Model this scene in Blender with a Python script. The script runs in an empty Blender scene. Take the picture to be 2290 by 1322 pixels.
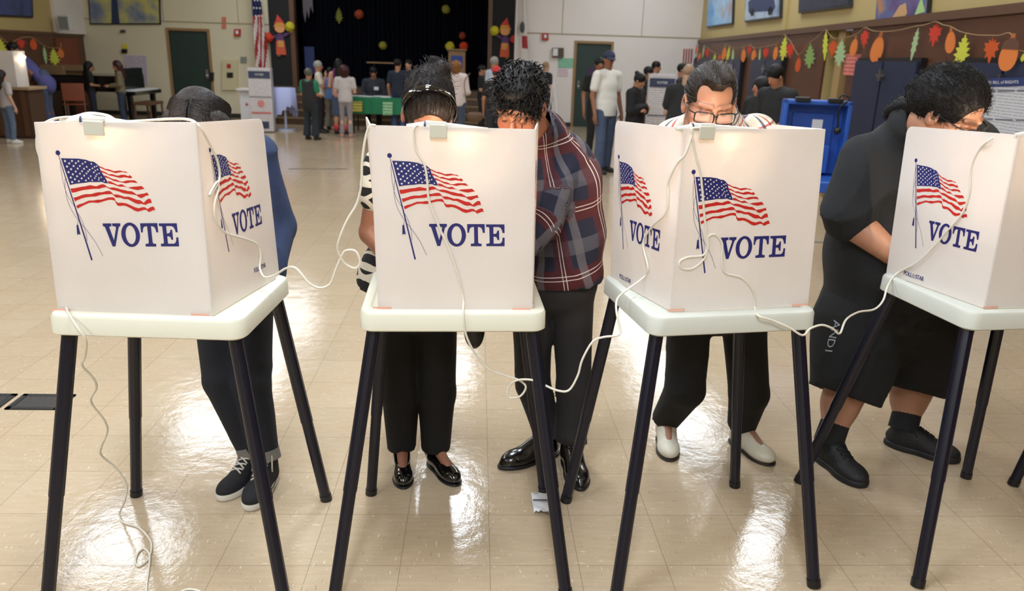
import bpy, bmesh, math, random, json
import numpy as np
from mathutils import Vector, Matrix
from mathutils.geometry import tessellate_polygon
random.seed(7)
SC = bpy.context.scene
COL = SC.collection
# ---------------------------------------------------------------- camera model (photo frame 2290 x 1322)
PW, PH = 2290, 1322
FPX, CAMH, ROLL = 1730.0, 1.665, 0.016
def _cam():
    v = Vector((1072 - PW/2, -(122 - PH/2), -FPX)).normalized()
    up = Vector((math.sin(ROLL), math.cos(ROLL), 0))
    z = (up - v*up.dot(v)).normalized()
    return Matrix((v.cross(z), v, z))          # rows: world axes in camera coordinates
CM = _cam()
CO = Vector((0, 0, CAMH))
def ray(x, y): return CM @ Vector((x - PW/2, -(y - PH/2), -FPX))
def atz(x, y, z=0.0):
    d = ray(x, y); return CO + d*((z - CAMH)/d.z)
def aty(x, y, Y):
    d = ray(x, y); return CO + d*(Y/d.y)
def onplane(x, y, p, n):
    d = ray(x, y); n = Vector(n); return CO + d*((Vector(p) - CO).dot(n)/n.dot(d))
cam = bpy.data.cameras.new('camera'); cam.sensor_width = 36; cam.lens = 36*FPX/PW
cam.clip_start = .05; cam.clip_end = 200
cam.dof.use_dof = True; cam.dof.focus_distance = 2.45; cam.dof.aperture_fstop = 4.0
camo = bpy.data.objects.new('camera', cam); COL.objects.link(camo)
camo.matrix_world = Matrix.Translation(CO) @ CM.to_4x4()
SC.camera = camo
# ---------------------------------------------------------------- materials
def srgb(r, g=None, b=None):
    if g is None: r, g, b = r
    f = lambda c: (c/255/12.92) if c/255 <= .04045 else ((c/255+.055)/1.055)**2.4
    return (f(r), f(g), f(b), 1)
MATS = {}
def mat(name, col=(200,200,200), rough=.6, metal=0, spec=.5, emit=None, es=1, noise=0, nscale=8, bump=0, bscale=60, trans=0, coat=0, attr=None, sheen=0, alpha=1, bstretch=None):
    if name in MATS: return MATS[name]
    m = bpy.data.materials.new(name); m.use_nodes = True; MATS[name] = m
    nt = m.node_tree; b = nt.nodes['Principled BSDF']
    b.inputs['Base Color'].default_value = srgb(col); b.inputs['Roughness'].default_value = rough
    b.inputs['Metallic'].default_value = metal; b.inputs['Specular IOR Level'].default_value = spec
    b.inputs['Coat Weight'].default_value = coat; b.inputs['Coat Roughness'].default_value = .08
    b.inputs['Sheen Weight'].default_value = sheen
    if alpha < 1: b.inputs['Alpha'].default_value = alpha
    if trans: b.inputs['Transmission Weight'].default_value = trans
    if emit: b.inputs['Emission Color'].default_value = srgb(emit); b.inputs['Emission Strength'].default_value = es
    tc = nt.nodes.new('ShaderNodeTexCoord')
    src = None
    if attr:
        a = nt.nodes.new('ShaderNodeAttribute'); a.attribute_name = attr; src = a.outputs['Color']
        nt.links.new(src, b.inputs['Base Color'])
    if noise:
        n = nt.nodes.new('ShaderNodeTexNoise'); n.inputs['Scale'].default_value = nscale; n.inputs['Detail'].default_value = 4
        nt.links.new(tc.outputs['Object'], n.inputs['Vector'])
        mr = nt.nodes.new('ShaderNodeMapRange'); mr.inputs[3].default_value = 1-noise; mr.inputs[4].default_value = 1+noise
        nt.links.new(n.outputs['Fac'], mr.inputs[0])
        mx = nt.nodes.new('ShaderNodeMix'); mx.data_type = 'RGBA'; mx.blend_type = 'MULTIPLY'; mx.inputs[0].default_value = 1
        if src: nt.links.new(src, mx.inputs[6])
        else: mx.inputs[6].default_value = srgb(col)
        nt.links.new(mr.outputs[0], mx.inputs[7]); nt.links.new(mx.outputs[2], b.inputs['Base Color'])
    if bump:
        n = nt.nodes.new('ShaderNodeTexNoise'); n.inputs['Scale'].default_value = bscale; n.inputs['Detail'].default_value = 5
        if bstretch:
            mp = nt.nodes.new('ShaderNodeMapping'); mp.inputs['Scale'].default_value = bstretch
            nt.links.new(tc.outputs['Object'], mp.inputs[0]); nt.links.new(mp.outputs[0], n.inputs['Vector'])
        else: nt.links.new(tc.outputs['Object'], n.inputs['Vector'])
        bp = nt.nodes.new('ShaderNodeBump'); bp.inputs['Strength'].default_value = bump; bp.inputs['Distance'].default_value = .01
        nt.links.new(n.outputs['Fac'], bp.inputs['Height']); nt.links.new(bp.outputs[0], b.inputs['Normal'])
    return m
# ---------------------------------------------------------------- mesh helpers
class MB:
    """collects geometry for one mesh object"""
    def __init__(s): s.v = []; s.f = []; s.mi = []
    def add(s, vs, fs, mi=0):
        o = len(s.v); s.v += [tuple(v) for v in vs]; s.f += [tuple(o+i for i in f) for f in fs]; s.mi += [mi]*len(fs); return s
    def box(s, lo, hi, M=None, mi=0):
        x0,y0,z0 = lo; x1,y1,z1 = hi
        vs = [Vector(p) for p in ((x0,y0,z0),(x1,y0,z0),(x1,y1,z0),(x0,y1,z0),(x0,y0,z1),(x1,y0,z1),(x1,y1,z1),(x0,y1,z1))]
        if M: vs = [M @ v for v in vs]
        return s.add(vs, [(0,3,2,1),(4,5,6,7),(0,1,5,4),(1,2,6,5),(2,3,7,6),(3,0,4,7)], mi)
    def cyl(s, a, b, ra, rb=None, n=16, mi=0, caps=True):
        a = Vector(a); b = Vector(b); rb = ra if rb is None else rb
        d = (b-a).normalized(); u = d.orthogonal().normalized(); w = d.cross(u)
        vs = []
        for p, r in ((a, ra), (b, rb)):
            vs += [p + (u*math.cos(t*2*math.pi/n) + w*math.sin(t*2*math.pi/n))*r for t in range(n)]
        fs = [(i, (i+1) % n, n+(i+1) % n, n+i) for i in range(n)]
        if caps: fs += [tuple(range(n-1, -1, -1)), tuple(range(n, 2*n))]
        return s.add(vs, fs, mi)
    def tube(s, pts, r, n=8, mi=0, taper=None):
        pts = [Vector(p) for p in pts]; N = len(pts); rings = []
        t0 = (pts[1]-pts[0]).normalized(); u = t0.orthogonal().normalized()
        vs = []
        for i, p in enumerate(pts):
            t = (pts[min(i+1,N-1)]-pts[max(i-1,0)]).normalized()
            u = (u - t*u.dot(t)); u = u.normalized() if u.length > 1e-6 else t.orthogonal().normalized()
            w = t.cross(u); rr = r if taper is None else r*taper(i/(N-1))
            vs += [p + (u*math.cos(k*2*math.pi/n) + w*math.sin(k*2*math.pi/n))*rr for k in range(n)]
        fs = [(i*n+k, i*n+(k+1) % n, (i+1)*n+(k+1) % n, (i+1)*n+k) for i in range(N-1) for k in range(n)]
        fs += [tuple(range(n-1,-1,-1)), tuple(range((N-1)*n, N*n))]
        return s.add(vs, fs, mi)
    def sphere(s, c, r, n=12, m=8, mi=0, M=None):
        c = Vector(c); r = (r,r,r) if not hasattr(r,'__len__') else r
        vs = [Vector((0,0,1))]
        for i in range(1, m):
            t = math.pi*i/m
            for k in range(n):
                p = 2*math.pi*k/n; vs.append(Vector((math.sin(t)*math.cos(p), math.sin(t)*math.sin(p), math.cos(t))))
        vs.append(Vector((0,0,-1)))
        vs = [Vector((v.x*r[0], v.y*r[1], v.z*r[2])) for v in vs]
        if M: vs = [M @ v for v in vs]
        vs = [v + c for v in vs]
        fs = [(0, 1+k, 1+(k+1) % n) for k in range(n)]
        for i in range(m-2):
            for k in range(n):
                a = 1+i*n+k; b = 1+i*n+(k+1) % n; fs.append((a, a+n, b+n, b))
        L = len(vs)-1; o = 1+(m-2)*n
        fs += [(L, o+(k+1) % n, o+k) for k in range(n)]
        return s.add(vs, fs, mi)
    def poly(s, loops, f3, th=0.0, n=None, mi=0):
        """flat polygon with holes; f3 maps (u,v)->3D; th thickness along n"""
        P = [[Vector((p[0], p[1], 0)) for p in l] for l in loops]
        tris = tessellate_polygon(P)
        flat = [p for l in P for p in l]
        top = [Vector(f3(p.x, p.y)) for p in flat]
        if not th: return s.add(top, [tuple(t) for t in tris], mi)
        nn = Vector(n)*th; N = len(top)
        fs = [tuple(t) for t in tris] + [tuple(i+N for i in reversed(t)) for t in tris]
        o = 0
        for l in P:
            k = len(l); fs += [(o+i, o+(i+1) % k, N+o+(i+1) % k, N+o+i) for i in range(k)]; o += k
        return s.add([t+nn for t in top]+[t for t in top], fs, mi)
    def build(s, name, mats, parent=None, smooth=False, bevel=0, sub=0, recalc=True, auto=None, flatnorm=False):
        me = bpy.data.meshes.new(name); me.from_pydata(s.v, [], s.f)
        for m in (mats if isinstance(mats, (list,tuple)) else [mats]): me.materials.append(m)
        if len(set(s.mi)) > 1: me.polygons.foreach_set('material_index', s.mi)
        if recalc:
            bm = bmesh.new(); bm.from_mesh(me); bmesh.ops.recalc_face_normals(bm, faces=bm.faces); bm.to_mesh(me); bm.free()
        o = bpy.data.objects.new(name, me); COL.objects.link(o)
        if bevel:
            md = o.modifiers.new('bevel', 'BEVEL'); md.width = bevel; md.segments = 3; md.limit_method = 'ANGLE'; smooth = True
        if smooth:
            for p in me.polygons: p.use_smooth = True
            if auto is not None or bevel: me.set_sharp_from_angle(angle=auto or math.radians(40))
        if parent: o.parent = parent
        return o
def tag(o, label=None, cat=None, group=None, kind=None):
    if label: o['label'] = label
    if cat: o['category'] = cat
    if group: o['group'] = group
    if kind: o['kind'] = kind
    return o
def empty(name, loc, rz=0, label=None, cat=None, group=None):
    o = bpy.data.objects.new(name, None); COL.objects.link(o); o.location = loc; o.rotation_euler = (0,0,rz)
    o.empty_display_size = .1
    return tag(o, label, cat, group)
def child(o, root):
    """parent a mesh built in world space to an Empty placed without scale"""
    o.parent = root; o.matrix_parent_inverse = (Matrix.Translation(root.location) @ root.rotation_euler.to_matrix().to_4x4()).inverted(); return o
def copy_tree(o, parent=None):
    c = o.copy(); COL.objects.link(c)
    if parent: c.parent = parent
    for ch in list(o.children): copy_tree(ch, c)
    return c
def text_geo(txt, size=1, spacing=1.0, res=3):
    cu = bpy.data.curves.new('t', 'FONT'); cu.body = txt; cu.size = size; cu.resolution_u = res; cu.space_character = spacing
    cu.align_x = 'CENTER'; cu.align_y = 'CENTER'
    o = bpy.data.objects.new('t', cu); COL.objects.link(o)
    dg = bpy.context.evaluated_depsgraph_get(); dg.update()
    me = o.evaluated_get(dg).to_mesh()
    vs = [tuple(v.co) for v in me.vertices]; fs = [tuple(p.vertices) for p in me.polygons]
    o.evaluated_get(dg).to_mesh_clear(); bpy.data.objects.remove(o); bpy.data.curves.remove(cu)
    return vs, fs
def spline(pts, n=6):
    """Catmull-Rom through 3D points"""
    P = [Vector(p) for p in pts]; P = [P[0]*2-P[1]] + P + [P[-1]*2-P[-2]]; out = []
    for i in range(1, len(P)-2):
        a,b,c,d = P[i-1:i+3]
        for k in range(n):
            t = k/n
            out.append(.5*((2*b)+(c-a)*t+(2*a-5*b+4*c-d)*t*t+(3*b-a-3*c+d)*t**3))
    out.append(P[-2]); return out
# ---------------------------------------------------------------- implicit surfaces (for figures)
def axis(lo, hi, h, fine=None):
    if not fine: return np.arange(lo, hi+h, h, dtype=np.float64)
    a, b, hf = fine
    out = [lo]
    while out[-1] < hi:
        x = out[-1]; out.append(x + (hf if a-hf <= x <= b else h))
        if x < a and out[-1] > a: out[-1] = a
    return np.array(out)
class Vol:
    def __init__(s, lo, hi, h, fine=None):
        """fine = (lo, hi, hf): box meshed with a finer step"""
        s.ax = [axis(lo[i], hi[i], h, None if fine is None else (fine[0][i], fine[1][i], fine[2])) for i in range(3)]
        s.D = np.full([len(a) for a in s.ax], 1.0, np.float32)
    def _reg(s, lo, hi):
        sl = []
        for i in range(3):
            a = max(0, np.searchsorted(s.ax[i], lo[i])-1); b = min(len(s.ax[i]), np.searchsorted(s.ax[i], hi[i])+1); sl.append(slice(a, max(a,b)))
        X = s.ax[0][sl[0], None, None] if False else s.ax[0][sl[0]][:,None,None]
        return tuple(sl), X, s.ax[1][sl[1]][None,:,None], s.ax[2][sl[2]][None,None,:]
    def _mix(s, sl, d, k, op):
        D = s.D[sl]; d = d.astype(np.float32)
        if op == 'sub': D = -D; 
        if op == 'int': D = -D; d = -d
        if k > 0:
            h = np.clip(.5+.5*(D-d)/k, 0, 1); r = D*(1-h)+d*h-k*h*(1-h)
        else: r = np.minimum(D, d)
        s.D[sl] = r if op == 'u' else -r
    def cone(s, a, b, ra, rb, k=.02, fl=None, f=1, op='u'):
        a = np.array(a, float); b = np.array(b, float); R = max(ra, rb)+k+.03
        sl, X, Y, Z = s._reg(np.minimum(a,b)-R, np.maximum(a,b)+R)
        ba = b-a; L2 = max(ba.dot(ba), 1e-9)
        px, py, pz = X-a[0], Y-a[1], Z-a[2]
        t = np.clip((px*ba[0]+py*ba[1]+pz*ba[2])/L2, 0, 1)
        qx, qy, qz = px-t*ba[0], py-t*ba[1], pz-t*ba[2]
        if fl is not None:
            fl = np.array(fl, float); fl /= np.linalg.norm(fl); c = (qx*fl[0]+qy*fl[1]+qz*fl[2])*(1/f-1)
            qx, qy, qz = qx+c*fl[0], qy+c*fl[1], qz+c*fl[2]
        d = np.sqrt(qx*qx+qy*qy+qz*qz)-(ra+(rb-ra)*t)
        s._mix(sl, d, k, op); return s
    def ell(s, c, r, M=None, k=.02, op='u'):
        """M: 3x3 rows = local axes in world"""
        c = np.array(c, float); R = max(r)+k+.03
        sl, X, Y, Z = s._reg(c-R, c+R); px, py, pz = X-c[0], Y-c[1], Z-c[2]
        if M is None: l = (px, py, pz)
        else: l = [px*M[i][0]+py*M[i][1]+pz*M[i][2] for i in range(3)]
        q = [l[i]/r[i] for i in range(3)]
        k0 = np.sqrt(q[0]**2+q[1]**2+q[2]**2)+1e-9; k1 = np.sqrt((q[0]/r[0])**2+(q[1]/r[1])**2+(q[2]/r[2])**2)+1e-9
        s._mix(sl, k0*(k0-1)/k1, k, op); return s
    def half(s, p, n, k=.005, op='int'):
        """keep the side n points away from"""
        sl, X, Y, Z = s._reg([-99]*3, [99]*3)
        n = np.array(n, float); n /= np.linalg.norm(n); p = np.array(p, float)
        d = (X-p[0])*n[0]+(Y-p[1])*n[1]+(Z-p[2])*n[2]+0*s.D[sl]
        s._mix(sl, d, k, op); return s
    def disp(s, fn):
        X, Y, Z = s.ax[0][:,None,None], s.ax[1][None,:,None], s.ax[2][None,None,:]
        s.D = s.D+np.asarray(fn(X,Y,Z), np.float32); return s
    def mesh(s):
        D = s.D; D[0]=D[-1]=1; D[:,0]=D[:,-1]=1; D[:,:,0]=D[:,:,-1]=1
        ins = D < 0
        nx, ny, nz = D.shape
        c = ins[:-1,:-1,:-1].astype(np.int8)
        cnt = np.zeros((nx-1,ny-1,nz-1), np.int8)
        for i in (0,1):
            for j in (0,1):
                for k in (0,1): cnt += ins[i:nx-1+i, j:ny-1+j, k:nz-1+k]
        act = (cnt > 0) & (cnt < 8)
        idx = -np.ones(act.shape, np.int64); cells = np.argwhere(act); idx[act] = np.arange(len(cells))
        acc = np.zeros((len(cells),3)); n = np.zeros(len(cells))
        I, J, K = cells.T
        cor = [(i,j,k) for i in (0,1) for j in (0,1) for k in (0,1)]
        for a in cor:
            for ax in range(3):
                if a[ax]: continue
                b = list(a); b[ax] = 1
                da = D[I+a[0],J+a[1],K+a[2]]; db = D[I+b[0],J+b[1],K+b[2]]
                m = (da < 0) != (db < 0)
                t = np.where(m, da/(da-db+1e-12), 0)
                pa = np.stack([s.ax[q][cells[:,q]+a[q]] for q in range(3)], 1); pb = np.stack([s.ax[q][cells[:,q]+b[q]] for q in range(3)], 1)
                acc += np.where(m[:,None], pa+(pb-pa)*t[:,None], 0); n += m
        V = acc/n[:,None]
        F = []
        for ax in range(3):
            u, v = (ax+1) % 3, (ax+2) % 3
            s0 = [slice(None)]*3; s1 = [slice(None)]*3; s0[ax] = slice(0,-1); s1[ax] = slice(1,None)
            e = ins[tuple(s0)] != ins[tuple(s1)]
            fl = ins[tuple(s0)]
            E = np.argwhere(e)
            ok = (E[:,u] > 0) & (E[:,v] > 0) & (E[:,u] < D.shape[u]-1) & (E[:,v] < D.shape[v]-1)
            E = E[ok]; g = fl[tuple(E.T)]
            def at(du, dv):
                Q = E.copy(); Q[:,u] += du; Q[:,v] += dv; return idx[tuple(Q.T)]
            q = np.stack([at(-1,-1), at(0,-1), at(0,0), at(-1,0)], 1)
            q[~g] = q[~g][:, ::-1]
            F.append(q)
        return V, np.concatenate(F)
def npmesh(name, V, F, mats, parent=None, col=None, pc=None, smooth=True, mi=None):
    me = bpy.data.meshes.new(name)
    me.vertices.add(len(V)); me.vertices.foreach_set('co', np.asarray(V, np.float32).ravel())
    k = F.shape[1]; me.loops.add(F.size); me.loops.foreach_set('vertex_index', F.ravel().astype(np.int32))
    me.polygons.add(len(F)); me.polygons.foreach_set('loop_start', np.arange(0, F.size, k, dtype=np.int32))
    me.update(calc_edges=True); me.validate()
    for m in (mats if isinstance(mats, (list,tuple)) else [mats]): me.materials.append(m)
    if smooth: me.polygons.foreach_set('use_smooth', np.ones(len(me.polygons), bool))
    if mi is not None: me.polygons.foreach_set('material_index', mi)
    if col is not None:
        a = me.color_attributes.new('Col', 'FLOAT_COLOR', 'POINT')
        a.data.foreach_set('color', np.concatenate([col, np.ones((len(V),1))], 1).astype(np.float32).ravel())
    if pc is not None:
        a = me.attributes.new('pc', 'FLOAT_VECTOR', 'POINT'); a.data.foreach_set('vector', pc.astype(np.float32).ravel())
    o = bpy.data.objects.new(name, me); COL.objects.link(o)
    if parent: o.parent = parent
    return o
# ================================================================ ROOM
def nodes(m):
    nt = m.node_tree; return nt, nt.nodes['Principled BSDF']
def nmath(nt, op, a, b=None, c=None):
    n = nt.nodes.new('ShaderNodeMath'); n.operation = op
    for i, v in enumerate((a, b, c)):
        if v is None: continue
        if isinstance(v, (int, float)): n.inputs[i].default_value = v
        else: nt.links.new(v, n.inputs[i])
    return n.outputs[0]
def nmix(nt, f, a, b, mode='MIX'):
    n = nt.nodes.new('ShaderNodeMix'); n.data_type = 'RGBA'; n.blend_type = mode
    for k, v in ((0, f), (6, a), (7, b)):
        if isinstance(v, (int, float)): n.inputs[k].default_value = v
        elif isinstance(v, tuple): n.inputs[k].default_value = v
        else: nt.links.new(v, n.inputs[k])
    return n.outputs[2]
def floor_material():
    m = mat('vinyl_tile', (182,160,130), rough=.16, spec=.5)
    nt, b = nodes(m); tc = nt.nodes.new('ShaderNodeTexCoord'); sp = nt.nodes.new('ShaderNodeSeparateXYZ')
    nt.links.new(tc.outputs['Object'], sp.inputs[0])
    u = nmath(nt, 'DIVIDE', nmath(nt, 'SUBTRACT', sp.outputs[0], .064), .3048)
    v = nmath(nt, 'DIVIDE', nmath(nt, 'SUBTRACT', sp.outputs[1], 2.249), .3048)
    fu = nmath(nt, 'FRACT', u); fv = nmath(nt, 'FRACT', v)
    iu = nmath(nt, 'FLOOR', u); iv = nmath(nt, 'FLOOR', v)
    du = nmath(nt, 'ABSOLUTE', nmath(nt, 'SUBTRACT', fu, .5)); dv = nmath(nt, 'ABSOLUTE', nmath(nt, 'SUBTRACT', fv, .5))
    edge = nmath(nt, 'GREATER_THAN', nmath(nt, 'MAXIMUM', du, dv), .4965)
    cmb = nt.nodes.new('ShaderNodeCombineXYZ'); nt.links.new(iu, cmb.inputs[0]); nt.links.new(iv, cmb.inputs[1])
    wn = nt.nodes.new('ShaderNodeTexWhiteNoise'); nt.links.new(cmb.outputs[0], wn.inputs['Vector'])
    # streaky flecks, turned per tile
    par = nmath(nt, 'GREATER_THAN', wn.outputs['Value'], .5)
    def fleck(sx, sy, lo, hi, ang, scale=1):
        mp = nt.nodes.new('ShaderNodeMapping'); mp.inputs['Scale'].default_value = (sx, sy, 1); mp.inputs['Rotation'].default_value = (0,0,ang)
        nt.links.new(tc.outputs['Object'], mp.inputs[0])
        n = nt.nodes.new('ShaderNodeTexNoise'); n.inputs['Scale'].default_value = scale; n.inputs['Detail'].default_value = 3
        nt.links.new(mp.outputs[0], n.inputs['Vector'])
        mr = nt.nodes.new('ShaderNodeMapRange'); mr.inputs[1].default_value = lo; mr.inputs[2].default_value = hi; mr.clamp = True
        nt.links.new(n.outputs['Fac'], mr.inputs[0]); return mr.outputs[0]
    light = nmath(nt, 'MULTIPLY', fleck(22, 110, .66, .70, .35), par)
    light2 = nmath(nt, 'MULTIPLY', fleck(110, 25, .66, .70, .5), nmath(nt, 'SUBTRACT', 1, par))
    dark = nmath(nt, 'MULTIPLY', fleck(120, 30, .655, .70, -.4), nmath(nt, 'SUBTRACT', 1, par))
    dark2 = nmath(nt, 'MULTIPLY', fleck(28, 120, .655, .70, .1), par)
    base = nmix(nt, wn.outputs['Value'], srgb(182,163,136), srgb(190,171,145))
    cl = fleck(3, 3, .3, .7, 0)
    base = nmix(nt, nmath(nt, 'MULTIPLY', cl, .5), base, srgb(184,158,126))
    st = fleck(9, 60, .35, .7, .2)
    base = nmix(nt, nmath(nt, 'MULTIPLY', st, .35), base, srgb(200,182,154))
    base = nmix(nt, nmath(nt, 'MULTIPLY', nmath(nt, 'ADD', light, light2), .65), base, srgb(226,214,190))
    base = nmix(nt, nmath(nt, 'MULTIPLY', nmath(nt, 'ADD', dark, dark2), .5), base, srgb(138,112,78))
    base = nmix(nt, nmath(nt, 'MULTIPLY', edge, .6), base, srgb(96,78,58))
    nt.links.new(base, b.inputs['Base Color'])
    n = nt.nodes.new('ShaderNodeTexNoise'); n.inputs['Scale'].default_value = 9; n.inputs['Detail'].default_value = 6; n.inputs['Roughness'].default_value = .62
    nt.links.new(tc.outputs['Object'], n.inputs['Vector'])
    bp = nt.nodes.new('ShaderNodeBump'); bp.inputs['Strength'].default_value = .10; bp.inputs['Distance'].default_value = .02
    h = nmath(nt, 'SUBTRACT', n.outputs['Fac'], nmath(nt, 'MULTIPLY', edge, .3))
    nt.links.new(h, bp.inputs['Height']); nt.links.new(bp.outputs[0], b.inputs['Normal'])
    mr = nt.nodes.new('ShaderNodeMapRange'); mr.inputs[3].default_value = .06; mr.inputs[4].default_value = .15
    nt.links.new(n.outputs['Fac'], mr.inputs[0]); nt.links.new(mr.outputs[0], b.inputs['Roughness'])
    return m
def struct(name, mb, m, **k): return tag(mb.build(name, m, **k), kind='structure')
ZC = 4.5; YB = 19.8; YR = -7.0
RWX = lambda Y: 3.62 + .0903*Y
LWX = lambda Y: -9.45 + .02*(YB-Y)
fl = MB(); fl.add([(-10.2,YR-.3,0),(6.2,YR-.3,0),(6.2,22.3,0),(-10.2,22.3,0)], [(0,1,2,3)])
struct('floor', fl, floor_material())
plaster = mat('cream_wall_paint', (214,206,178), rough=.55, noise=.03, nscale=3, bump=.1, bscale=40)
whitewall = mat('pale_wall_paint', (230,222,216), rough=.5, noise=.03, nscale=3, bump=.1, bscale=40)
tanwall = mat('tan_wall_paint', (182,162,108), rough=.6, noise=.03, nscale=3)
brown = mat('brown_wood_panelling', (88,52,32), rough=.45, noise=.12, nscale=6)
darkwood = mat('dark_wood_trim', (92,62,42), rough=.45, noise=.1, nscale=10)
lightwood = mat('oak_trim', (150,118,78), rough=.5, noise=.1, nscale=10)
ceilp = mat('ceiling_white', (215,210,200), rough=.8)
struct('ceiling', MB().box((-10.2,YR-.3,ZC),(6.2,22.3,ZC+.1)), ceilp)
DL = (aty(379,92,YB).x, aty(465,92,YB).x); DR = (aty(1290,102,YB).x, aty(1367,102,YB).x)   # the two back doors
DH = 2.0
X0, X1, X2, X3 = -5.02, -4.39, .20, .87   # stage surround
w = MB()
for a, b in ((LWX(YB)-.2, DL[0]), (DL[1], X0)): w.box((a,YB,0),(b,YB+.15,ZC))
w.box((DL[0],YB,DH),(DL[1],YB+.15,ZC))
struct('wall_back', w, plaster)
w = MB()
for a, b in ((X3, DR[0]), (DR[1], RWX(YB)+.3)): w.box((a,YB,0),(b,YB+.15,ZC))
w.box((DR[0],YB,DH),(DR[1],YB+.15,ZC))
struct('wall_back.001', w, whitewall)
seam = mat('wall_seam', (165,152,120), rough=.6)
for a, b in ((LWX(YB), X0), (X3, RWX(YB))): struct('trim_1', MB().box((a,YB-.012,2.19),(b,YB,2.215)), seam)
for x in (-5.75, -7.5, 3.95, 2.0): struct('trim_2', MB().box((x-.008,YB-.008,2.2),(x+.008,YB,ZC)), seam)
base = mat('black_baseboard', (40,38,36), rough=.5)
for k, (a, b) in enumerate(((LWX(YB), DL[0]-.05), (DL[1]+.05, X0), (X3, DR[0]-.05), (DR[1]+.05, RWX(YB)))):
    struct('baseboard_back', MB().box((a,YB-.02,0),(b,YB,.1)), base)
green = mat('dark_green_door', (38,58,54), rough=.45)
chrome = mat('chrome', (200,200,205), rough=.2, metal=1)
black = mat('black_plastic', (18,18,20), rough=.4)
for n, (a, b), hx in (('door_1', DL, 1), ('door_2', DR, -1)):
    d = struct(n, MB().box((a,YB+.03,0),(b,YB+.08,DH)), green)
    fr = MB().box((a-.06,YB-.025,0),(a,YB+.03,DH+.06)).box((b,YB-.025,0),(b+.06,YB+.03,DH+.06)).box((a,YB-.025,DH),(b,YB+.03,DH+.06)).build('door_frame', lightwood, d)
    x = b-.09 if hx > 0 else a+.09
    MB().box((x-.03,YB+.015,.92),(x+.03,YB+.03,1.12)).cyl((x,YB+.03,.98),(x,YB-.03,.98),.022).sphere((x,YB-.03,.98),.03).build('door_handle', chrome, d, smooth=True, auto=.6)
    if hx < 0: MB().box((a+.3,YB+.018,1.2),(a+.5,YB+.03,1.45)).build('notice', mat('purple_notice', (70,40,80)), d)
# right wall: brown panelling below a tan upper wall
def rw_local(t, z, off=0.0):
    Y = t; n = Vector((-1, .0903, 0)).normalized(); return Vector((RWX(Y), Y, z)) + n*off
RN = Vector((-1, .0903, 0)).normalized()
def RW(x, y, off=0.0):
    p = onplane(x, y, (RWX(0), 0, 0), RN); 
    if off: p = onplane(x, y, Vector((RWX(0),0,0))+RN*off, RN)
    return p
ZT = 2.12
def rwbox(Ya, Yb, z0, z1, off0, off1, mb=None):
    mb = mb or MB(); P = [rw_local(Y, z, o) for o in (off0, off1) for z in (z0, z1) for Y in (Ya, Yb)]
    return mb.add(P, [(0,1,3,2),(4,6,7,5),(0,4,5,1),(2,3,7,6),(0,2,6,4),(1,5,7,3)])
YD = (RW(1838,200).y, RW(1893,200).y)     # doorway recess in the right wall
YD = (min(YD), max(YD))
struct('wall_right', rwbox(YR, YD[0], 0, ZC, -.2, 0, rwbox(YD[1], YB, 0, ZC, -.2, 0, rwbox(YD[0], YD[1], ZT, ZC, -.2, 0))), tanwall)
w = rwbox(YR, YD[0], 0, ZT-.03, 0, .03, rwbox(YD[1], YB, 0, ZT-.03, 0, .03)); struct('trim_3', w, brown)
struct('trim_4', rwbox(YR, YB, ZT-.03, ZT+.045, 0, .06), darkwood)
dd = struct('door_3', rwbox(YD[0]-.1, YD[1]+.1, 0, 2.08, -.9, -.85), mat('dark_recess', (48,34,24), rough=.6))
mid = RW(1858,200).y
rwbox(mid-.18, mid+.05, 0, 2.08, -.45, -.02).build('door_frame', mat('tan_jamb', (170,140,92), rough=.5), dd)
rwbox(YD[0], mid-.2, 0, 2.0, -.3, -.25).build('door_leaf', mat('grey_green_door', (62,68,56), rough=.5), dd)
for y in (RW(1760,40).y, RW(1965,20).y): struct('trim_5', rwbox(y-.03, y+.03, ZT, ZC, 0, .03), tanwall)
# left wall
def lwbox(Ya, Yb, z0, z1, o0, o1, mb=None):
    mb = mb or MB(); return mb.add([(LWX(Y)+o, Y, z) for o in (o0, o1) for z in (z0, z1) for Y in (Ya, Yb)], [(0,1,3,2),(4,6,7,5),(0,4,5,1),(2,3,7,6),(0,2,6,4),(1,5,7,3)])
struct('wall_left', lwbox(YR, YB, 0, ZC, -.2, 0), tanwall)
struct('trim_6', lwbox(YR, YB, 0, 1.80, 0, .03), brown)
struct('trim_7', lwbox(YR, YB, 1.80, 1.86, 0, .06), darkwood)
def LW(x, y, off=0.05): return onplane(x, y, (LWX(YB)+off, YB, 0), Vector((1, .02, 0)).normalized())
struct('door_4', lwbox(LW(128,120).y, LW(176,120).y, 0, 1.74, .03, .05), mat('rust_door', (120,52,30), rough=.5))
struct('wall_rear', MB().box((-10.2,YR-.3,0),(6.2,YR,ZC)), tanwall)
# soffit box in the left back corner
p = aty(122,75,YB); q = aty(192,78,YB)
struct('trim_8', MB().box((LWX(YB),YB-1.3,p.z),(q.x,YB,ZC)), whitewall)
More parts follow.
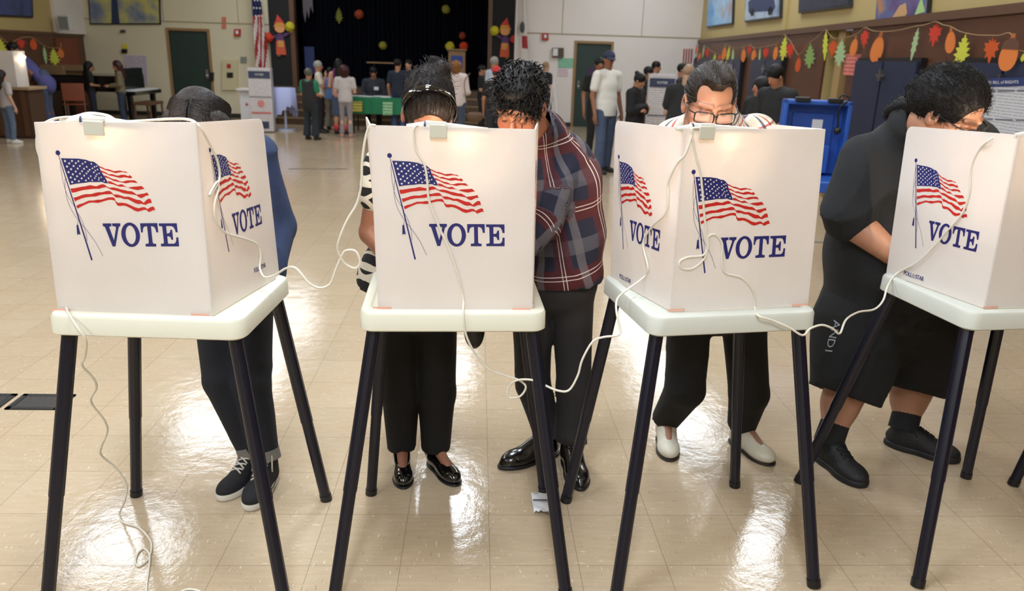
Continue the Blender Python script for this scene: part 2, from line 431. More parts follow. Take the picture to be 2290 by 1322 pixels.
# stage
black_drape = mat('black_side_panel', (24,25,27), rough=.8)
struct('wall_stage', MB().box((X0,YB-.06,.0),(X1-.13,YB+.1,ZC)), black_drape)
struct('wall_stage.001', MB().box((X2+.1,YB-.06,.0),(X3,YB+.1,ZC)), black_drape)
struct('trim_9', MB().box((X1-.13,YB-.1,.0),(X1-.02,YB+.15,ZC)), darkwood)
struct('trim_9.001', MB().box((X2,YB-.1,.0),(X2+.1,YB+.15,ZC)), darkwood)
stagewood = mat('stage_step_wood', (84,64,46), rough=.5, noise=.15, nscale=5)
struct('floor_stage', MB().box((X0,YB-.3,.0),(X3,22.2,.80)), stagewood)
nose = mat('worn_step_edge', (140,116,84), rough=.5)
for k in range(4):
    z = .80*(k+1)/5; y = YB-.3-.28*(4-k)
    s_ = struct('floor_step', MB().box((X0+.1,y,0),(X3-.1,YB-.3,z)), stagewood)
    MB().box((X0+.1,y-.012,z-.03),(X3-.1,y+.03,z+.006)).build('step_edge', nose, s_)
struct('wall_stage_back', MB().box((X0-1,22.2,0),(X3+1,22.3,ZC)), black_drape)
struct('wall_stage_side', MB().box((X0-1,YB+.15,0),(X0-.9,22.3,ZC)), black_drape)
struct('wall_stage_side.001', MB().box((X3+.9,YB+.15,0),(X3+1,22.3,ZC)), black_drape)
# pleated stage curtain
navy = mat('navy_velvet', (6,9,20), rough=.95, spec=.1)
n = 420; V = []; F = []
for i in range(n+1):
    x = X1-.1+(X2-X1+.25)*i/n; y = 20.62+.05*math.sin(i*.62)+.03*math.sin(i*.23+1)
    V += [(x,y,.82),(x,y,ZC)]
    if i: F.append((2*i-2,2*i,2*i+1,2*i-1))
cu = MB().add(V, F).build('stage_curtain', navy, smooth=True)
tag(cu, 'dark navy pleated curtain closing off the stage', 'curtain')
# ceiling lights
lampm = mat('light_diffuser', (250,248,240), rough=.5, emit=(255,246,228), es=3.0)
fram = mat('white_metal', (225,225,222), rough=.4)
CL = []
def ceiling_light(x, y, w, d, power, col=(.84,.95,1.08)):
    e = empty('ceiling_light', (x, y, ZC), 0)
    MB().box((-w/2-.05,-d/2-.05,-.03),(w/2+.05,d/2+.05,0)).build('frame', fram, e)
    MB().box((-w/2,-d/2,-.045),(w/2,d/2,-.03)).build('diffuser', lampm, e)
    L = bpy.data.lights.new('lamp', 'AREA'); L.shape = 'RECTANGLE'; L.size = w; L.size_y = d; L.energy = power; L.color = col
    lo = bpy.data.objects.new('lamp', L); COL.objects.link(lo); lo.location = (0,0,-.06); lo.parent = e
    tag(e, 'rectangular white ceiling light in the hall ceiling', 'ceiling light', 'rows of ceiling lights'); CL.append(e)
ART = json.loads("""
{"canton":[[0.1279,0.8207],[0.1552,0.8198],[0.1983,0.8188],[0.2328,0.8182],[0.2587,0.815],[0.2818,0.8122],[0.3048,0.8046],[0.3279,0.8026],[0.3438,0.7929],[0.3568,0.782],[0.3612,0.7696],[0.367,0.7522],[0.3801,0.7349],[0.3917,0.7175],[0.4049,0.6938],[0.383,0.6947],[0.3626,0.7019],[0.3422,0.7003],[0.3189,0.6999],[0.2898,0.7007],[0.2607,0.6964],[0.2316,0.6942],[0.1967,0.6911],[0.1647,0.6853]],"stars":[[0.1512,0.8063],[0.1947,0.8069],[0.2338,0.8053],[0.2753,0.8011],[0.1758,0.7946],[0.2167,0.7959],[0.258,0.7926],[0.3123,0.7921],[0.16,0.779],[0.201,0.7814],[0.2397,0.7814],[0.2813,0.7774],[0.3302,0.7773],[0.3438,0.781],[0.1832,0.7655],[0.2245,0.7687],[0.2633,0.7679],[0.3157,0.7698],[0.3467,0.7636],[0.2974,0.7622],[0.1656,0.7507],[0.2102,0.7537],[0.2498,0.7554],[0.2872,0.7541],[0.3324,0.7581],[0.1906,0.7399],[0.235,0.7429],[0.2755,0.7441],[0.322,0.7497],[0.3399,0.7397],[0.3545,0.7442],[0.1754,0.7239],[0.2154,0.7298],[0.2601,0.7328],[0.3001,0.7305],[0.3324,0.7306],[0.1999,0.7148],[0.2426,0.719],[0.2855,0.7195],[0.3242,0.7209],[0.3504,0.7208],[0.3649,0.7253],[0.1808,0.7004],[0.223,0.7051],[0.2677,0.7086],[0.3067,0.7098],[0.3475,0.7117],[0.381,0.7062]],"stripes":[[[0.3559,0.7821],[0.3761,0.7749],[0.3947,0.7667],[0.4134,0.7654],[0.429,0.7611],[0.4477,0.7553],[0.4664,0.7572],[0.4851,0.7586],[0.5039,0.7544],[0.5227,0.7528],[0.5321,0.7476],[0.529,0.746],[0.5102,0.7499],[0.4946,0.7507],[0.479,0.7486],[0.4571,0.7455],[0.4415,0.7493],[0.4259,0.7544],[0.4041,0.7588],[0.3885,0.7631],[0.373,0.7695],[0.359,0.7746]],[[0.3621,0.76],[0.3792,0.7557],[0.3979,0.7485],[0.4135,0.7394],[0.4353,0.7406],[0.4541,0.7347],[0.4729,0.7324],[0.4916,0.7375],[0.5135,0.7371],[0.5355,0.7307],[0.5432,0.7362],[0.5606,0.7244],[0.5481,0.7193],[0.5293,0.7225],[0.5105,0.7249],[0.4823,0.7212],[0.4604,0.7254],[0.4385,0.7304],[0.4197,0.7328],[0.3979,0.741],[0.3823,0.7469],[0.3667,0.7493]],[[0.3807,0.7348],[0.3979,0.7311],[0.4198,0.722],[0.4386,0.7148],[0.4573,0.7132],[0.4793,0.7041],[0.4981,0.7031],[0.5232,0.7089],[0.5483,0.7093],[0.574,0.709],[0.5909,0.6952],[0.5704,0.697],[0.5484,0.6991],[0.5139,0.6939],[0.4888,0.6989],[0.4668,0.7012],[0.4386,0.7062],[0.4198,0.7153],[0.401,0.7217],[0.3886,0.7229]],[[0.4026,0.7061],[0.423,0.7032],[0.4449,0.6928],[0.4638,0.6855],[0.4889,0.6894],[0.5046,0.6815],[0.5267,0.6724],[0.5518,0.6761],[0.5833,0.6782],[0.6131,0.6806],[0.6308,0.6659],[0.6087,0.6634],[0.5867,0.6592],[0.5583,0.6634],[0.533,0.6698],[0.511,0.6762],[0.4921,0.6773],[0.4733,0.6764],[0.4544,0.6821],[0.4293,0.6898],[0.4058,0.6926]],[[0.1644,0.6671],[0.1935,0.6694],[0.2314,0.6758],[0.2605,0.6788],[0.2897,0.6848],[0.313,0.6809],[0.3276,0.6786],[0.348,0.6853],[0.3684,0.6894],[0.383,0.6858],[0.3918,0.6784],[0.4074,0.6718],[0.4356,0.6731],[0.4608,0.6686],[0.4797,0.6629],[0.5048,0.659],[0.5238,0.6547],[0.549,0.6532],[0.5649,0.6444],[0.5776,0.6364],[0.6028,0.6395],[0.6249,0.6426],[0.6453,0.6476],[0.6535,0.633],[0.6346,0.631],[0.6189,0.6234],[0.6032,0.6185],[0.5873,0.6237],[0.5745,0.6336],[0.5492,0.6368],[0.5176,0.6401],[0.4924,0.6433],[0.4703,0.6511],[0.442,0.658],[0.42,0.6612],[0.4043,0.6677],[0.3886,0.6742],[0.3626,0.6711],[0.348,0.6663],[0.3275,0.666],[0.3042,0.6656],[0.2779,0.6626],[0.2458,0.6596],[0.2166,0.6541],[0.1932,0.6479],[0.1699,0.6457]],[[0.1768,0.6197],[0.2017,0.6247],[0.231,0.634],[0.2544,0.6382],[0.2894,0.6387],[0.3187,0.6456],[0.3333,0.6483],[0.3626,0.6488],[0.386,0.6542],[0.4035,0.6558],[0.4122,0.6537],[0.42,0.6476],[0.4295,0.6368],[0.4547,0.6372],[0.4799,0.6308],[0.4989,0.6251],[0.5241,0.626],[0.5494,0.6182],[0.5716,0.6109],[0.597,0.6079],[0.6162,0.5945],[0.6319,0.6071],[0.6475,0.6156],[0.6618,0.6144],[0.6686,0.5939],[0.6543,0.5937],[0.6385,0.5893],[0.6291,0.5842],[0.6132,0.5862],[0.6005,0.5901],[0.5815,0.5879],[0.5624,0.5923],[0.537,0.6043],[0.5179,0.6128],[0.4927,0.614],[0.4737,0.6203],[0.4422,0.6214],[0.4295,0.6327],[0.4201,0.6394],[0.3981,0.6377],[0.3713,0.6375],[0.3479,0.6346],[0.3186,0.6265],[0.2893,0.6253],[0.2601,0.623],[0.2308,0.6175],[0.2015,0.6081],[0.1838,0.6007]],[[0.1879,0.5778],[0.21,0.5866],[0.2305,0.5907],[0.2482,0.5974],[0.2716,0.6054],[0.3039,0.6059],[0.3259,0.61],[0.3479,0.6104],[0.3713,0.6158],[0.3919,0.6213],[0.4183,0.623],[0.428,0.6223],[0.4343,0.6178],[0.4391,0.6041],[0.4518,0.5942],[0.4802,0.5946],[0.5055,0.5914],[0.5309,0.5822],[0.5564,0.5716],[0.5818,0.5664],[0.6071,0.5723],[0.623,0.5712],[0.6359,0.5617],[0.6516,0.5702],[0.6706,0.576],[0.6786,0.5734],[0.6859,0.5574],[0.671,0.5567],[0.6584,0.5509],[0.6425,0.5466],[0.6296,0.5574],[0.6137,0.5586],[0.5947,0.5533],[0.5725,0.5489],[0.5502,0.5549],[0.5311,0.5657],[0.5056,0.5763],[0.4866,0.5802],[0.4614,0.577],[0.4471,0.5809],[0.4392,0.5946],[0.4344,0.6054],[0.4139,0.6098],[0.395,0.6089],[0.3684,0.603],[0.342,0.5962],[0.3273,0.5929],[0.295,0.5955],[0.2716,0.5939],[0.2451,0.5845],[0.2186,0.5739],[0.1951,0.5633]]],"ball":[0.1129,0.8468],"ballr":0.0143,"pole":[[0.1152,0.8346],[0.1238,0.8002],[0.1426,0.7208],[0.1805,0.572],[0.2156,0.4268],[0.249,0.2873]],"ropes":[[[0.1219,0.8075],[0.1194,0.7827],[0.1195,0.7554],[0.123,0.708],[0.1323,0.6578],[0.1434,0.625],[0.1633,0.5948],[0.1805,0.5695]],[[0.1421,0.7258],[0.1344,0.6956],[0.1317,0.6578],[0.1345,0.6198],[0.1427,0.5868],[0.1526,0.5614],[0.1712,0.53],[0.1928,0.5019]],[[0.1861,0.5482],[0.2034,0.5228],[0.2177,0.4919],[0.2262,0.4583],[0.2319,0.4323],[0.2321,0.393]],[[0.2015,0.4891],[0.2263,0.4635],[0.2585,0.4222],[0.2879,0.3805],[0.3219,0.3121]],[[0.1899,0.5019],[0.1837,0.4785]]],"tassel":[[0.1757,0.4758],[0.1816,0.479],[0.1881,0.476],[0.188,0.4695],[0.1948,0.4279],[0.1889,0.4252],[0.183,0.4295],[0.1786,0.4284],[0.177,0.4224],[0.1732,0.4237],[0.1753,0.468]],"letters":[[[[0.3423,0.4861],[0.3967,0.4868],[0.3968,0.4718],[0.3863,0.471],[0.3814,0.4666],[0.4036,0.3978],[0.4235,0.4608],[0.423,0.4683],[0.4144,0.4714],[0.4022,0.4719],[0.4021,0.4869],[0.4535,0.4876],[0.4536,0.473],[0.4462,0.4707],[0.4401,0.4631],[0.4093,0.3641],[0.3906,0.3639],[0.3557,0.4641],[0.3508,0.4699],[0.3423,0.4715]]],[[[0.5725,0.4282],[0.5712,0.4137],[0.567,0.3998],[0.56,0.3874],[0.5507,0.3769],[0.5394,0.3689],[0.5268,0.3639],[0.5135,0.3621],[0.5002,0.3636],[0.4875,0.3683],[0.4761,0.376],[0.4666,0.3862],[0.4594,0.3985],[0.4549,0.4122],[0.4534,0.4266],[0.4548,0.4411],[0.4591,0.4548],[0.4661,0.4672],[0.4754,0.4775],[0.4866,0.4853],[0.4991,0.4903],[0.5122,0.4921],[0.5254,0.4906],[0.538,0.486],[0.5494,0.4785],[0.5589,0.4684],[0.5662,0.4562],[0.5708,0.4426]],[[0.5456,0.4274],[0.545,0.4164],[0.5427,0.4059],[0.539,0.3964],[0.534,0.3885],[0.528,0.3825],[0.5213,0.3788],[0.5141,0.3774],[0.507,0.3786],[0.5001,0.3822],[0.494,0.388],[0.4889,0.3958],[0.485,0.4051],[0.4825,0.4156],[0.4816,0.4265],[0.4823,0.4375],[0.4846,0.448],[0.4884,0.4574],[0.4933,0.4652],[0.4993,0.4711],[0.506,0.4748],[0.5131,0.4762],[0.5202,0.475],[0.527,0.4715],[0.5331,0.4657],[0.5383,0.458],[0.5422,0.4487],[0.5447,0.4384]]],[[[0.5802,0.4883],[0.6904,0.4898],[0.6915,0.4412],[0.6787,0.4411],[0.6764,0.4544],[0.67,0.4673],[0.6563,0.4732],[0.6477,0.4731],[0.6493,0.3878],[0.6532,0.3824],[0.6606,0.3808],[0.6705,0.3809],[0.6709,0.3662],[0.6026,0.3654],[0.6024,0.38],[0.6135,0.3802],[0.6209,0.382],[0.6246,0.3875],[0.623,0.4727],[0.6095,0.4725],[0.5985,0.4653],[0.5938,0.4533],[0.5923,0.4403],[0.581,0.4402]]],[[[0.6991,0.4882],[0.815,0.4898],[0.8165,0.4422],[0.8034,0.4421],[0.8,0.4561],[0.7909,0.47],[0.7772,0.4748],[0.7451,0.4744],[0.7461,0.4359],[0.756,0.4364],[0.7645,0.4405],[0.7692,0.4492],[0.7696,0.4553],[0.7814,0.4554],[0.783,0.4026],[0.7711,0.4025],[0.769,0.4122],[0.7639,0.4187],[0.7564,0.4208],[0.7465,0.4211],[0.7475,0.3819],[0.7848,0.3823],[0.7971,0.3886],[0.8022,0.3996],[0.8037,0.416],[0.8169,0.4161],[0.8171,0.3685],[0.7012,0.3671],[0.7008,0.3813],[0.7127,0.3814],[0.7201,0.3844],[0.722,0.3898],[0.7201,0.4658],[0.7179,0.4723],[0.7105,0.4739],[0.6994,0.4742]]]]}""")
# ================================================================ VOTING BOOTHS
def panel_material():
    m = mat('translucent_plastic', (236,232,230), rough=.45, bump=0)
    nt, b = nodes(m); out = nt.nodes['Material Output']
    tr = nt.nodes.new('ShaderNodeBsdfTranslucent'); tr.inputs[0].default_value = srgb(255,244,236)
    ms = nt.nodes.new('ShaderNodeMixShader'); ms.inputs[0].default_value = .30
    nt.links.new(b.outputs[0], ms.inputs[1]); nt.links.new(tr.outputs[0], ms.inputs[2]); nt.links.new(ms.outputs[0], out.inputs[0])
    tc = nt.nodes.new('ShaderNodeTexCoord'); n = nt.nodes.new('ShaderNodeTexNoise'); n.inputs['Scale'].default_value = 5; n.inputs['Detail'].default_value = 4
    nt.links.new(tc.outputs['Object'], n.inputs['Vector'])
    mp = nt.nodes.new('ShaderNodeMapping'); mp.inputs['Scale'].default_value = (170,170,1.5); nt.links.new(tc.outputs['Object'], mp.inputs[0])
    n2 = nt.nodes.new('ShaderNodeTexNoise'); n2.inputs['Scale'].default_value = 1; n2.inputs['Detail'].default_value = 2; nt.links.new(mp.outputs[0], n2.inputs['Vector'])
    h = nmath(nt, 'ADD', n.outputs['Fac'], nmath(nt, 'MULTIPLY', n2.outputs['Fac'], .04))
    bp = nt.nodes.new('ShaderNodeBump'); bp.inputs['Strength'].default_value = .35; bp.inputs['Distance'].default_value = .02
    nt.links.new(h, bp.inputs['Height']); nt.links.new(bp.outputs[0], b.inputs['Normal'])
    # scuffs
    mr = nt.nodes.new('ShaderNodeMapRange'); mr.inputs[1].default_value = .45; mr.inputs[2].default_value = .75
    nt.links.new(n.outputs['Fac'], mr.inputs[0])
    nt.links.new(nmix(nt, nmath(nt, 'MULTIPLY', mr.outputs[0], .25), srgb(234,231,228), srgb(214,208,200)), b.inputs['Base Color'])
    return m
PANEL = panel_material()
TRAY = mat('cream_moulded_tray', (226,224,206), rough=.42, noise=.02, nscale=5, bump=.04, bscale=350)
TRAYG = mat('grey_moulded_tray', (204,206,196), rough=.45, noise=.04, nscale=5, bump=.04, bscale=350)
LEGM = mat('navy_leg_tube', (11,13,30), rough=.34, spec=.5)
INK = mat('navy_ink', (32,34,104), rough=.5); RED = mat('red_ink', (196,32,24), rough=.5); WHT = mat('star_white', (236,233,230), rough=.5)
TAPE = mat('pink_tape', (232,176,156), rough=.6)
SEAM = mat('leg_joint', (60,62,80), rough=.4)
LOGO = text_geo('POLL', 1, .95), text_geo('STAR', 1, .95)
def flagart(f, n, par, du=0, dv=0, su=1, logo=None):
    g = lambda off: (lambda u, v: f((u-.4655)*su+.4655+du, v+dv) + n*off)
    mb = MB(); G = g(.0008)
    for s_ in ART['stripes']: mb.poly([s_], G, mi=1)
    mb.poly([ART['canton']], G, mi=0)
    R = .0085
    S = g(.0014)
    cu_, cv_ = .4655, .6
    for k, (u, v) in enumerate(ART['stars']):
        r = R*(1.12 - .35*(u-.12)/.2)
        pts = [(u+math.sin(i*math.pi/5)*(r if i % 2 == 0 else r*.45), v+math.cos(i*math.pi/5)*(r if i % 2 == 0 else r*.45)*.87) for i in range(10)]
        mb.poly([pts], S, mi=2)
    def stroke(pl, w):
        L = []; Rr = []
        for i, p in enumerate(pl):
            a = pl[max(i-1,0)]; b = pl[min(i+1,len(pl)-1)]; dx, dy = b[0]-a[0], b[1]-a[1]; l = math.hypot(dx,dy) or 1
            ww = w[0]+(w[1]-w[0])*i/(len(pl)-1); L.append((p[0]-dy/l*ww, p[1]+dx/l*ww)); Rr.append((p[0]+dy/l*ww, p[1]-dx/l*ww))
        for i in range(len(pl)-1): mb.add([G(*L[i]), G(*Rr[i]), G(*Rr[i+1]), G(*L[i+1])], [(0,1,2,3)], 0)
    stroke(ART['pole'], (.0016,.0052))
    for r in ART['ropes']: stroke(r, (.0011,.0011))
    bx, by = ART['ball']; mb.poly([[(bx+math.cos(t*math.pi/12)*.0143, by+math.sin(t*math.pi/12)*.0125) for t in range(24)]], G, mi=0)
    mb.poly([ART['tassel']], G, mi=0)
    mb.build('flag_print', [INK, RED, WHT], par, recalc=False)
    mb = MB()
    for l in ART['letters']: mb.poly(l, G, mi=0)
    mb.build('vote_lettering', INK, par, recalc=False)
    if logo:
        u0, v0, w_ = logo; mb = MB(); sc = w_*.40
        for (vs, fs), cx in zip(LOGO, (.21, .79)):
            xs = [p[0] for p in vs]; wd = max(xs)-min(xs)
            mb.add([f(u0+w_*cx+p[0]*w_*.40/wd, v0+p[1]*.040)+n*.0008 for p in vs], fs)
            mb.add([f(u0+w_*cx+p[0]*w_*.40/wd+.0022, v0+p[1]*.040+.001)+n*.0007 for p in vs], fs)
        c = (u0+w_*.5, v0); mb.poly([[(c[0]+math.sin(i*math.pi/5)*(.022 if i % 2 == 0 else .010), c[1]+math.cos(i*math.pi/5)*(.019 if i % 2 == 0 else .009)) for i in range(10)],
                                     [(c[0]+math.sin(i*math.pi/5)*(.015 if i % 2 == 0 else .006), c[1]+math.cos(i*math.pi/5)*(.013 if i % 2 == 0 else .005)) for i in range(10)]], lambda u,v: f(u,v)+n*.0008)
        mb.build('maker_logo', INK, par, recalc=False)
def rpanel(name, root, BL, BR, TL, TR, inner, rnd=(0,0), art=None, bulge=0.0):
    """sheet between four corners; inner = a point on the booth's inside; rnd rounds the top corners"""
    BL, BR, TL, TR = map(Vector, (BL, BR, TL, TR))
    f = lambda u, v: (BL*(1-u)+BR*u)*(1-v)+(TL*(1-u)+TR*u)*v
    n = (BR-BL).cross(TL-BL).normalized()
    if n.dot(Vector(inner)-BL) > 0: n = -n
    def lim(v):
        l = [0.0, 1.0]
        for k, c in enumerate(rnd):
            if c and v > 1-c:
                t = c-math.sqrt(max(0, c*c-(v-1+c)**2)); l[k] = t if k == 0 else 1-t
        return l
    vv = sorted(set([i/14 for i in range(15)]+[1-.06*(1-math.cos(k*math.pi/16))/1.0 for k in range(9)])); NU = 14
    V = []; F = []
    for off in (0, -.005):
        for v in vv:
            l = lim(v)
            for i in range(NU+1): V.append(f(l[0]+(l[1]-l[0])*i/NU, v)+n*off)
    M_ = len(vv); q = lambda s_, j, i: s_*M_*(NU+1)+j*(NU+1)+i
    for j in range(M_-1):
        for i in range(NU): F += [(q(0,j,i),q(0,j,i+1),q(0,j+1,i+1),q(0,j+1,i)), (q(1,j,i),q(1,j+1,i),q(1,j+1,i+1),q(1,j,i+1))]
        F += [(q(0,j,0),q(0,j+1,0),q(1,j+1,0),q(1,j,0)), (q(0,j,NU),q(1,j,NU),q(1,j+1,NU),q(0,j+1,NU))]
    for i in range(NU): F += [(q(0,0,i),q(1,0,i),q(1,0,i+1),q(0,0,i+1)), (q(0,M_-1,i),q(0,M_-1,i+1),q(1,M_-1,i+1),q(1,M_-1,i))]
    mb = MB().add(V, F)
    o = child(mb.build(name, PANEL, smooth=True, auto=.5), root)
    if art is not None: 
        tmp = flagart(f, n, o, **art)
        for c in o.children: c.matrix_parent_inverse = o.matrix_parent_inverse.copy() if False else Matrix.Identity(4)
    return o, f, n
def rrect(w, d, r, z, n=6, cx=0, cy=0):
    P = []
    for sx, sy, a in ((1,1,0),(-1,1,90),(-1,-1,180),(1,-1,270)):
        for k in range(n+1):
            t = math.radians(a+90*k/n); P.append(Vector((cx+sx*(w/2-r)+r*math.cos(t), cy+sy*(d/2-r)+r*math.sin(t), z)))
    return P
BOOTHS = []
def booth(name, FL, ang, feet, pan, label, traym, art, W_=.575, D_=.50, pw=(.048,.05), group=None):
    """FL front-left tray corner (x,y) seen from the camera, ang rotation, feet FL,FR,BL,BR floor points"""
    a = math.radians(ang); ux = Vector((math.cos(a), math.sin(a), 0)); uy = Vector((-math.sin(a), math.cos(a), 0))
    o0 = Vector((FL[0], FL[1], 0)); cen = o0+ux*W_/2+uy*D_/2
    root = empty(name, cen, a, label, 'voting booth')
    # tray: soft edged shallow tub, rim up
    prof = [(-.012,.845,.030),(0,.852,.045),(0.0,.90,.050),(-.004,.908,.048),(-.012,.912,.044),(-.030,.912,.036),(-.036,.905,.032)]
    V = []; F = []
    for (o, z, r) in prof: V += rrect(W_+2*o, D_+2*o, max(r,.01), z)
    n = 28
    for k in range(len(prof)-1): F += [(k*n+i, k*n+(i+1) % n, (k+1)*n+(i+1) % n, (k+1)*n+i) for i in range(n)]
    F += [tuple(range(n-1,-1,-1)), tuple(range((len(prof)-1)*n, len(prof)*n))]
    MB().add(V, F).build('tray', traym, root, smooth=True, auto=.5)
    # legs
    for k, (sx, sy) in enumerate(((0,0),(1,0),(0,1),(1,1))):
        top = o0+ux*(.045 if not sx else W_-.045)+uy*(.055 if not sy else D_-.055)+Vector((0,0,.87))
        ft = Vector((feet[k][0], feet[k][1], 0)); d = (top-ft)
        mid = ft+d*.40
        mb = MB(); nn = 20
        # ribbed oval tube
        for (p0, p1, R) in ((ft+d*.0, mid, .0205), (mid, top, .0222)):
            ax = (p1-p0).normalized(); u = ax.orthogonal().normalized(); u = (ux-ax*ux.dot(ax)).normalized(); w = ax.cross(u); vs = []
            for p in (p0, p1):
                for i in range(nn):
                    t = 2*math.pi*i/nn; rr = R*(1.0 if i % 5 else .93); vs.append(p+(u*math.cos(t)+w*math.sin(t))*rr)
            mb.add(vs, [(i,(i+1)%nn,nn+(i+1)%nn,nn+i) for i in range(nn)]+[tuple(range(nn-1,-1,-1)), tuple(range(nn,2*nn))])
        o = child(mb.build('leg', LEGM, smooth=True, auto=.5), root)
        q = child(MB().cyl(ft+d*.001+Vector((0,0,.001)), ft+d*.03, .0225, .0225, 20).build('foot_cap', black, smooth=True, auto=.5), o); q.matrix_parent_inverse = Matrix.Identity(4)
    # privacy panels
    inner = cen+Vector((0,0,1.1))
    names = ('front','left','right')
    fs = {}
    for key in names:
        if key not in pan: continue
        BL, BR, TL, TR, rnd = pan[key]
        ob, f, n = rpanel('privacy_panel', root, BL, BR, TL, TR, inner, rnd, art.get(key)); fs[key] = (f, n)
    # pink tape tabs at the foot of the front panel
    f, n = fs['front']
    for u in (.03, .93):
        p = [f(u-.06, .0)+n*.008, f(u+.06, .0)+n*.008]
        up = Vector((0,0,.010)); mb = MB().add([p[0]+up*.0+Vector((0,0,.002)), p[1]+Vector((0,0,.002)), p[1]+up, p[0]+up], [(0,1,2,3)])
        child(mb.build('tape_tab', TAPE, recalc=False), root)
    BOOTHS.append((root, fs)); return root, fs
Z0, Z1 = .908, 1.462
def v3(p, z): return (p[0], p[1], z)
b1, F1 = booth('voting_booth', (-1.247,2.168), -3, [(-1.305,2.05),(-.572,2.03),(-1.296,2.68),(-.564,2.653)], dict(
    front=(v3((-1.228,2.215),Z0), v3((-.772,2.186),Z0), (-1.181,2.152,1.458), (-.781,2.215,1.463), (0,0)),
    right=(v3((-.770,2.190),Z0), v3((-.682,2.62),Z0), (-.779,2.215,1.463), (-.700,2.60,1.446), (0,.06)),
    left=(v3((-1.228,2.22),Z0), v3((-1.20,2.66),Z0), (-1.181,2.156,1.458), (-1.15,2.46,1.445), (0,.08))),
    'white voting booth with grey head hair behind it and a folded jacket sleeve', TRAY, dict(front=dict(du=.01,dv=.005), right=dict(du=.01,dv=.01,su=.93,logo=(.60,.12,.19))))
b2, F2 = booth('voting_booth', (-.352,2.23), 2.2, [(-.432,2.06),(.308,2.09),(-.398,2.696),(.287,2.718)], dict(
    front=(v3((-.299,2.275),Z0), v3((.177,2.285),Z0), (-.312,2.28,1.462), (.166,2.288,1.462), (0,0)),
    right=(v3((.179,2.288),Z0), v3((.214,2.73),Z0), (.168,2.291,1.462), (.208,2.72,1.452), (.0,.06)),
    left=(v3((-.299,2.278),Z0), v3((-.350,2.71),Z0), (-.312,2.283,1.462), (-.385,2.72,1.452), (0,.06))),
    'x', TRAY, dict(front=dict(), right=dict(su=.93,logo=(.60,.06,.2))))
b3, F3 = booth('voting_booth', (.54,2.217), 9.3, [(.462,2.06),(1.145,2.136),(.366,2.647),(1.077,2.764)], dict(
    front=(v3((.617,2.297),Z0), v3((1.092,2.378),Z0), (.608,2.30,1.474), (1.072,2.395,1.476), (0,0)),
    left=(v3((.486,2.674),Z0), v3((.615,2.300),Z0), (.470,2.70,1.462), (.606,2.303,1.474), (.05,0)),
    right=(v3((1.094,2.381),Z0), v3((1.02,2.83),Z0), (1.074,2.398,1.476), (1.075,2.86,1.452), (0,.05))),
    'x', TRAYG, dict(front=dict(du=-.03,dv=-.072), left=dict(du=-.03,dv=-.062,logo=(.17,.045,.2))))
b4, F4 = booth('voting_booth', (1.605,2.315), 7, [(1.50,2.136),(2.24,2.24),(1.36,2.80),(2.105,2.844)], dict(
    front=(v3((1.692,2.378),Z0), v3((2.165,2.44),Z0), (1.675,2.37,1.476), (2.15,2.44,1.476), (0,0)),
    left=(v3((1.576,2.805),Z0), v3((1.690,2.382),Z0), (1.566,2.822,1.461), (1.673,2.374,1.476), (.05,0)),
    right=(v3((2.167,2.443),Z0), v3((2.12,2.88),Z0), (2.152,2.443,1.476), (2.12,2.88,1.46), (0,.05))),
    'x', TRAYG, dict(front=dict(du=.04,dv=-.072), left=dict(du=.03,dv=-.058,logo=(.19,.045,.22))))
b5, F5 = booth('voting_booth', (2.42,2.33), 2, [(2.33,2.2),(3.08,2.25),(2.272,2.785),(3.0,2.85)], dict(
    front=(v3((2.47,2.385),Z0), v3((2.945,2.40),Z0), (2.47,2.385,1.47), (2.945,2.4,1.47), (0,0)),
    left=(v3((2.45,2.83),Z0), v3((2.468,2.39),Z0), (2.45,2.83,1.46), (2.468,2.39,1.47), (.05,0))),
    'x', TRAYG, dict(front=dict(dv=-.06), left=dict(dv=-.06)))
for r, l in ((b1, 'cream-trayed voting booth turned to show two printed panels, furthest left, by the floor grates'),
             (b2, 'cream-trayed voting booth seen square on, between the woman with a headband and the plaid-shirted man'),
             (b3, 'grey-trayed voting booth turned left, in front of the man in red-checked shirt and glasses'),
             (b4, 'grey-trayed voting booth where the heavy man in black shirt and shorts is bending'),
             (b5, 'voting booth cut off by the right edge of the photo, only a dark leg showing')): r['label'] = l
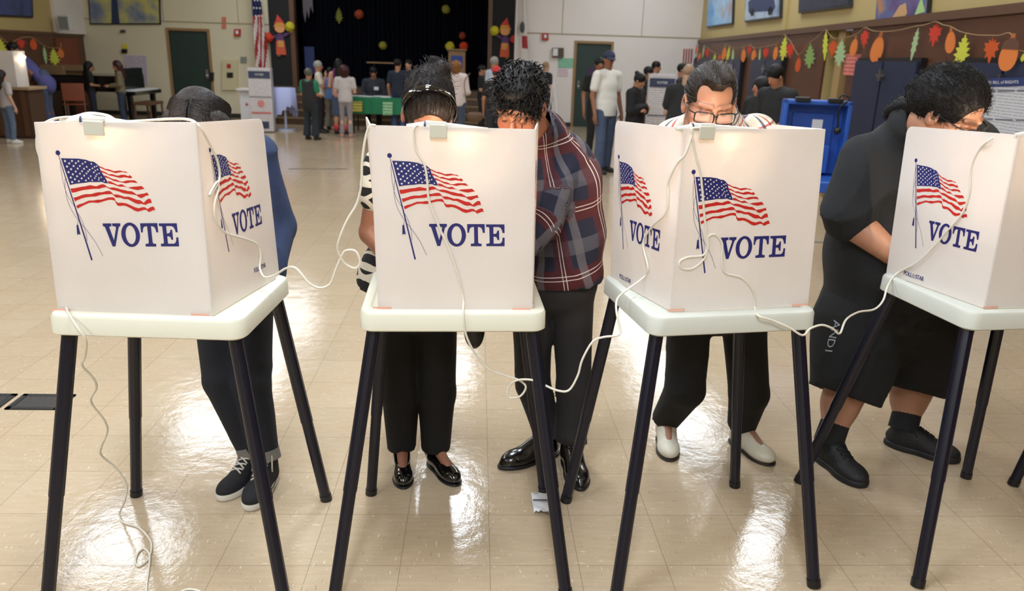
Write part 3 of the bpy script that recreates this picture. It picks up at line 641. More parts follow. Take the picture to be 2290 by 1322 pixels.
# ---------------------------------------------------------------- clip lamps hooked over the front panels
LAMPW = mat('lamp_white', (232,230,222), rough=.4); PAD = mat('lamp_pad', (206,204,188), rough=.6)
GLOW = mat('bulb_glow', (255,240,220), emit=(255,226,190), es=25)
def clip_lamp(F, u0, u1, tilt, label, drop=.0, power=8.0, ulit=.5):
    f, n = F['front']; up = Vector((0,0,1))
    a = f(u0, 1.0); b = f(u1, 1.0); d = (b-a).normalized()
    c = f((u0+u1)/2, 1)
    e = empty('clip_lamp', a - n*.02, 0, label, 'lamp', 'lamps clipped to the voting booths')
    def L(x, y, z): return a + d*x - n*y + up*(z+tilt*x*-1)        # x along panel, y behind it, z above the edge
    Lw = (b-a).length
    # housing: long wedge along the back of the panel
    P = [L(0,.004,.016), L(Lw,.004,.002), L(Lw,.038,.002), L(0,.038,.016), L(0,.004,-.012), L(Lw,.004,-.012), L(Lw,.038,-.012), L(0,.038,-.012)]
    child(MB().add(P, [(0,1,2,3),(7,6,5,4),(0,4,5,1),(1,5,6,2),(2,6,7,3),(3,7,4,0)]).build('lamp_housing', LAMPW, bevel=.003), e)
    # grey pad hanging on the outside and its hook
    P = [L(x, y, z) for y in (-.014, -.008) for x, z in ((.012,.008),(.062,.008),(.062,-.030),(.012,-.030))]
    child(MB().add(P, [(0,1,2,3),(7,6,5,4),(0,4,5,1),(1,5,6,2),(2,6,7,3),(3,7,4,0)]).build('clamp_pad', PAD, bevel=.002), e)
    P = [L(x, y, z) for y in (-.010, .010) for x, z in ((.014,.016),(.060,.016),(.060,.006),(.014,.006))]
    child(MB().add(P, [(0,1,2,3),(7,6,5,4),(0,4,5,1),(1,5,6,2),(2,6,7,3),(3,7,4,0)]).build('clamp_hook', LAMPW, bevel=.002), e)
    # plug at the end
    child(MB().cyl(L(-.002,.012,.004), L(-.055,.010,-.002), .010, .006, 10).build('plug', LAMPW, smooth=True, auto=.6), e)
    child(MB().cyl(L(0,.012,.004), L(-.005,.012,.004), .0115, .0115, 10).build('plug_collar', mat('blue_grey_collar', (60,66,92), rough=.5), smooth=True, auto=.6), e)
    lp = L(Lw*ulit, .040, -.032)
    g = child(MB().cyl(lp-d*.022, lp+d*.022, .009, .009, 12).build('bulb', GLOW, smooth=True, auto=.6), e)
    li = bpy.data.lights.new('bulb_light', 'POINT'); li.energy = power; li.color = (1,.80,.58); li.shadow_soft_size = .012
    lo = bpy.data.objects.new('bulb_light', li); COL.objects.link(lo); lo.location = lp + Vector((0,0,-.016)) + n*.014; lo.parent = e; lo.matrix_parent_inverse = Matrix.Translation(e.location).inverted()
    return e, L
CLIPS = [clip_lamp(F1, .28, .62, .06, 'white clip lamp with a tilted grey pad and loose plug on the far left booth', ulit=.30),
         clip_lamp(F2, .335, .72, .02, 'white clip lamp with grey pad glowing through the square-on booth panel', ulit=.62),
         clip_lamp(F3, .065, .53, .005, 'white clip lamp with grey pad on the booth of the man with glasses', ulit=.55),
         clip_lamp(F4, .10, .5, .0, 'white clip lamp on the booth of the man in black, at the picture edge', ulit=.3)]
# ================================================================ PEOPLE
from mathutils.bvhtree import BVHTree as BVH_
def unit(v): v = np.array(v, float); return v/np.linalg.norm(v)
SK = {'tan':(168,120,92),'brown':(142,96,70),'light':(200,156,130),'deep':(122,82,62),'warm':(184,112,72)}
lin = lambda c: np.array(srgb(c)[:3])
SKIN = mat('skin', (180,130,100), rough=.48, attr='Col', bump=.06, bscale=120); SKIN.node_tree.nodes['Principled BSDF'].inputs['Subsurface Weight'].default_value = .08
SKIN.node_tree.nodes['Principled BSDF'].inputs['Subsurface Radius'].default_value = (.02,.008,.004)
def hairmat(name, c, rough=.38):
    return mat('hair_'+name, c, rough=rough, spec=.3, noise=.35, nscale=90, bump=.5, bscale=40, bstretch=(3,3,1))
def cloth(name, c, rough=.85, bump=.25): return mat('cloth_'+name, c, rough=rough, noise=.08, nscale=25, bump=bump, bscale=350, sheen=.0)
def jeans(name, c): return mat('denim_'+name, c, rough=.8, noise=.22, nscale=7, bump=.5, bscale=500)
def frame3(f, u):
    f = unit(f); u = np.array(u, float); u = unit(u-f*u.dot(f)); return np.array([np.cross(f, u), f, u])   # right, forward, up
def head_sdf(v, c, M, s, detail, ears=True, fat=0):
    L = lambda x, y, z: c+s*(M[0]*x+M[1]*y+M[2]*z)
    E = lambda p, r, k=.012, op='u': v.ell(L(*p), [q*s for q in r], M, k*s, op)
    E((0,-.012,.035), (.076,.096,.092)); E((0,.028,-.035), (.060+fat,.064,.084), .03)
    E((0,.062,-.098), (.024+fat,.02,.018), .025)
    if fat: E((0,.02,-.085), (.07,.06,.05), .03)
    if detail:
        E((-.038,.062,-.028), (.026+fat,.024,.026), .02); E((.038,.062,-.028), (.026+fat,.024,.026), .02)
        for sx in (-1,1):
            E((sx*.031,.100,.010), (.020,.014,.012), .012, 'sub')
            E((sx*.031,.079,.008), (.0135,.0125,.0125), .003)
            v.cone(L(sx*.012,.092,.030), L(sx*.048,.076,.031), .0075*s, .007*s, .008*s)
        v.cone(L(0,.090,.018), L(0,.113,-.024), .0075*s, .012*s, .01*s)
        for sx in (-1,1): E((sx*.0125,.100,-.030), (.0085,.010,.0075), .006)
        E((0,.094,-.057), (.024,.008,.0065), .004); E((0,.091,-.068), (.021,.009,.0075), .004)
        E((0,.103,-.0625), (.026,.008,.0013), .003, 'sub')
        if ears:
            for sx in (-1,1):
                E((sx*.080,-.004,-.004), (.010,.021,.034), .006); E((sx*.086,.002,.0), (.005,.010,.019), .004, 'sub')
    else:
        v.cone(L(0,.090,.018), L(0,.108,-.024), .009*s, .014*s, .012*s)
        for sx in (-1,1): E((sx*.078,-.004,-.004), (.012,.020,.030), .008)
def head_color(V, c, M, s, skin, hairc, stub=0, lips=(150,72,62), brow=1, lash=True):
    q = ((V-c)@M.T)/s; x, y, z = q.T; ax = np.abs(x)
    col = np.tile(lin(skin), (len(V),1)); d = np.sqrt((q**2).sum(1))
    near = d < .17
    def mixc(m, c2, a): 
        w = (m*a*near)[:,None]; col[:] = col*(1-w)+lin(c2)*w
    red = (np.clip(skin[0]+14,0,255), skin[1]*.82, skin[2]*.78)
    mixc(np.exp(-(((ax-.04)/.025)**2+((z+.03)/.025)**2))*(y > .03), red, .55)
    mixc(np.exp(-((x/.018)**2+((z+.025)/.018)**2))*(y > .09), red, .6)
    if stub: mixc(np.clip((-z-.038)/.02,0,1)*(y > .0)*np.clip((.12+z)/.01+1,0,1), (58,46,40), stub)
    mixc((((ax/.025)**2+((z+.0625)/.0125)**2) < 1)*(y > .075), lips, .75)
    if brow: mixc(np.exp(-((z-.033+.16*np.clip(ax-.034,0,1))/.0042)**2)*np.clip((ax-.010)/.008,0,1)*np.clip((.054-ax)/.012,0,1)*(y > .05), hairc, .8*brow)
    if lash:
        mixc((np.abs(z-.0045) < .0018)*(np.abs(ax-.031) < .014)*(y > .06), (34,22,18), .9)
        mixc(np.exp(-(((ax-.031)/.018)**2+((z-.008)/.012)**2))*(y > .06), (skin[0]*.72,skin[1]*.62,skin[2]*.58), .45)
    return col
def hand_sdf(v, w, d, side, s, nrm, curl=.5, fine=True):
    """w wrist, d direction the hand points, nrm palm normal; five separate fingers"""
    d = unit(d); nrm = np.array(nrm,float); nrm = unit(nrm-d*nrm.dot(d)); a = np.cross(d, nrm)*side
    M = np.array([a, d, nrm])
    v.cone(w, w+d*.03*s, .026*s, .03*s, .012, fl=nrm, f=.72)
    v.ell(w+d*.06*s, (.042*s,.048*s,.017*s), M, .012)
    if not fine:
        v.cone(w+d*.08*s, w+d*.15*s+nrm*.03*s, .03*s, .02*s, .012, fl=nrm, f=.5); v.cone(w+d*.03*s+a*.03*s, w+d*.08*s+a*.055*s+nrm*.02*s, .013*s, .010*s, .008); return
    for i, (o, l) in enumerate(((.031,.072),(.011,.080),(-.010,.075),(-.030,.060))):
        b = w+d*.098*s+a*o*s; c1 = curl*(.75+.12*i)
        d1 = d*math.cos(c1)+nrm*math.sin(c1); d2 = d*math.cos(c1*2.1)+nrm*math.sin(c1*2.1); d3 = d*math.cos(c1*2.9)+nrm*math.sin(c1*2.9)
        p1 = b+d1*l*.45*s; p2 = p1+d2*l*.32*s; p3 = p2+d3*l*.25*s; r = (.0088 if i < 3 else .0076)*s
        v.cone(b-d*.02*s, p1, r*1.08, r, .005); v.cone(p1, p2, r, r*.93, .003); v.cone(p2, p3, r*.93, r*.8, .003)
    b = w+d*.03*s+a*.03*s; d1 = unit(d*.75+a*.75+nrm*.35); p1 = b+d1*.045*s; p2 = p1+unit(d*.95+a*.25+nrm*.35)*.032*s
    v.cone(b, p1, .0135*s, .0105*s, .01); v.cone(p1, p2, .0105*s, .0085*s, .004)
def stand(X, Y, face, h=1.72, arms='down', lean=0, tilt=0, turn=0, girth=1.0, step=.0, sit=False, sh=.19, leanside=0, hz=None):
    """joints of a standing figure; face = direction it looks at, degrees, 0 = towards the camera (-Y), 90 = towards +X"""
    s = h/1.75; a = math.radians(face); fw = np.array([math.sin(a), -math.cos(a), 0]); rt = np.cross(fw, [0,0,1]); up = np.array([0,0,1.])
    O = np.array([X, Y, 0.])
    P = lambda r, f, z: O+(rt*r+fw*f+up*z)*s
    le = math.radians(lean)
    def T(r, f, z, z0=.95):           # above the hips everything leans forward
        f2 = f*math.cos(le)+(z-z0)*math.sin(le); z2 = z0+(z-z0)*math.cos(le)-f*math.sin(le); return P(r+leanside*(z-z0), f2, z2)
    J = dict(fw=fw, rt=rt, s=s, g=girth, h=h)
    dz = 0
    for k, sg in (('R',1),('L',-1)):
        st = step*sg
        J['hip'+k] = P(.09*sg*girth, 0, .90); J['kn'+k] = P(.10*sg*girth, .02+st*.5, .48); J['an'+k] = P(.11*sg*girth, -.02+st, .09); J['toe'+k] = P(.13*sg*girth, .16+st, .03)
        if sit: J['hip'+k] = P(.09*sg, -.1, .50); J['kn'+k] = P(.12*sg, .32, .48); J['an'+k] = P(.12*sg, .28, .09); J['toe'+k] = P(.13*sg, .45, .03)
        J['sh'+k] = T(sh*sg, -.01, 1.42)
        if arms == 'down': J['el'+k] = T((sh+.06)*sg, -.03, 1.13); J['wr'+k] = P((sh+.07)*sg+leanside*.0, .06+math.sin(le)*.35, .87); J['hd'+k] = unit(-up+.1*fw)
        elif arms == 'cross': J['el'+k] = T((sh+.05)*sg, .02, 1.14); J['wr'+k] = T(.0*sg-.02*sg, .20, 1.16+.03*sg); J['hd'+k] = unit(-rt*sg+.1*fw+.1*up)
        elif arms == 'front': J['el'+k] = T((sh+.05)*sg, .0, 1.13); J['wr'+k] = T((sh-.06)*sg, .26, 1.10); J['hd'+k] = unit(fw-.1*up)
        elif arms == 'face': 
            if sg > 0: J['el'+k] = T(sh+.03, .10, 1.15); J['wr'+k] = T(.06, .17, 1.40); J['hd'+k] = unit(up-.2*rt)
            else: J['el'+k] = T(-(sh+.03), .03, 1.13); J['wr'+k] = T(-.02, .2, 1.12); J['hd'+k] = unit(rt+.2*fw)
        elif arms == 'hipR':
            if sg > 0: J['el'+k] = T(sh+.14, -.08, 1.18); J['wr'+k] = T(.17, .02, 1.0); J['hd'+k] = unit(-up-.4*rt)
            else: J['el'+k] = T(-(sh+.06), -.03, 1.13); J['wr'+k] = P(-(sh+.07), .06, .87); J['hd'+k] = -up
    for k, p in (('pelvis',(0,0,.96)),('waist',(0,.0,1.08)),('chest',(0,0,1.28)),('neck',(0,-.02,1.47))): J[k] = T(*p)
    if sit:
        for k in list(J):
            if k in ('pelvis','waist','chest','neck','shR','shL','elR','elL','wrR','wrL'): J[k] = J[k]-np.array([0,0,.40*s])-fw*.1
    ti = math.radians(tilt); tu = math.radians(turn)
    hf = unit((fw*math.cos(tu)+rt*math.sin(tu))*math.cos(ti)-up*math.sin(ti)); hu = unit(up*math.cos(ti)+fw*math.sin(ti))
    J['hf'] = hf; J['hu'] = hu; J['head'] = J['neck']+unit(hu*.75+up*.45+fw*math.sin(ti)*.35)*.165*s
    J['hs'] = .93*s**.5
    return J
def bbox(J, pad=.16, keys=None):
    P = np.array([J[k] for k in J if isinstance(J[k], np.ndarray) and k[:2] in ('he','ne','ch','wa','pe','sh','el','wr','hi','kn','an','to') and (keys is None or k in keys)])
    return P.min(0)-pad, P.max(0)+pad
def torso(v, J, e, k=.05):
    s, g, fw = J['s'], J['g'], J['fw']; W = J.get('W', {})
    cw, ww, pw = W.get('chest',.148), W.get('waist',.135*g), W.get('hip',.152*g)
    f = W.get('dep',.68)
    ax = unit(J['chest']-J['pelvis']); fl = unit(fw-ax*np.dot(fw, ax))
    v.cone(J['chest'], J['waist'], cw*s+e, ww*s+e, k, fl=fl, f=f); v.cone(J['waist'], J['pelvis'], ww*s+e, pw*s+e, k, fl=fl, f=f*1.02)
    v.cone(J['shR']*.8+J['shL']*.2, J['shL']*.8+J['shR']*.2, .062*s+e, .062*s+e, k, )
    v.cone(J['chest'], J['neck']-(J['neck']-J['chest'])*.25, cw*s*.93+e, .085*s+e, k, fl=fl, f=.62)
    if 'bust' in J:
        b = J['bust']
        for sg in (1,-1): v.ell(J['chest']+J['rt']*.07*sg*s+fl*(.07)*s-ax*.01, (.06*b+e,)*3, None, .04)
    if 'belly' in J: v.ell(J['waist']+fl*.06*s, (ww*s*.95+e, ww*s*.85+e, ww*s*1.0+e), frame3(fl, ax), .06)
def arm(v, J, k, e, part='all', r=(.050,.040,.027)):
    s = J['s']; r = J.get('armr', r)
    sh, el, wr = J['sh'+k], J['el'+k], J['wr'+k]
    if part in ('all','short'):
        b = el if part == 'all' else sh+(el-sh)*J.get('sleeve',.62)
        v.cone(sh, b, r[0]*s+e, (r[1] if part == 'all' else r[1]*1.12)*s+e, .02)
    if part == 'all': v.cone(el, wr, r[1]*s+e, r[2]*s+e, .012)
def leg(v, J, k, e0, e1, lo=1.0, r=None, kk=.02):
    s, g = J['s'], J['g']; r = r or J.get('legr', (.083,.055,.040)); hip, kn, an = J['hip'+k], J['kn'+k], J['an'+k]
    v.cone(hip, kn, r[0]*s*g+e0, r[1]*s*g+e0, kk)
    if lo > 0:
        e = an if lo >= 1 else kn+(an-kn)*lo; v.cone(kn, e, r[1]*s*g+e0, r[2]*s*g+e1, kk)
        if e0 < .004: v.ell(kn+(an-kn)*.3-J['fw']*.015*s, (r[1]*.95*s*g,r[1]*.95*s*g,.09*s), None, .03)
def folds(amp, f=38, seed=0, d=(0,0,1)):
    r = random.Random(seed); a = [r.uniform(0,6.28) for _ in range(6)]
    def fn(X, Y, Z):
        w = np.sin(9*X+a[0]+2*np.sin(5*Z+a[1]))+np.sin(8*Y+a[2]+2*np.sin(4*X))
        r1 = np.abs(np.sin(.5*f*(Z+.5*X)+1.6*w+a[3])); r2 = np.abs(np.sin(.32*f*(Z-.7*X+.4*Y)+1.3*w+a[4]))
        return amp*((np.sqrt(r1)-.8)*1.1*(.5+.5*np.sin(7*Z+a[5]+w))+(np.sqrt(r2)-.8)*.8)
    return fn
def shoe_mesh(an, toe, s, kind):
    """world-space shoe parts: list of (name, material, MB, smooth)"""
    an = np.array(an); toe = np.array(toe); f = toe-an; f[2] = 0; f = unit(f); r = np.cross(f, [0,0,1.]); up = np.array([0,0,1.])
    heel = np.array([an[0], an[1], 0])-f*.055*s; Ls = np.linalg.norm((toe-heel)*[1,1,0])+.035*s
    lo = np.minimum(heel, toe)-.10; hi = np.maximum(heel, toe)+.10; lo[2] = -.01; hi[2] = .24
    h = .0045 if kind.get('hi') else .011
    P = lambda x, y, z: heel+r*x*s+f*y*s+up*z*s; M = np.array([r, f, up]); L = Ls/s; w = kind.get('w',.046)
    v = Vol(lo, hi, h)
    sole = kind.get('sole',.022)
    v.ell(P(0,L*.34,.045), (w*s*.95,L*.36*s,.05*s), M, .01); v.ell(P(0,L*.70,.030), (w*1.08*s,L*.30*s,.037*s), M, .02)
    tp = kind.get('top',.09)
    if not kind.get('pump'):
        v.cone(P(0,L*.62,.032), P(0,.075,.085), .031*s, .040*s, .02); v.cone(P(0,.055,.05), P(0,.058,max(tp,.12)+.02), .043*s, .046*s, .02)
    else: v.cone(P(0,.05,.05), P(0,.05,tp), .036*s, .036*s, .02)
    if kind.get('point'): v.cone(P(0,L*.7,.026), P(0,L*.97,.018), .034*s, .016*s, .02, fl=up, f=.62)
    if kind.get('pump'):
        v.ell(P(0,L*.40,.085), (w*.78*s,L*.27*s,.058*s), M, .006, 'sub')
    v.half([0,0,.004], [0,0,-1], 0); v.half(P(0,0,kind.get('top',.09)), [0,0,1], .004)
    V, F = v.mesh(); out = [('upper', V, F, None)]
    v = Vol(lo, hi, h)
    v.ell(P(0,L*.30,.012), (w*.98*s,L*.33*s,.05*s), M, .01); v.ell(P(0,L*.68,.012), (w*1.16*s,L*.335*s,.05*s), M, .02)
    if kind.get('point'): v.cone(P(0,L*.7,.012), P(0,L*.985,.012), .036*s, .018*s, .02)
    v.half([0,0,sole*s], [0,0,1], .003); v.half([0,0,.001], [0,0,-1], 0)
    V, F = v.mesh(); out.append(('sole', V, F, None)); return out, P, L
def make_shoes(J, par, kind, upper, solem, laces=None, s=None, keep='RL'):
    s = s or J['s']
    for k in keep:
        parts, P, L = shoe_mesh(J['an'+k], J['toe'+k], s, kind)
        up = npmesh('shoe', parts[0][1], parts[0][2], upper, par)
        npmesh('sole', parts[1][1], parts[1][2], solem, up)
        if kind.get('foxing'):
            mb = MB()
            ring = []
            for i in range(29):
                t = 2*math.pi*i/28; w = (.0545 if math.sin(t) > -.2 else .050); ring.append(P(math.cos(t)*w*1.0, L*.5+math.sin(t)*L*.485, .037))
            mb.tube(ring, .002, 5); 
            mb.build('foxing_stripe', mat('navy_stripe',(24,26,40)), up, smooth=True)
        if laces:
            mb = MB(); n = kind.get('nl',6); bv_ = BVH_.FromPolygons([Vector(q) for q in parts[0][1]], [tuple(int(t) for t in q) for q in parts[0][2]])
            def S_(p):
                h_ = bv_.ray_cast(Vector(p)+Vector((0,0,.12))+Vector(-1*np.array([0,0,0])), Vector((0,0,-1)))[0]; return (h_+Vector((0,0,.0025))) if h_ else Vector(p)
            for i in range(n):
                y = L*.62-i*.021; z = .063+i*.0125
                for sg in (1,-1):
                    pts = [S_(P(xx*sg, y+dy, z)) for xx, dy in ((-.024,0),(-.010,-.003),(.010,-.010),(.024,-.016))]
                    mb.tube([Vector(p) for p in spline(pts,3)], kind.get('lr',.0033), 5)
            for sg in (1,-1):
                pts = [S_(P(.004*sg,L*.62-n*.018,.06)), S_(P(.02*sg,L*.62-n*.018+.02,.06))+Vector((0,0,.008)), S_(P(.034*sg,L*.62-n*.018+.03,.05)), S_(P(.040*sg,L*.62-n*.018+.050,.02))]
                mb.tube([Vector(p) for p in spline(pts,3)], kind.get('lr',.0033), 5)
            mb.build('laces', laces, up, smooth=True)
        if kind.get('heel'):
            mb = MB(); mb.cyl(P(0,.03,.0), P(0,.022,.05), .02*s, .034*s, 14); mb.build('heel', upper, up, smooth=True, auto=.6)
def patcoord(V, segs, fw):
    """pattern coordinates: (around, along, bone) from the nearest bone"""
    best = np.full(len(V), 9.); out = np.zeros((len(V),3))
    for i, (a, b, w) in enumerate(segs):
        a = np.array(a); b = np.array(b); ba = b-a; L2 = ba.dot(ba); t = np.clip(((V-a)@ba)/L2, -.3, 1.3); q = V-a-t[:,None]*ba; r = np.linalg.norm(q, axis=1)
        ax = ba/np.sqrt(L2); u = np.array(fw, float); u = unit(u-ax*u.dot(ax)) if abs(u.dot(ax)) < .95 else unit(np.cross(ax, [1,0,0])); w2 = np.cross(ax, u)
        ang = np.arctan2(q@w2, q@u); m = r*w < best
        best[m] = (r*w)[m]; out[m] = np.stack([ang*w_of(i), t*np.sqrt(L2), np.full(len(V), i)], 1)[m]
    return out
w_of = lambda i: .15 if i == 0 else .06
def local(J, p): c, M, s = J['head'], frame3(J['hf'], J['hu']), J['hs']; return c+s*(M[0]*p[0]+M[1]*p[1]+M[2]*p[2])
def hair(J, style, m, par, h=.012, seed=0, noise=.0, strands=0, sm=None):
    c, M, s = J['head'], frame3(J['hf'], J['hu']), J['hs']
    L = lambda x, y, z: c+s*(M[0]*x+M[1]*y+M[2]*z)
    ext = .2 if style in ('short','slick','spiky','buzz') else .34
    v = Vol(c-ext, c+ext, h) if style != 'long' else Vol(c-.4, c+.3, h)
    E = lambda p, r, k=.012, op='u': v.ell(L(*p), [q*s for q in r], M, k*s, op)
    if style == 'buzz': E((0,-.014,.038), (.080,.100,.094))
    elif style == 'slick': E((0,-.016,.036), (.0805,.101,.0945)); E((0,.045,.105), (.042,.05,.022), .02)
    elif style == 'spiky': E((0,-.018,.042), (.086,.104,.098)); E((0,.02,.10), (.066,.07,.034), .03)
    elif style == 'curly': E((0,-.03,.02), (.125,.12,.125)); E((0,-.03,-.08), (.11,.08,.09), .05)
    else: E((0,-.016,.042), (.087,.106,.100))
    if style in ('long','wavy'):
        d = np.array([0,0,-1.]); b = J['fw']
        for sx in (-1,1):
            p = L(sx*.062,-.035,-.03); v.cone(p, p+d*.20*s-b*.02, .042*s, .035*s, .04)
        p = L(0,-.07,-.03); v.cone(p, p+d*.26*s-b*.05*s, .065*s, .05*s, .05)
    if style == 'bun': E((0,-.10,.10), (.045,.045,.04), .012)
    if style == 'messybun': E((-.02,-.075,.115), (.042,.040,.036), .02); E((0,-.055,.07), (.074,.075,.070), .03); E((-.03,-.075,.135), (.038,.036,.030), .01)
    if style == 'pony':
        E((0,-.055,.03), (.09,.095,.10), .03)
        for a, b, r in (((0,-.10,-.05),(-.02,-.155,-.085),.036),((-.02,-.155,-.085),(-.03,-.18,-.13),.030)): v.cone(L(*a), L(*b), r*s, r*.8*s, .02)
    # open the face
    if style in ('slick','buzz'): E((0,.115,-.008), (.072,.075,.098), .01, 'sub'); [E((sx*.050,.095,.070), (.032,.045,.045), .012, 'sub') for sx in (-1,1)] if style == 'slick' else None; E((0,.07,-.085), (.10,.085,.085), .01, 'sub')
    elif style == 'spiky': E((0,.125,-.012), (.074,.062,.080), .012, 'sub'); E((0,.05,-.10), (.11,.10,.08), .01, 'sub')
    elif style in ('pony',): E((0,.12,.004), (.084,.075,.085), .015, 'sub'); E((0,.03,-.095), (.12,.09,.092), .015, 'sub')
    elif style in ('messybun',): E((0,.12,-.002), (.080,.070,.080), .01, 'sub'); E((0,.04,-.115), (.12,.10,.085), .012, 'sub')
    elif style in ('curly','long','wavy'): E((0,.125,-.045), (.068,.085,.095), .012, 'sub')
    else: E((0,.12,-.035), (.072,.078,.088), .012, 'sub'); E((0,.04,-.11), (.12,.10,.085), .01, 'sub')
    if noise: v.disp(folds(noise, 150 if h < .006 else 60, seed))
    V, F = v.mesh()
    o = npmesh('hair', V, F, m, par)
    if strands:
        rr = random.Random(seed); mb = MB()
        q = ((V-c)@M.T)/s
        cand = [i for i in range(len(V)) if q[i][2] > -.05]
        for _ in range(strands):
            i = rr.choice(cand); p = q[i].copy()
            if style == 'spiky':
                d = np.array([rr.uniform(-.5,.9), rr.uniform(.0,1.0), rr.uniform(-.3,.3)]); n = unit(p-np.array([0,-.015,.03])); ln = rr.uniform(.010,.024)
                w = unit(np.cross(n,[rr.random(),rr.random(),rr.random()]))
                pts = [p-n*.004, p+n*.45*ln+d*ln*.25, p+n*.75*ln+d*ln*.7+w*ln*.2, p+n*.7*ln+d*ln*1.2+w*ln*.5]
                r0 = .0030
            else:
                ctr = np.array([0,-.015,.04])
                if style == 'slick': g = lambda p: np.array([p[0]*1.5,-1.0,0])
                elif style in ('long','wavy'): g = lambda p: np.array([np.sign(p[0]+.004)*.9,-.25,-.5])
                elif style == 'messybun': g = lambda p: np.array([-p[0]*4,-.8,.9-p[1]*4])
                else: g = lambda p: np.array([-p[0]*3,-1.0,-.1])
                pts = [p]; R0 = np.linalg.norm(p-ctr); lift = rr.uniform(.0,.003)
                for _k in range(5):
                    n = unit(pts[-1]-ctr); d = g(pts[-1])+np.array([rr.gauss(0,.12) for _q in range(3)]); d = d-n*d.dot(n); d = unit(d)
                    nx = pts[-1]+d*.011; 
                    el = lambda P_: math.sqrt((P_[0]/.087)**2+((P_[1]+.016)/.106)**2+((P_[2]-.042)/.100)**2)
                    k0 = el(p); nx = ctr+(nx-ctr)*(k0/max(el(nx),.3)); pts.append(nx+n*.0004)
                pts = [P_+unit(P_-ctr)*(.0008+lift) for P_ in pts]; r0 = .0011
            W_ = [Vector(L(*P_)) for P_ in pts]
            mb.tube(spline(W_, 2) if style == 'spiky' else W_, r0*s, 4, taper=lambda t: 1-.85*t if style == 'spiky' else .35+1.2*t*(1-t))
        mb.build('hair_strands', sm or m, o, smooth=True)
    return o
def glasses(J, par, w=.029, hh=.0165, y=.112, z=.006, thick=.0024, rect=True):
    gm = mat('black_spectacle_frame', (14,14,18), rough=.25); lm = mat('spectacle_lens', (255,255,255), rough=.02, alpha=.10, spec=.8)
    Lc = lambda p: Vector(local(J, p)); mb = MB(); ln = MB()
    for sx in (-1,1):
        pts = []
        for i in range(24):
            t = 2*math.pi*i/24; e = .45 if rect else .8
            cx = math.copysign(abs(math.cos(t))**e, math.cos(t)); cz = math.copysign(abs(math.sin(t))**e, math.sin(t))
            px = sx*.034+cx*w; pts.append(Lc((px, y-.25*max(0,abs(px)-.02), z+cz*hh+ .02*(abs(px)-.03))))
        mb.tube(pts+[pts[0]], thick*J['hs'], 6)
        ln.add(pts, [tuple(range(24))])
        mb.tube([Lc((sx*.062,y-.012,z+.010)), Lc((sx*.078,y-.035,z+.010)), Lc((sx*.084,.02,z+.006)), Lc((sx*.083,-.01,z+.004))], .0024, 6)
    mb.tube([Lc((-.007,y-.001,z+.006)), Lc((0,y+.003,z+.008)), Lc((.007,y-.001,z+.006))], .0026, 6)
    g = mb.build('glasses', gm, par, smooth=True); ln.build('lens', lm, g); return g
def cap(J, par, m, back=False, h=.010):
    c, M, s = J['head'], frame3(J['hf'], J['hu']), J['hs']; L = lambda x, y, z: c+s*(M[0]*x+M[1]*y+M[2]*z)
    v = Vol(c-.26, c+.26, h); sg = -1 if back else 1
    v.ell(L(0,-.012,.052), (.092*s,.112*s,.098*s), M, .01); v.half(L(0,0,.035), -M[2]*1.0, .006)
    v.ell(L(0,sg*.125,.036), (.075*s,.085*s,.012*s), M, .008)
    V, F = v.mesh(); return npmesh('cap', V, F, m, par)
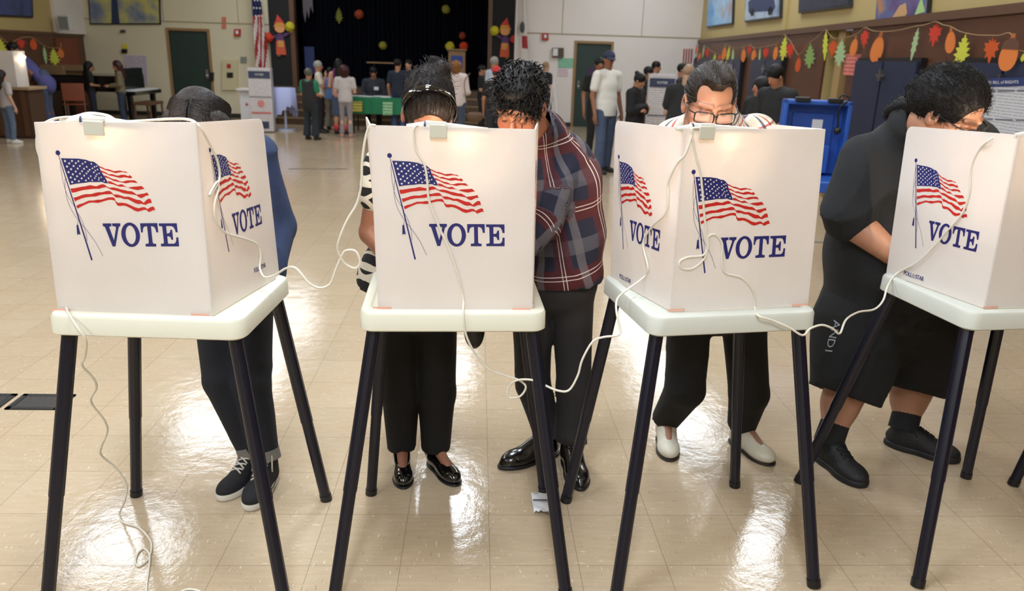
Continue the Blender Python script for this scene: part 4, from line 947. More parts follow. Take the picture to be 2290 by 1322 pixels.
def figure(name, label, J, skin='tan', hairs=None, top=None, bottom=None, shoes=None, h=.017, seed=0, group=None, detail=0, hh=None):
    """top = dict(m, sleeve 'short'|'long'|'none', e ease, hem), bottom = dict(m, kind 'trousers'|'shorts'|'none', e)"""
    s = J['s']; fw = J['fw']; hM = frame3(J['hf'], J['hu']); hc, hs = J['head'], J['hs']
    lo, hi = bbox(J)
    fine = None
    if detail: fine = (hc-.145*hs, hc+.145*hs, detail)
    v = Vol(lo, hi, h, fine)
    torso(v, J, -.004)
    for k in 'RL':
        arm(v, J, k, 0); hand_sdf(v, J['wr'+k], J['hd'+k], -1 if k == 'R' else 1, s, J.get('pn'+k, -J['rt'] if k == 'R' else J['rt']), J.get('curl',.45), fine=h < .012)
        bt = bool(bottom and bottom['kind'] == 'trousers'); leg(v, J, k, -.006 if bt else 0, -.008 if bt else 0); v.cone(J['an'+k], J['an'+k]*.3+J['toe'+k]*.7, .027*s, .020*s, .02)
    nb = hc+hs*(-hM[1]*.025-hM[2]*.055); v.cone(J['neck']-unit(J['neck']-J['chest'])*.05*s, nb, .060*s, .055*s*J.get('nk',1), .025)
    head_sdf(v, hc, hM, hs, bool(detail), fat=J.get('fat',0))
    V, F = v.mesh(); sk = SK[skin] if isinstance(skin, str) else skin
    hcol = hairs['c'] if hairs and 'c' in hairs else (30,24,20)
    col = head_color(V, hc, hM, hs, sk, hcol, J.get('stub',0), brow=J.get('brow',1), lash=bool(detail))
    body = npmesh(name, V, F, SKIN, None, col); tag(body, label, 'person', group)
    if top:
        v = Vol(lo, hi, top.get('h', h)); e = top.get('e',.014)
        torso(v, J, e)
        if top['sleeve'] != 'none':
            for k in 'RL': arm(v, J, k, e+.004, 'all' if top['sleeve'] == 'long' else 'short')
        hem = J['pelvis']-unit(J['chest']-J['pelvis'])*top.get('hem',.06)*s
        hr = J.get('W',{}).get('hip',.152*J['g'])*s
        v.cone(J['pelvis'], hem, hr+e, (hr+e)*top.get('flare',1.0), .03, fl=fw, f=J.get('W',{}).get('dep',.68)*1.05)
        nk = J['neck']+unit(J['neck']-J['chest'])*.015*s
        ud = unit(hc-hs*hM[2]*.05-J['neck'])
        if 'hunch' in J: v.cone(J['chest'], J['neck']-ud*.01, J['hunch'][0], J['hunch'][1], .06)
        if top.get('collar'): v.cone(nk-ud*.03*s, nk+ud*.030*s, .082*s*J.get('nk',1), .074*s*J.get('nk',1), .012)
        v.cone(nk-ud*.005*s, nk+ud*.2*s, .0600*s*J.get('nk',1)+.002, .062*s*J.get('nk',1)+.002, .006, op='sub')
        if top['sleeve'] == 'long':
            for k in 'RL':
                d = unit(J['wr'+k]-J['el'+k]); v.ell(J['wr'+k]+d*.05, (.06,.06,.06), None, .004, 'sub')
        hn = -unit(J['chest']-J['pelvis']); 
        v.disp(folds(top.get('fold',.004), 30, seed))
        if top.get('cut', True):
            q = hem+hn*top.get('drop',.02); sl = v.D; X, Y, Z = v.ax[0][:,None,None], v.ax[1][None,:,None], v.ax[2][None,None,:]
            d = (X-q[0])*hn[0]+(Y-q[1])*hn[1]+(Z-q[2])*hn[2]
            near = np.sqrt((X-q[0])**2+(Y-q[1])**2+(Z-q[2])**2) < .30*s*max(1,J['g'])
            v.D = np.where(near, np.maximum(v.D, d), v.D).astype(np.float32)
        V, F = v.mesh()
        segs = [(J['pelvis'],J['neck'],.62)]+[(J['sh'+k],J['el'+k],1) for k in 'RL']+[(J['el'+k],J['wr'+k],1) for k in 'RL']
        sh = npmesh(top.get('name','shirt'), V, F, top['m'], body, pc=patcoord(V, segs, fw))
    if bottom and bottom['kind'] != 'none':
        v = Vol(lo, hi, bottom.get('h', h)); e = bottom.get('e',.012); pw = J.get('W',{}).get('hip',.152*J['g'])
        v.cone(J['pelvis']+np.array([0,0,.04*s]), J['pelvis']-np.array([0,0,.03*s]), pw*s+e*.5, pw*s+e*.8, .03, fl=fw, f=J.get('W',{}).get('dep',.68)*1.02)
        for k in 'RL':
            hip, kn, an = J['hip'+k], J['kn'+k], J['an'+k]; r = J.get('legr', (.083,.055,.040)); g = J['g']
            if bottom['kind'] == 'shorts':
                en = kn+(an-kn)*bottom.get('len',.1); v.cone(hip, en, r[0]*s*g+e, bottom.get('w', r[1]*s*g+e*2.4), .025)
            else:
                v.cone(hip, kn, r[0]*s*g+e, r[1]*s*g+e, .02)
                en = kn+(an-kn)*bottom.get('len',.98); v.cone(kn, en, r[1]*s*g+e, bottom.get('w', r[2]*s*g+e*1.3), .012)
                if bottom.get('cuff'): pass
            d = unit(an-kn)
            X, Y, Z = v.ax[0][:,None,None], v.ax[1][None,:,None], v.ax[2][None,None,:]
            near = np.sqrt((X-en[0])**2+(Y-en[1])**2+(Z-en[2])**2) < .17*s*g
            v.D = np.where(near, np.maximum(v.D, (X-en[0])*d[0]+(Y-en[1])*d[1]+(Z-en[2])*d[2]), v.D).astype(np.float32)
        v.disp(folds(bottom.get('fold',.0035), 26, seed+5))
        V, F = v.mesh(); npmesh(bottom.get('name','trousers' if bottom['kind'] == 'trousers' else bottom['kind']), V, F, bottom['m'], body)
    if hairs and hairs.get('style'):
        hair(J, hairs['style'], hairs['m'], body, hh or h*.8, seed, hairs.get('noise',0), hairs.get('strands',0), hairs.get('sm'))
    if shoes: make_shoes(J, body, shoes.get('kind',{}), shoes['m'], shoes.get('sole', shoes['m']), shoes.get('laces'), keep=shoes.get('keep','RL'))
    return body
HB = hairmat('black', (12,10,10), .5); HD = hairmat('dark_brown', (30,21,18), .5); HG = hairmat('grey', (150,148,142)); HR = hairmat('auburn', (58,24,26)); HC = hairmat('honey', (132,84,44)); HS = hairmat('streaked', (30,23,20))
HSH = hairmat('sheen', (26,20,18), .42); HPU = hairmat('purple', (96,34,86))
DEPTH = lambda x, y, Y: np.array(aty(x, y, Y))
FLOOR = lambda x, y: np.array(atz(x, y, 0))
# ---------------------------------------------------------------- the five voters in front
def jt(**k):
    J = {a: (DEPTH(*b) if isinstance(b, tuple) and len(b) == 3 and a not in ('hf','hu','fw','legr','armr') else b) for a, b in k.items()}
    for a in ('hf','hu','fw'): J[a] = unit(J[a])
    J['rt'] = unit(np.cross(J['fw'], [0,0,1.])); return J
def foot(J, k, toe, heel_dir, s, zan=.10, L=.235):
    t = FLOOR(*toe); d = unit([heel_dir[0], heel_dir[1], 0]); J['toe'+k] = t+np.array([0,0,.03])+d*.02; J['an'+k] = t+d*(L-.055)*1.0+np.array([0,0,zan])
def plaid(name, base, bands):
    """bands: list of (axis, period, start, width, colour, mix)"""
    m = mat(name, base, rough=.85, bump=.2, bscale=400); nt, b = nodes(m)
    at = nt.nodes.new('ShaderNodeAttribute'); at.attribute_name = 'pc'; sp = nt.nodes.new('ShaderNodeSeparateXYZ'); nt.links.new(at.outputs['Vector'], sp.inputs[0])
    cur = srgb(base)
    for ax, per, st, wd, c, f in bands:
        fr = nmath(nt, 'FRACT', nmath(nt, 'DIVIDE', nmath(nt, 'SUBTRACT', sp.outputs[ax], st), per))
        msk = nmath(nt, 'MULTIPLY', nmath(nt, 'LESS_THAN', fr, wd/per), f); cur = nmix(nt, msk, cur, srgb(c))
    nt.links.new(cur, b.inputs['Base Color']); return m
fwc = (0,-1,0)
# 1: woman in denim jacket, head bowed so that only her hair shows
J = jt(head=(448,300,2.60), neck=(462,318,2.80), chest=(475,420,2.97), waist=(497,560,3.02), pelvis=(520,640,3.03), shR=(375,352,2.88), shL=(570,348,2.93), elR=(330,480,2.86), elL=(618,505,2.93), wrR=(360,560,2.62), wrL=(596,610,2.74),
       hipR=(490,700,3.0), hipL=(556,700,3.0), knR=(498,850,2.86), knL=(562,862,2.84), hf=(.0,-.62,-.78), hu=(.05,-.78,.62), fw=(0.05,-1,0), s=.97, g=1.0, hs=.97, W=dict(chest=.165,waist=.155,hip=.165,dep=.72), armr=(.056,.05,.036), legr=(.088,.066,.040), hdR=unit((.3,-.9,-.2)), hdL=unit((-.6,-.8,-.1)))
foot(J, 'R', (497,1118), (.10,.24), 1, L=.25); foot(J, 'L', (560,1140), (.02,.25), 1, L=.25)
p1 = figure('person', 'woman in blue denim jacket and rolled dark jeans, long brown hair bowed behind booth', J, 'light', dict(c=(30,22,18)), dict(m=mat('denim_jacket', (40,57,94), rough=.8, noise=.4, nscale=14, bump=.6, bscale=400), sleeve='long', e=.020, hem=.02, name='denim_jacket', fold=.022), dict(m=jeans('dark',(22,26,38)), kind='trousers', e=.012, w=.052, len=1.0, fold=.003), None, h=.009, seed=1, detail=.006)
# hair falling to both sides of the parting
c, M, s = J['head'], frame3(J['hf'], J['hu']), J['hs']; Lh = lambda x, y, z: c+s*(M[0]*x+M[1]*y+M[2]*z)
v = Vol(c-.32, c+.30, .006); v.ell(Lh(0,-.02,.035), (.090*s,.108*s,.098*s), M, .01)
for sx in (-1,1):
    v.cone(Lh(sx*.055,.01,.06), Lh(sx*.10,.0,-.06), .05, .045, .04); v.cone(Lh(sx*.10,.0,-.06), Lh(sx*.10,.05,-.06)+np.array([0,-.02,-.16]), .045, .035, .04)
v.ell(Lh(0,-.072,.080), (.062*s,.05*s,.05*s), M, .03); v.ell(Lh(.012,.085,.11), (.006,.05,.016), M, .02, 'sub'); v.disp(folds(.003, 70, 3))
V, F = v.mesh(); ho = npmesh('hair', V, F, HD, p1)
mb = MB(); rr = random.Random(5)
for _ in range(650):
    sx = rr.choice((-1,1)); y0 = rr.uniform(-.10,.11); pts = []
    for k in range(8):
        t = k/7*1.25; a = t*1.5; x = sx*(.094*math.sin(a)+.004); z = .04+.1*math.cos(a)*math.sqrt(max(.05,1-(y0/.125)**2)); pts.append(Vector(Lh(x*1.02, y0+.02*t, z))+Vector((0,0,rr.uniform(0,.004))))
    mb.tube(pts, .0012, 4)
mb.build('hair_strands', HSH, ho, smooth=True)
make_shoes(J, p1, dict(hi=1, w=.045, sole=.034, top=.14, foxing=1, nl=6), cloth('black_canvas',(22,22,26)), mat('off_white_rubber',(206,200,188), rough=.5), mat('white_lace',(202,196,182), rough=.8), 1.0)
mb = MB()
for k in 'RL':
    a = Vector(J['an'+k]); kn = Vector(J['kn'+k]); d = (kn-a).normalized(); mb.cyl(a+d*.004, a+d*.045, .059, .057, 28)
mb.build('trouser_cuff', cloth('cuff_grey',(120,116,108)), p1, smooth=True, auto=.6)
# 2: woman with headband
J = jt(head=(956,258,2.56), neck=(955,320,2.72), chest=(945,400,2.86), waist=(935,560,2.93), pelvis=(935,640,2.95), shR=(858,372,2.83), shL=(1035,372,2.84), elR=(832,520,2.86), elL=(1075,520,2.84), wrR=(900,610,2.62), wrL=(1010,600,2.62),
       hipR=(891,690,2.98), hipL=(977,690,2.98), knR=(895,880,2.92), knL=(978,880,2.92), hf=(.12,-.82,-.56), hu=(.16,-.56,.82), fw=fwc, s=.95, g=1.0, hs=.95, W=dict(chest=.16,waist=.15,hip=.17,dep=.72), armr=(.055,.050,.034), legr=(.080,.073,.036), sleeve=.40, hdR=unit((.5,-.8,-.1)), hdL=unit((-.5,-.8,-.1)))
foot(J, 'R', (903,1092), (-.03,.22), .93, .10); foot(J, 'L', (1020,1086), (-.13,.22), .93, .10)
def tribal():
    m = mat('black_cream_print', (16,15,17), rough=.8); nt, b = nodes(m); tc = nt.nodes.new('ShaderNodeTexCoord')
    sp = nt.nodes.new('ShaderNodeSeparateXYZ'); nt.links.new(tc.outputs['Object'], sp.inputs[0])
    x = nmath(nt, 'ADD', sp.outputs[0], nmath(nt, 'MULTIPLY', sp.outputs[1], .8)); z = sp.outputs[2]
    def zig(a, b_, per): return nmath(nt, 'ABSOLUTE', nmath(nt, 'SUBTRACT', nmath(nt, 'FRACT', nmath(nt, 'DIVIDE', nmath(nt, 'ADD', nmath(nt, 'MULTIPLY', x, a), nmath(nt, 'MULTIPLY', z, b_)), per)), .5))
    a = nmath(nt, 'LESS_THAN', zig(1,1,.07), .13); b2_ = nmath(nt, 'LESS_THAN', zig(1,-1,.07), .13); c_ = nmath(nt, 'GREATER_THAN', zig(0,1,.11), .40)
    f = nmath(nt, 'MAXIMUM', nmath(nt, 'MAXIMUM', a, b2_), c_); nt.links.new(nmix(nt, f, srgb(16,15,17), srgb(214,204,184)), b.inputs['Base Color']); return m
p2 = figure('person', 'woman with dark hair in a bun and glossy black headband, black and cream patterned top', J, (148,98,74), dict(c=(40,28,22), style='messybun', m=HD, noise=.003, strands=1100, sm=HSH), dict(m=tribal(), sleeve='short', e=.018, hem=-.01, flare=1.34, name='blouse', fold=.004), dict(m=cloth('black_trouser',(13,12,13)), kind='trousers', e=.006, w=.060, len=1.08, fold=.004), None, h=.009, seed=2, detail=.004, hh=.005)
make_shoes(J, p2, dict(hi=1, w=.041, sole=.012, top=.075, pump=1, heel=1), mat('black_patent',(10,10,12), rough=.08, coat=1), black, None, .92)
mb = MB(); c, M, s = J['head'], frame3(J['hf'], J['hu']), J['hs']
rin = []; 
for (rx, off) in ((.0905,0),(.0945,0)):
    pass
N = 40; vs = []; fs = []
for i in range(N+1):
    t = math.pi*(-.08+1.16*i/N); 
    for (r, w) in ((.0,-.014),(.005,-.008),(.005,.008),(0,.014)):
        X_ = math.cos(t)*(.088+r); Z_ = .042+math.sin(t)*(.103+r); vs.append(c+s*(M[0]*X_+M[1]*(.024+.02*math.sin(t)+w)+M[2]*(Z_+.010*math.cos(t))))
    if i:
        for q in range(3): a = (i-1)*4+q; fs.append((a, a+1, a+5, a+4))
P2J = J
MB().add(vs, fs).build('headband', mat('glossy_black_band',(8,8,10), rough=.06, coat=1), p2, smooth=True)
# 3: man in plaid shirt
J = jt(head=(1164,238,2.70), neck=(1210,296,2.86), chest=(1240,400,2.97), waist=(1252,520,3.0), pelvis=(1252,610,3.0), shR=(1140,395,2.85), shL=(1262,345,2.92), elR=(1095,500,2.82), elL=(1215,492,2.80), wrR=(1060,600,2.6), wrL=(1120,590,2.62),
       hipR=(1190,670,3.02), hipL=(1281,670,3.0), knR=(1192,860,3.0), knL=(1283,860,2.97), hf=(-.30,-.75,-.58), hu=(-.12,-.58,.80), fw=unit((-.35,-1,0)), s=1.0, g=1.0, hs=1.0, W=dict(chest=.165,waist=.158,hip=.152,dep=.75), armr=(.066,.058,.04), legr=(.080,.064,.040), hdR=unit((-.6,-.7,-.1)), hdL=unit((-.7,-.6,-.1)), stub=.25)
foot(J, 'R', (1128,1046), (.24,.13), 1, .11, .27); foot(J, 'L', (1297,1092), (-.02,.26), 1, .11, .26)
PL = plaid('plaid_navy_maroon', (26,30,52), [(1,.26,.0,.075,(72,22,28),1),(1,.26,.13,.06,(84,84,96),.75),(0,.20,.02,.085,(78,24,30),.75),(0,.20,.13,.035,(110,106,112),.6),(1,.26,.035,.0035,(210,200,196),.9),(1,.26,.05,.0035,(210,200,196),.9),(0,.20,.05,.0035,(216,206,200),.9),(0,.20,.065,.0035,(216,206,200),.9)])
p3 = figure('person', 'man with spiky black hair in navy and maroon plaid shirt and charcoal trousers', J, (160,106,80), dict(c=(16,14,14), style='spiky', m=HB, noise=.003, strands=900, sm=hairmat('black_sheen',(18,16,16),.35)), dict(m=PL, sleeve='long', e=.014, hem=.01, fold=.009, collar=1), dict(m=cloth('charcoal',(38,36,37)), kind='trousers', e=.008, w=.064, len=1.03, fold=.007), None, h=.009, seed=3, detail=.004, hh=.005)
make_shoes(J, p3, dict(hi=1, w=.045, sole=.016, top=.13, point=1), mat('black_leather',(14,13,14), rough=.2, coat=.5, bump=.1, bscale=60), black, None, 1.04)
# shirt collar and belt
# 4: man with glasses and checked shirt
J = jt(head=(1586,233,2.74), neck=(1592,288,2.88), chest=(1600,400,3.03), waist=(1603,560,3.10), pelvis=(1605,640,3.10), shR=(1512,316,2.93), shL=(1688,306,2.95), elR=(1480,480,2.95), elL=(1730,480,2.95), wrR=(1540,570,2.72), wrL=(1650,570,2.74),
       hipR=(1542,700,3.10), hipL=(1662,700,3.10), knR=(1532,870,3.06), knL=(1675,880,3.06), hf=(-.07,-.93,-.36), hu=(.0,-.36,.93), fw=fwc, s=1.02, g=1.05, hs=1.06, fat=.004, nk=1.25, W=dict(chest=.18,waist=.185,hip=.175,dep=.8), armr=(.066,.058,.04), legr=(.078,.072,.040), hdR=unit((.5,-.8,-.1)), hdL=unit((-.5,-.8,-.1)), stub=.12, brow=.35, hunch=(.17,.105))
foot(J, 'R', (1497,1030), (.03,.24), 1, .11, .25); foot(J, 'L', (1722,1040), (-.10,.23), 1, .11, .25)
CK = plaid('checked_red_white', (228,224,216), [(0,.078,.0,.022,(200,190,170),.8),(1,.078,.0,.022,(200,190,170),.7),(0,.078,.034,.008,(176,52,46),.85),(1,.078,.034,.008,(176,52,46),.8),(0,.078,.058,.009,(40,44,70),.85),(1,.078,.058,.009,(40,44,70),.8)])
p4 = figure('person', 'grey-haired man in black-framed glasses and a red, navy and white checked shirt reading downwards', J, (170,122,98), dict(c=(90,78,70), style='slick', m=HS, noise=.0008, strands=800, sm=hairmat('streak_sheen',(62,54,50),.3)), dict(m=CK, sleeve='long', e=.016, hem=.04, fold=.004, collar=1), dict(m=cloth('black_slack',(18,17,18)), kind='trousers', e=.010, w=.064, len=1.08, fold=.004), None, h=.009, seed=4, detail=.0035, hh=.005)
glasses(J, p4, w=.030, hh=.018, y=.116, z=.002)
make_shoes(J, p4, dict(hi=1, w=.046, sole=.010, top=.15, point=0), mat('cream_leather',(214,208,190), rough=.4, noise=.08, nscale=20, bump=.15, bscale=60), mat('brown_sole',(40,30,26)), None, 1.0)
# 5: heavy man in black t-shirt and shorts
J = jt(head=(2122,254,2.80), neck=(2070,282,2.95), chest=(2015,420,3.12), waist=(1990,560,3.14), pelvis=(1985,650,3.14), shR=(1942,362,3.06), shL=(2165,330,3.0), elR=(1897,488,3.0), elL=(2235,480,2.95), wrR=(1992,566,2.88), wrL=(2190,590,2.80),
       hipR=(1925,725,3.12), hipL=(2055,725,3.14), knR=(1895,870,3.03), knL=(2045,862,3.16), hf=(.46,-.72,-.52), hu=(.22,-.50,.84), fw=unit((.25,-1,0)), s=1.10, g=1.25, hunch=(.20,.135), hs=1.12, fat=.008, nk=1.4, W=dict(chest=.225,waist=.225,hip=.22,dep=.85), armr=(.082,.066,.04), legr=(.115,.060,.036), sleeve=.93, hdR=unit((.75,-.6,-.25)), hdL=unit((-.5,-.8,-.1)), belly=1)
foot(J, 'R', (1925,1088), (-.07,.25), 1, .11, .27); foot(J, 'L', (2135,1032), (-.22,.16), 1, .11, .28)
p5 = figure('person', 'heavy man in black t-shirt, long black shorts, ponytail and glasses bending over the right booth', J, (172,124,98), dict(c=(22,18,18), style='pony', m=HB, noise=.006, strands=1500, sm=hairmat('brown_sheen',(24,18,17),.4)), dict(m=cloth('washed_black',(22,24,27)), sleeve='short', e=.022, hem=.08, flare=1.04, fold=.010), dict(m=cloth('black_mesh',(12,12,13)), kind='shorts', e=.05, w=.152, len=.12, fold=.010), None, h=.010, seed=5, detail=.0042, hh=.006)
glasses(J, p5, w=.030, hh=.017, y=.116, z=.004)
make_shoes(J, p5, dict(hi=1, w=.050, sole=.026, top=.11, nl=6, lr=.0028), mat('black_trainer',(17,17,19), rough=.6, bump=.4, bscale=120), mat('black_rubber',(24,24,26), rough=.6), mat('black_lace',(14,14,15), rough=.8), 1.1)
for k in 'RL':
    a = Vector(J['an'+k]); kn = Vector(J['kn'+k]); d = (kn-a).normalized(); MB().cyl(a-d*.02, a+d*(.13 if k == 'L' else .10), .062, .060, 24).build('sock', cloth('black_sock',(18,19,22)), p5, smooth=True, auto=.6)
P5J = J

# raised lettering down the side of the shorts
from mathutils.bvhtree import BVHTree
so = [c_ for c_ in p5.children if c_.name.startswith('shorts')][0]
bv = BVHTree.FromPolygons([v_.co[:] for v_ in so.data.vertices], [tuple(p_.vertices) for p_ in so.data.polygons])
vs, fs = text_geo('AND1', 1, .92, 2)
a0 = Vector(DEPTH(1872, 716, 2.9)); a1 = Vector(DEPTH(1852, 786, 2.9)); du_ = (a1-a0); ln = du_.length; du_.normalize(); dvv = Vector((1,0,.25)); dvv = (dvv-du_*dvv.dot(du_)).normalized()
xs = [q[0] for q in vs]; x0_, wd_ = min(xs), max(xs)-min(xs); out = []
for q in vs:
    p_ = a0+du_*((q[0]-x0_)/wd_*ln)+dvv*(q[1]*.045); d_ = (p_-CO).normalized(); h_ = bv.ray_cast(CO, d_)[0]; out.append((h_ if h_ else p_)-d_*.003)
MB().add(out, fs).build('side_lettering', mat('silver_print',(150,152,156), rough=.4), so, recalc=False)

def frizz(J, o, m, n, ln, seed, lo=-.05):
    """short stray hairs leaving the hair surface"""
    c, M, s = J['head'], frame3(J['hf'], J['hu']), J['hs']; rr = random.Random(seed); vs = o.data.vertices; mb = MB(); k = 0
    while k < n:
        v = vs[rr.randrange(len(vs))]; q = M @ (np.array(v.co)-c)/s
        k += 1
        if q[2] < lo: continue
        a = Vector(v.co); nn = v.normal; t = Vector((rr.gauss(0,1), rr.gauss(0,1), rr.gauss(0,1))); t = (t-nn*t.dot(nn)).normalized(); l = ln*rr.uniform(.4,1)
        mb.tube([a-nn*.002, a+(t*.7+nn*.25)*l*.5, a+(t*1.0+nn*rr.uniform(.2,.8))*l], .0006, 3)
    mb.build('stray_hairs', m, o, smooth=True)
ho5 = [c_ for c_ in p5.children if c_.name.startswith('hair')][0]; frizz(P5J, ho5, HB, 3000, .026, 9, -.2)
ho2 = [c_ for c_ in p2.children if c_.name.startswith('hair')][0]; frizz(P2J, ho2, HD, 700, .035, 10, .10)
# ================================================================ BACKGROUND PEOPLE
CT = {}
def cl(n, c): return cloth(n, c, bump=.1)
def bgp(name_label, x, ytop, Y, face, top, bot, skin='tan', hair=None, arms='down', lean=0, tilt=5, turn=0, g=1.0, hh=None, shoes=None, h=.016, **k):
    """figure whose head top stands at photo pixel (x, ytop), Y metres away"""
    hd = aty(x, ytop, Y); H = hh or hd.z-.01
    J = stand(hd.x, Y, face, H, arms, lean, tilt, turn, g, **k)
    sh = np.array([hd.x, Y, 0])-J['head']*[1,1,0]
    if abs(lean) > 5:
        for q in list(J):
            if isinstance(J[q], np.ndarray) and q[:2] in ('he','ne','ch','wa','pe','sh','el','wr','hi','kn','an','to'): J[q] = J[q]+sh
    top = dict(top); bot = dict(bot); top.setdefault('e', .016); bot.setdefault('e', .012); bot.setdefault('w', .062*J['s']*g) if bot['kind'] == 'trousers' else None
    hs = None
    if hair: hs = dict(c=hair[2], style=hair[0], m=hair[1], noise=.004)
    o = figure('person', name_label, J, skin, hs, top, bot, dict(m=shoes or mat('dark_shoe',(30,28,28)), kind=dict(w=.045, top=.11)), h=h, seed=int(x), hh=h*.75)
    return o, J
BK, DB, GY, AU, HN = ('black',HB,(22,18,18)), 0, 0, 0, 0
hb = lambda st: (st, HB, (22,18,18)); hdk = lambda st: (st, HD, (40,27,22)); hg = lambda st: (st, HG, (140,138,132)); hau = lambda st: (st, HR, (58,24,26)); hho = lambda st: (st, HC, (120,78,42))
T_ = lambda n, c, sl='short', **k: dict(m=cl(n, c), sleeve=sl, **k)
B_ = lambda n, c, kd='trousers', **k: dict(m=(jeans(n, c) if n.startswith('jean') else cl(n, c)), kind=kd, **k)
whs = mat('white_shoe', (206,202,194)); bks = mat('dark_shoe', (30,28,28))
bgp('person at the far left edge in a light grey top and pale blue jeans', 2, 158, 13.6, 150, T_('pale_grey',(176,168,166)), B_('jean_pale',(92,108,132)), 'light', hdk('long'), shoes=whs)
bgp('person in violet-blue shirt and jeans bent over a lit counter at left', 34, 140, 15.2, -80, T_('violet',(74,74,132), hem=.10, e=.02, cut=False), B_('jean_mid',(64,76,104)), 'deep', hb('short'), arms='front', lean=44, tilt=35, hh=1.78, g=1.0)
bgp('woman in black t-shirt with long dark hair standing at the piano', 196, 138, 17.2, 120, T_('black_tee',(20,20,22)), B_('jean_dark',(34,40,54)), 'tan', hb('long'), arms='front', tilt=15)
bgp('woman in olive patterned jacket and jeans leaning on the piano top', 262, 136, 17.0, -70, T_('olive_print',(112,100,76),'long'), B_('jean_blue',(40,52,76)), 'tan', hau('long'), arms='front', tilt=15)
o, J = bgp('man in black vest over a green polo, seen from behind', 690, 154, 15.3, 158, T_('green_polo',(30,116,84)), B_('dark_teal_trouser',(30,40,48), w=.078), 'tan', ('short',hairmat('salt',(88,86,82)),(90,88,84)), arms='front', g=1.15)
v = Vol(*bbox(J), .016); torso(v, J, .030); v.cone(J['pelvis'], J['pelvis']-np.array([0,0,.08]), .19*J['s'], .19*J['s'], .03, fl=J['fw'], f=.75)
v.ell(J['neck']+np.array([0,0,.02]), (.075,.075,.05), None, .01, 'sub'); V, F = v.mesh(); npmesh('vest', V, F, cl('black_vest',(34,34,36)), o)
bgp('grey-haired woman in cream top touching her chin, black trousers', 712, 137, 16.7, 95, T_('cream_top',(206,198,182)), B_('black_trousers',(26,24,26)), 'tan', hg('short'), arms='face', g=1.1)
bgp('person in light blue t-shirt and khaki cargo trousers, mostly hidden in the group', 738, 152, 17.4, 170, T_('light_blue_tee',(92,122,176)), B_('khaki_cargo',(112,104,88), w=.085), 'tan', hb('short'))
o, J = bgp('woman with long dark and purple hair, peach tank top and shorts', 757, 132, 16.5, 175, T_('peach_tank',(196,146,128),'none'), B_('blue_shorts',(70,84,110),'shorts', w=.10), 'light', ('long',HB,(22,18,18)), arms='front')
v = Vol(J['head']-.4, J['head']+.3, .012); 
for sx in (-1,1): v.cone(J['head']+J['rt']*.055*sx-J['fw']*.05+np.array([0,0,-.12]), J['head']+J['rt']*.07*sx-J['fw']*.07+np.array([0,0,-.33]), .055, .04, .02)
V, F = v.mesh(); npmesh('purple_hair', V, F, HPU, o)
mb = MB(); [mb.cyl(Vector(J['an'+k]), Vector(J['an'+k])+Vector((0,0,.12)), .05, .055, 14) for k in 'RL']; mb.build('red_socks', cl('red_sock',(200,70,78)), o, smooth=True)
bgp('woman with curly auburn hair, pale grey top and grey leggings, seen from behind', 770, 147, 15.9, 178, T_('pale_top',(190,182,180)), B_('grey_leggings',(142,134,132), e=.004, w=.048), 'light', hau('curly'), arms='front', shoes=mat('pink_shoe',(190,140,132)))
o, J = bgp('seated man with dark hair and name tag writing at the green table', 835, 174, 18.0, 5, T_('charcoal_shirt',(44,48,58),'long'), B_('black_trousers',(26,24,26)), 'tan', hb('short'), arms='front', tilt=28, sit=True, hh=1.74)
t = J['chest']+J['fw']*.135+J['rt']*-.06; MB().box(Vector(t)-Vector((.05,.012,.035)), Vector(t)+Vector((.05,.0,.035))).build('name_tag', mat('white_paper',(225,225,228)), o)
bgp('man in navy polo and blue jeans at the green table, seen from behind', 890, 132, 16.9, 160, T_('navy_polo',(30,36,54)), B_('jean_bright',(72,88,126), w=.085), 'tan', hb('short'), arms='down', g=1.1)
bgp('person with dark hair facing the man in the navy polo', 913, 133, 18.0, -20, T_('dark_grey',(36,36,40)), B_('black_trousers',(26,24,26)), 'light', hb('short'))
bgp('man in white shirt leaning left beside the stage, short dark hair', 978, 131, 17.0, -75, T_('white_shirt',(218,214,212),'long'), B_('grey_trousers',(70,70,76)), 'tan', hdk('short'), arms='front', lean=12, tilt=12)
o, J = bgp('woman with honey curly hair in white cold-shoulder blouse carrying a brown bag', 1022, 136, 15.2, 150, T_('white_blouse',(216,200,196),'long', e=.03, hem=.12), B_('jean_grey',(74,84,106), w=.075), 'tan', hho('curly'), arms='front', g=1.15)
bgp('person in black t-shirt between the curly-haired woman and the grey-haired man', 1079, 146, 17.4, 80, T_('black_tee',(20,20,22)), B_('black_trousers',(26,24,26)), 'tan', hb('short'), arms='front')
bgp('grey-haired person in white and blue shirt behind the red cap', 1107, 127, 16.4, 130, T_('white_blue',(190,198,214)), B_('black_trousers',(26,24,26)), 'tan', hg('short'), arms='front')
o, J = bgp('man in backwards red cap and black t-shirt seen from behind', 1111, 150, 13.6, 172, T_('black_tee2',(24,24,26)), B_('jean_char',(44,46,54), w=.085), 'tan', hb('short'), arms='down', g=1.15)
cap(J, o, mat('red_cap',(200,30,36), rough=.6), back=True)
bgp('man in black tracksuit top with white stripe and shorts near the wall', 1222, 138, 18.4, 120, T_('black_track',(26,26,28)), B_('black_short',(24,24,26),'shorts', w=.12), 'light', ('buzz',hairmat('sand',(150,122,88)),(150,122,88)))
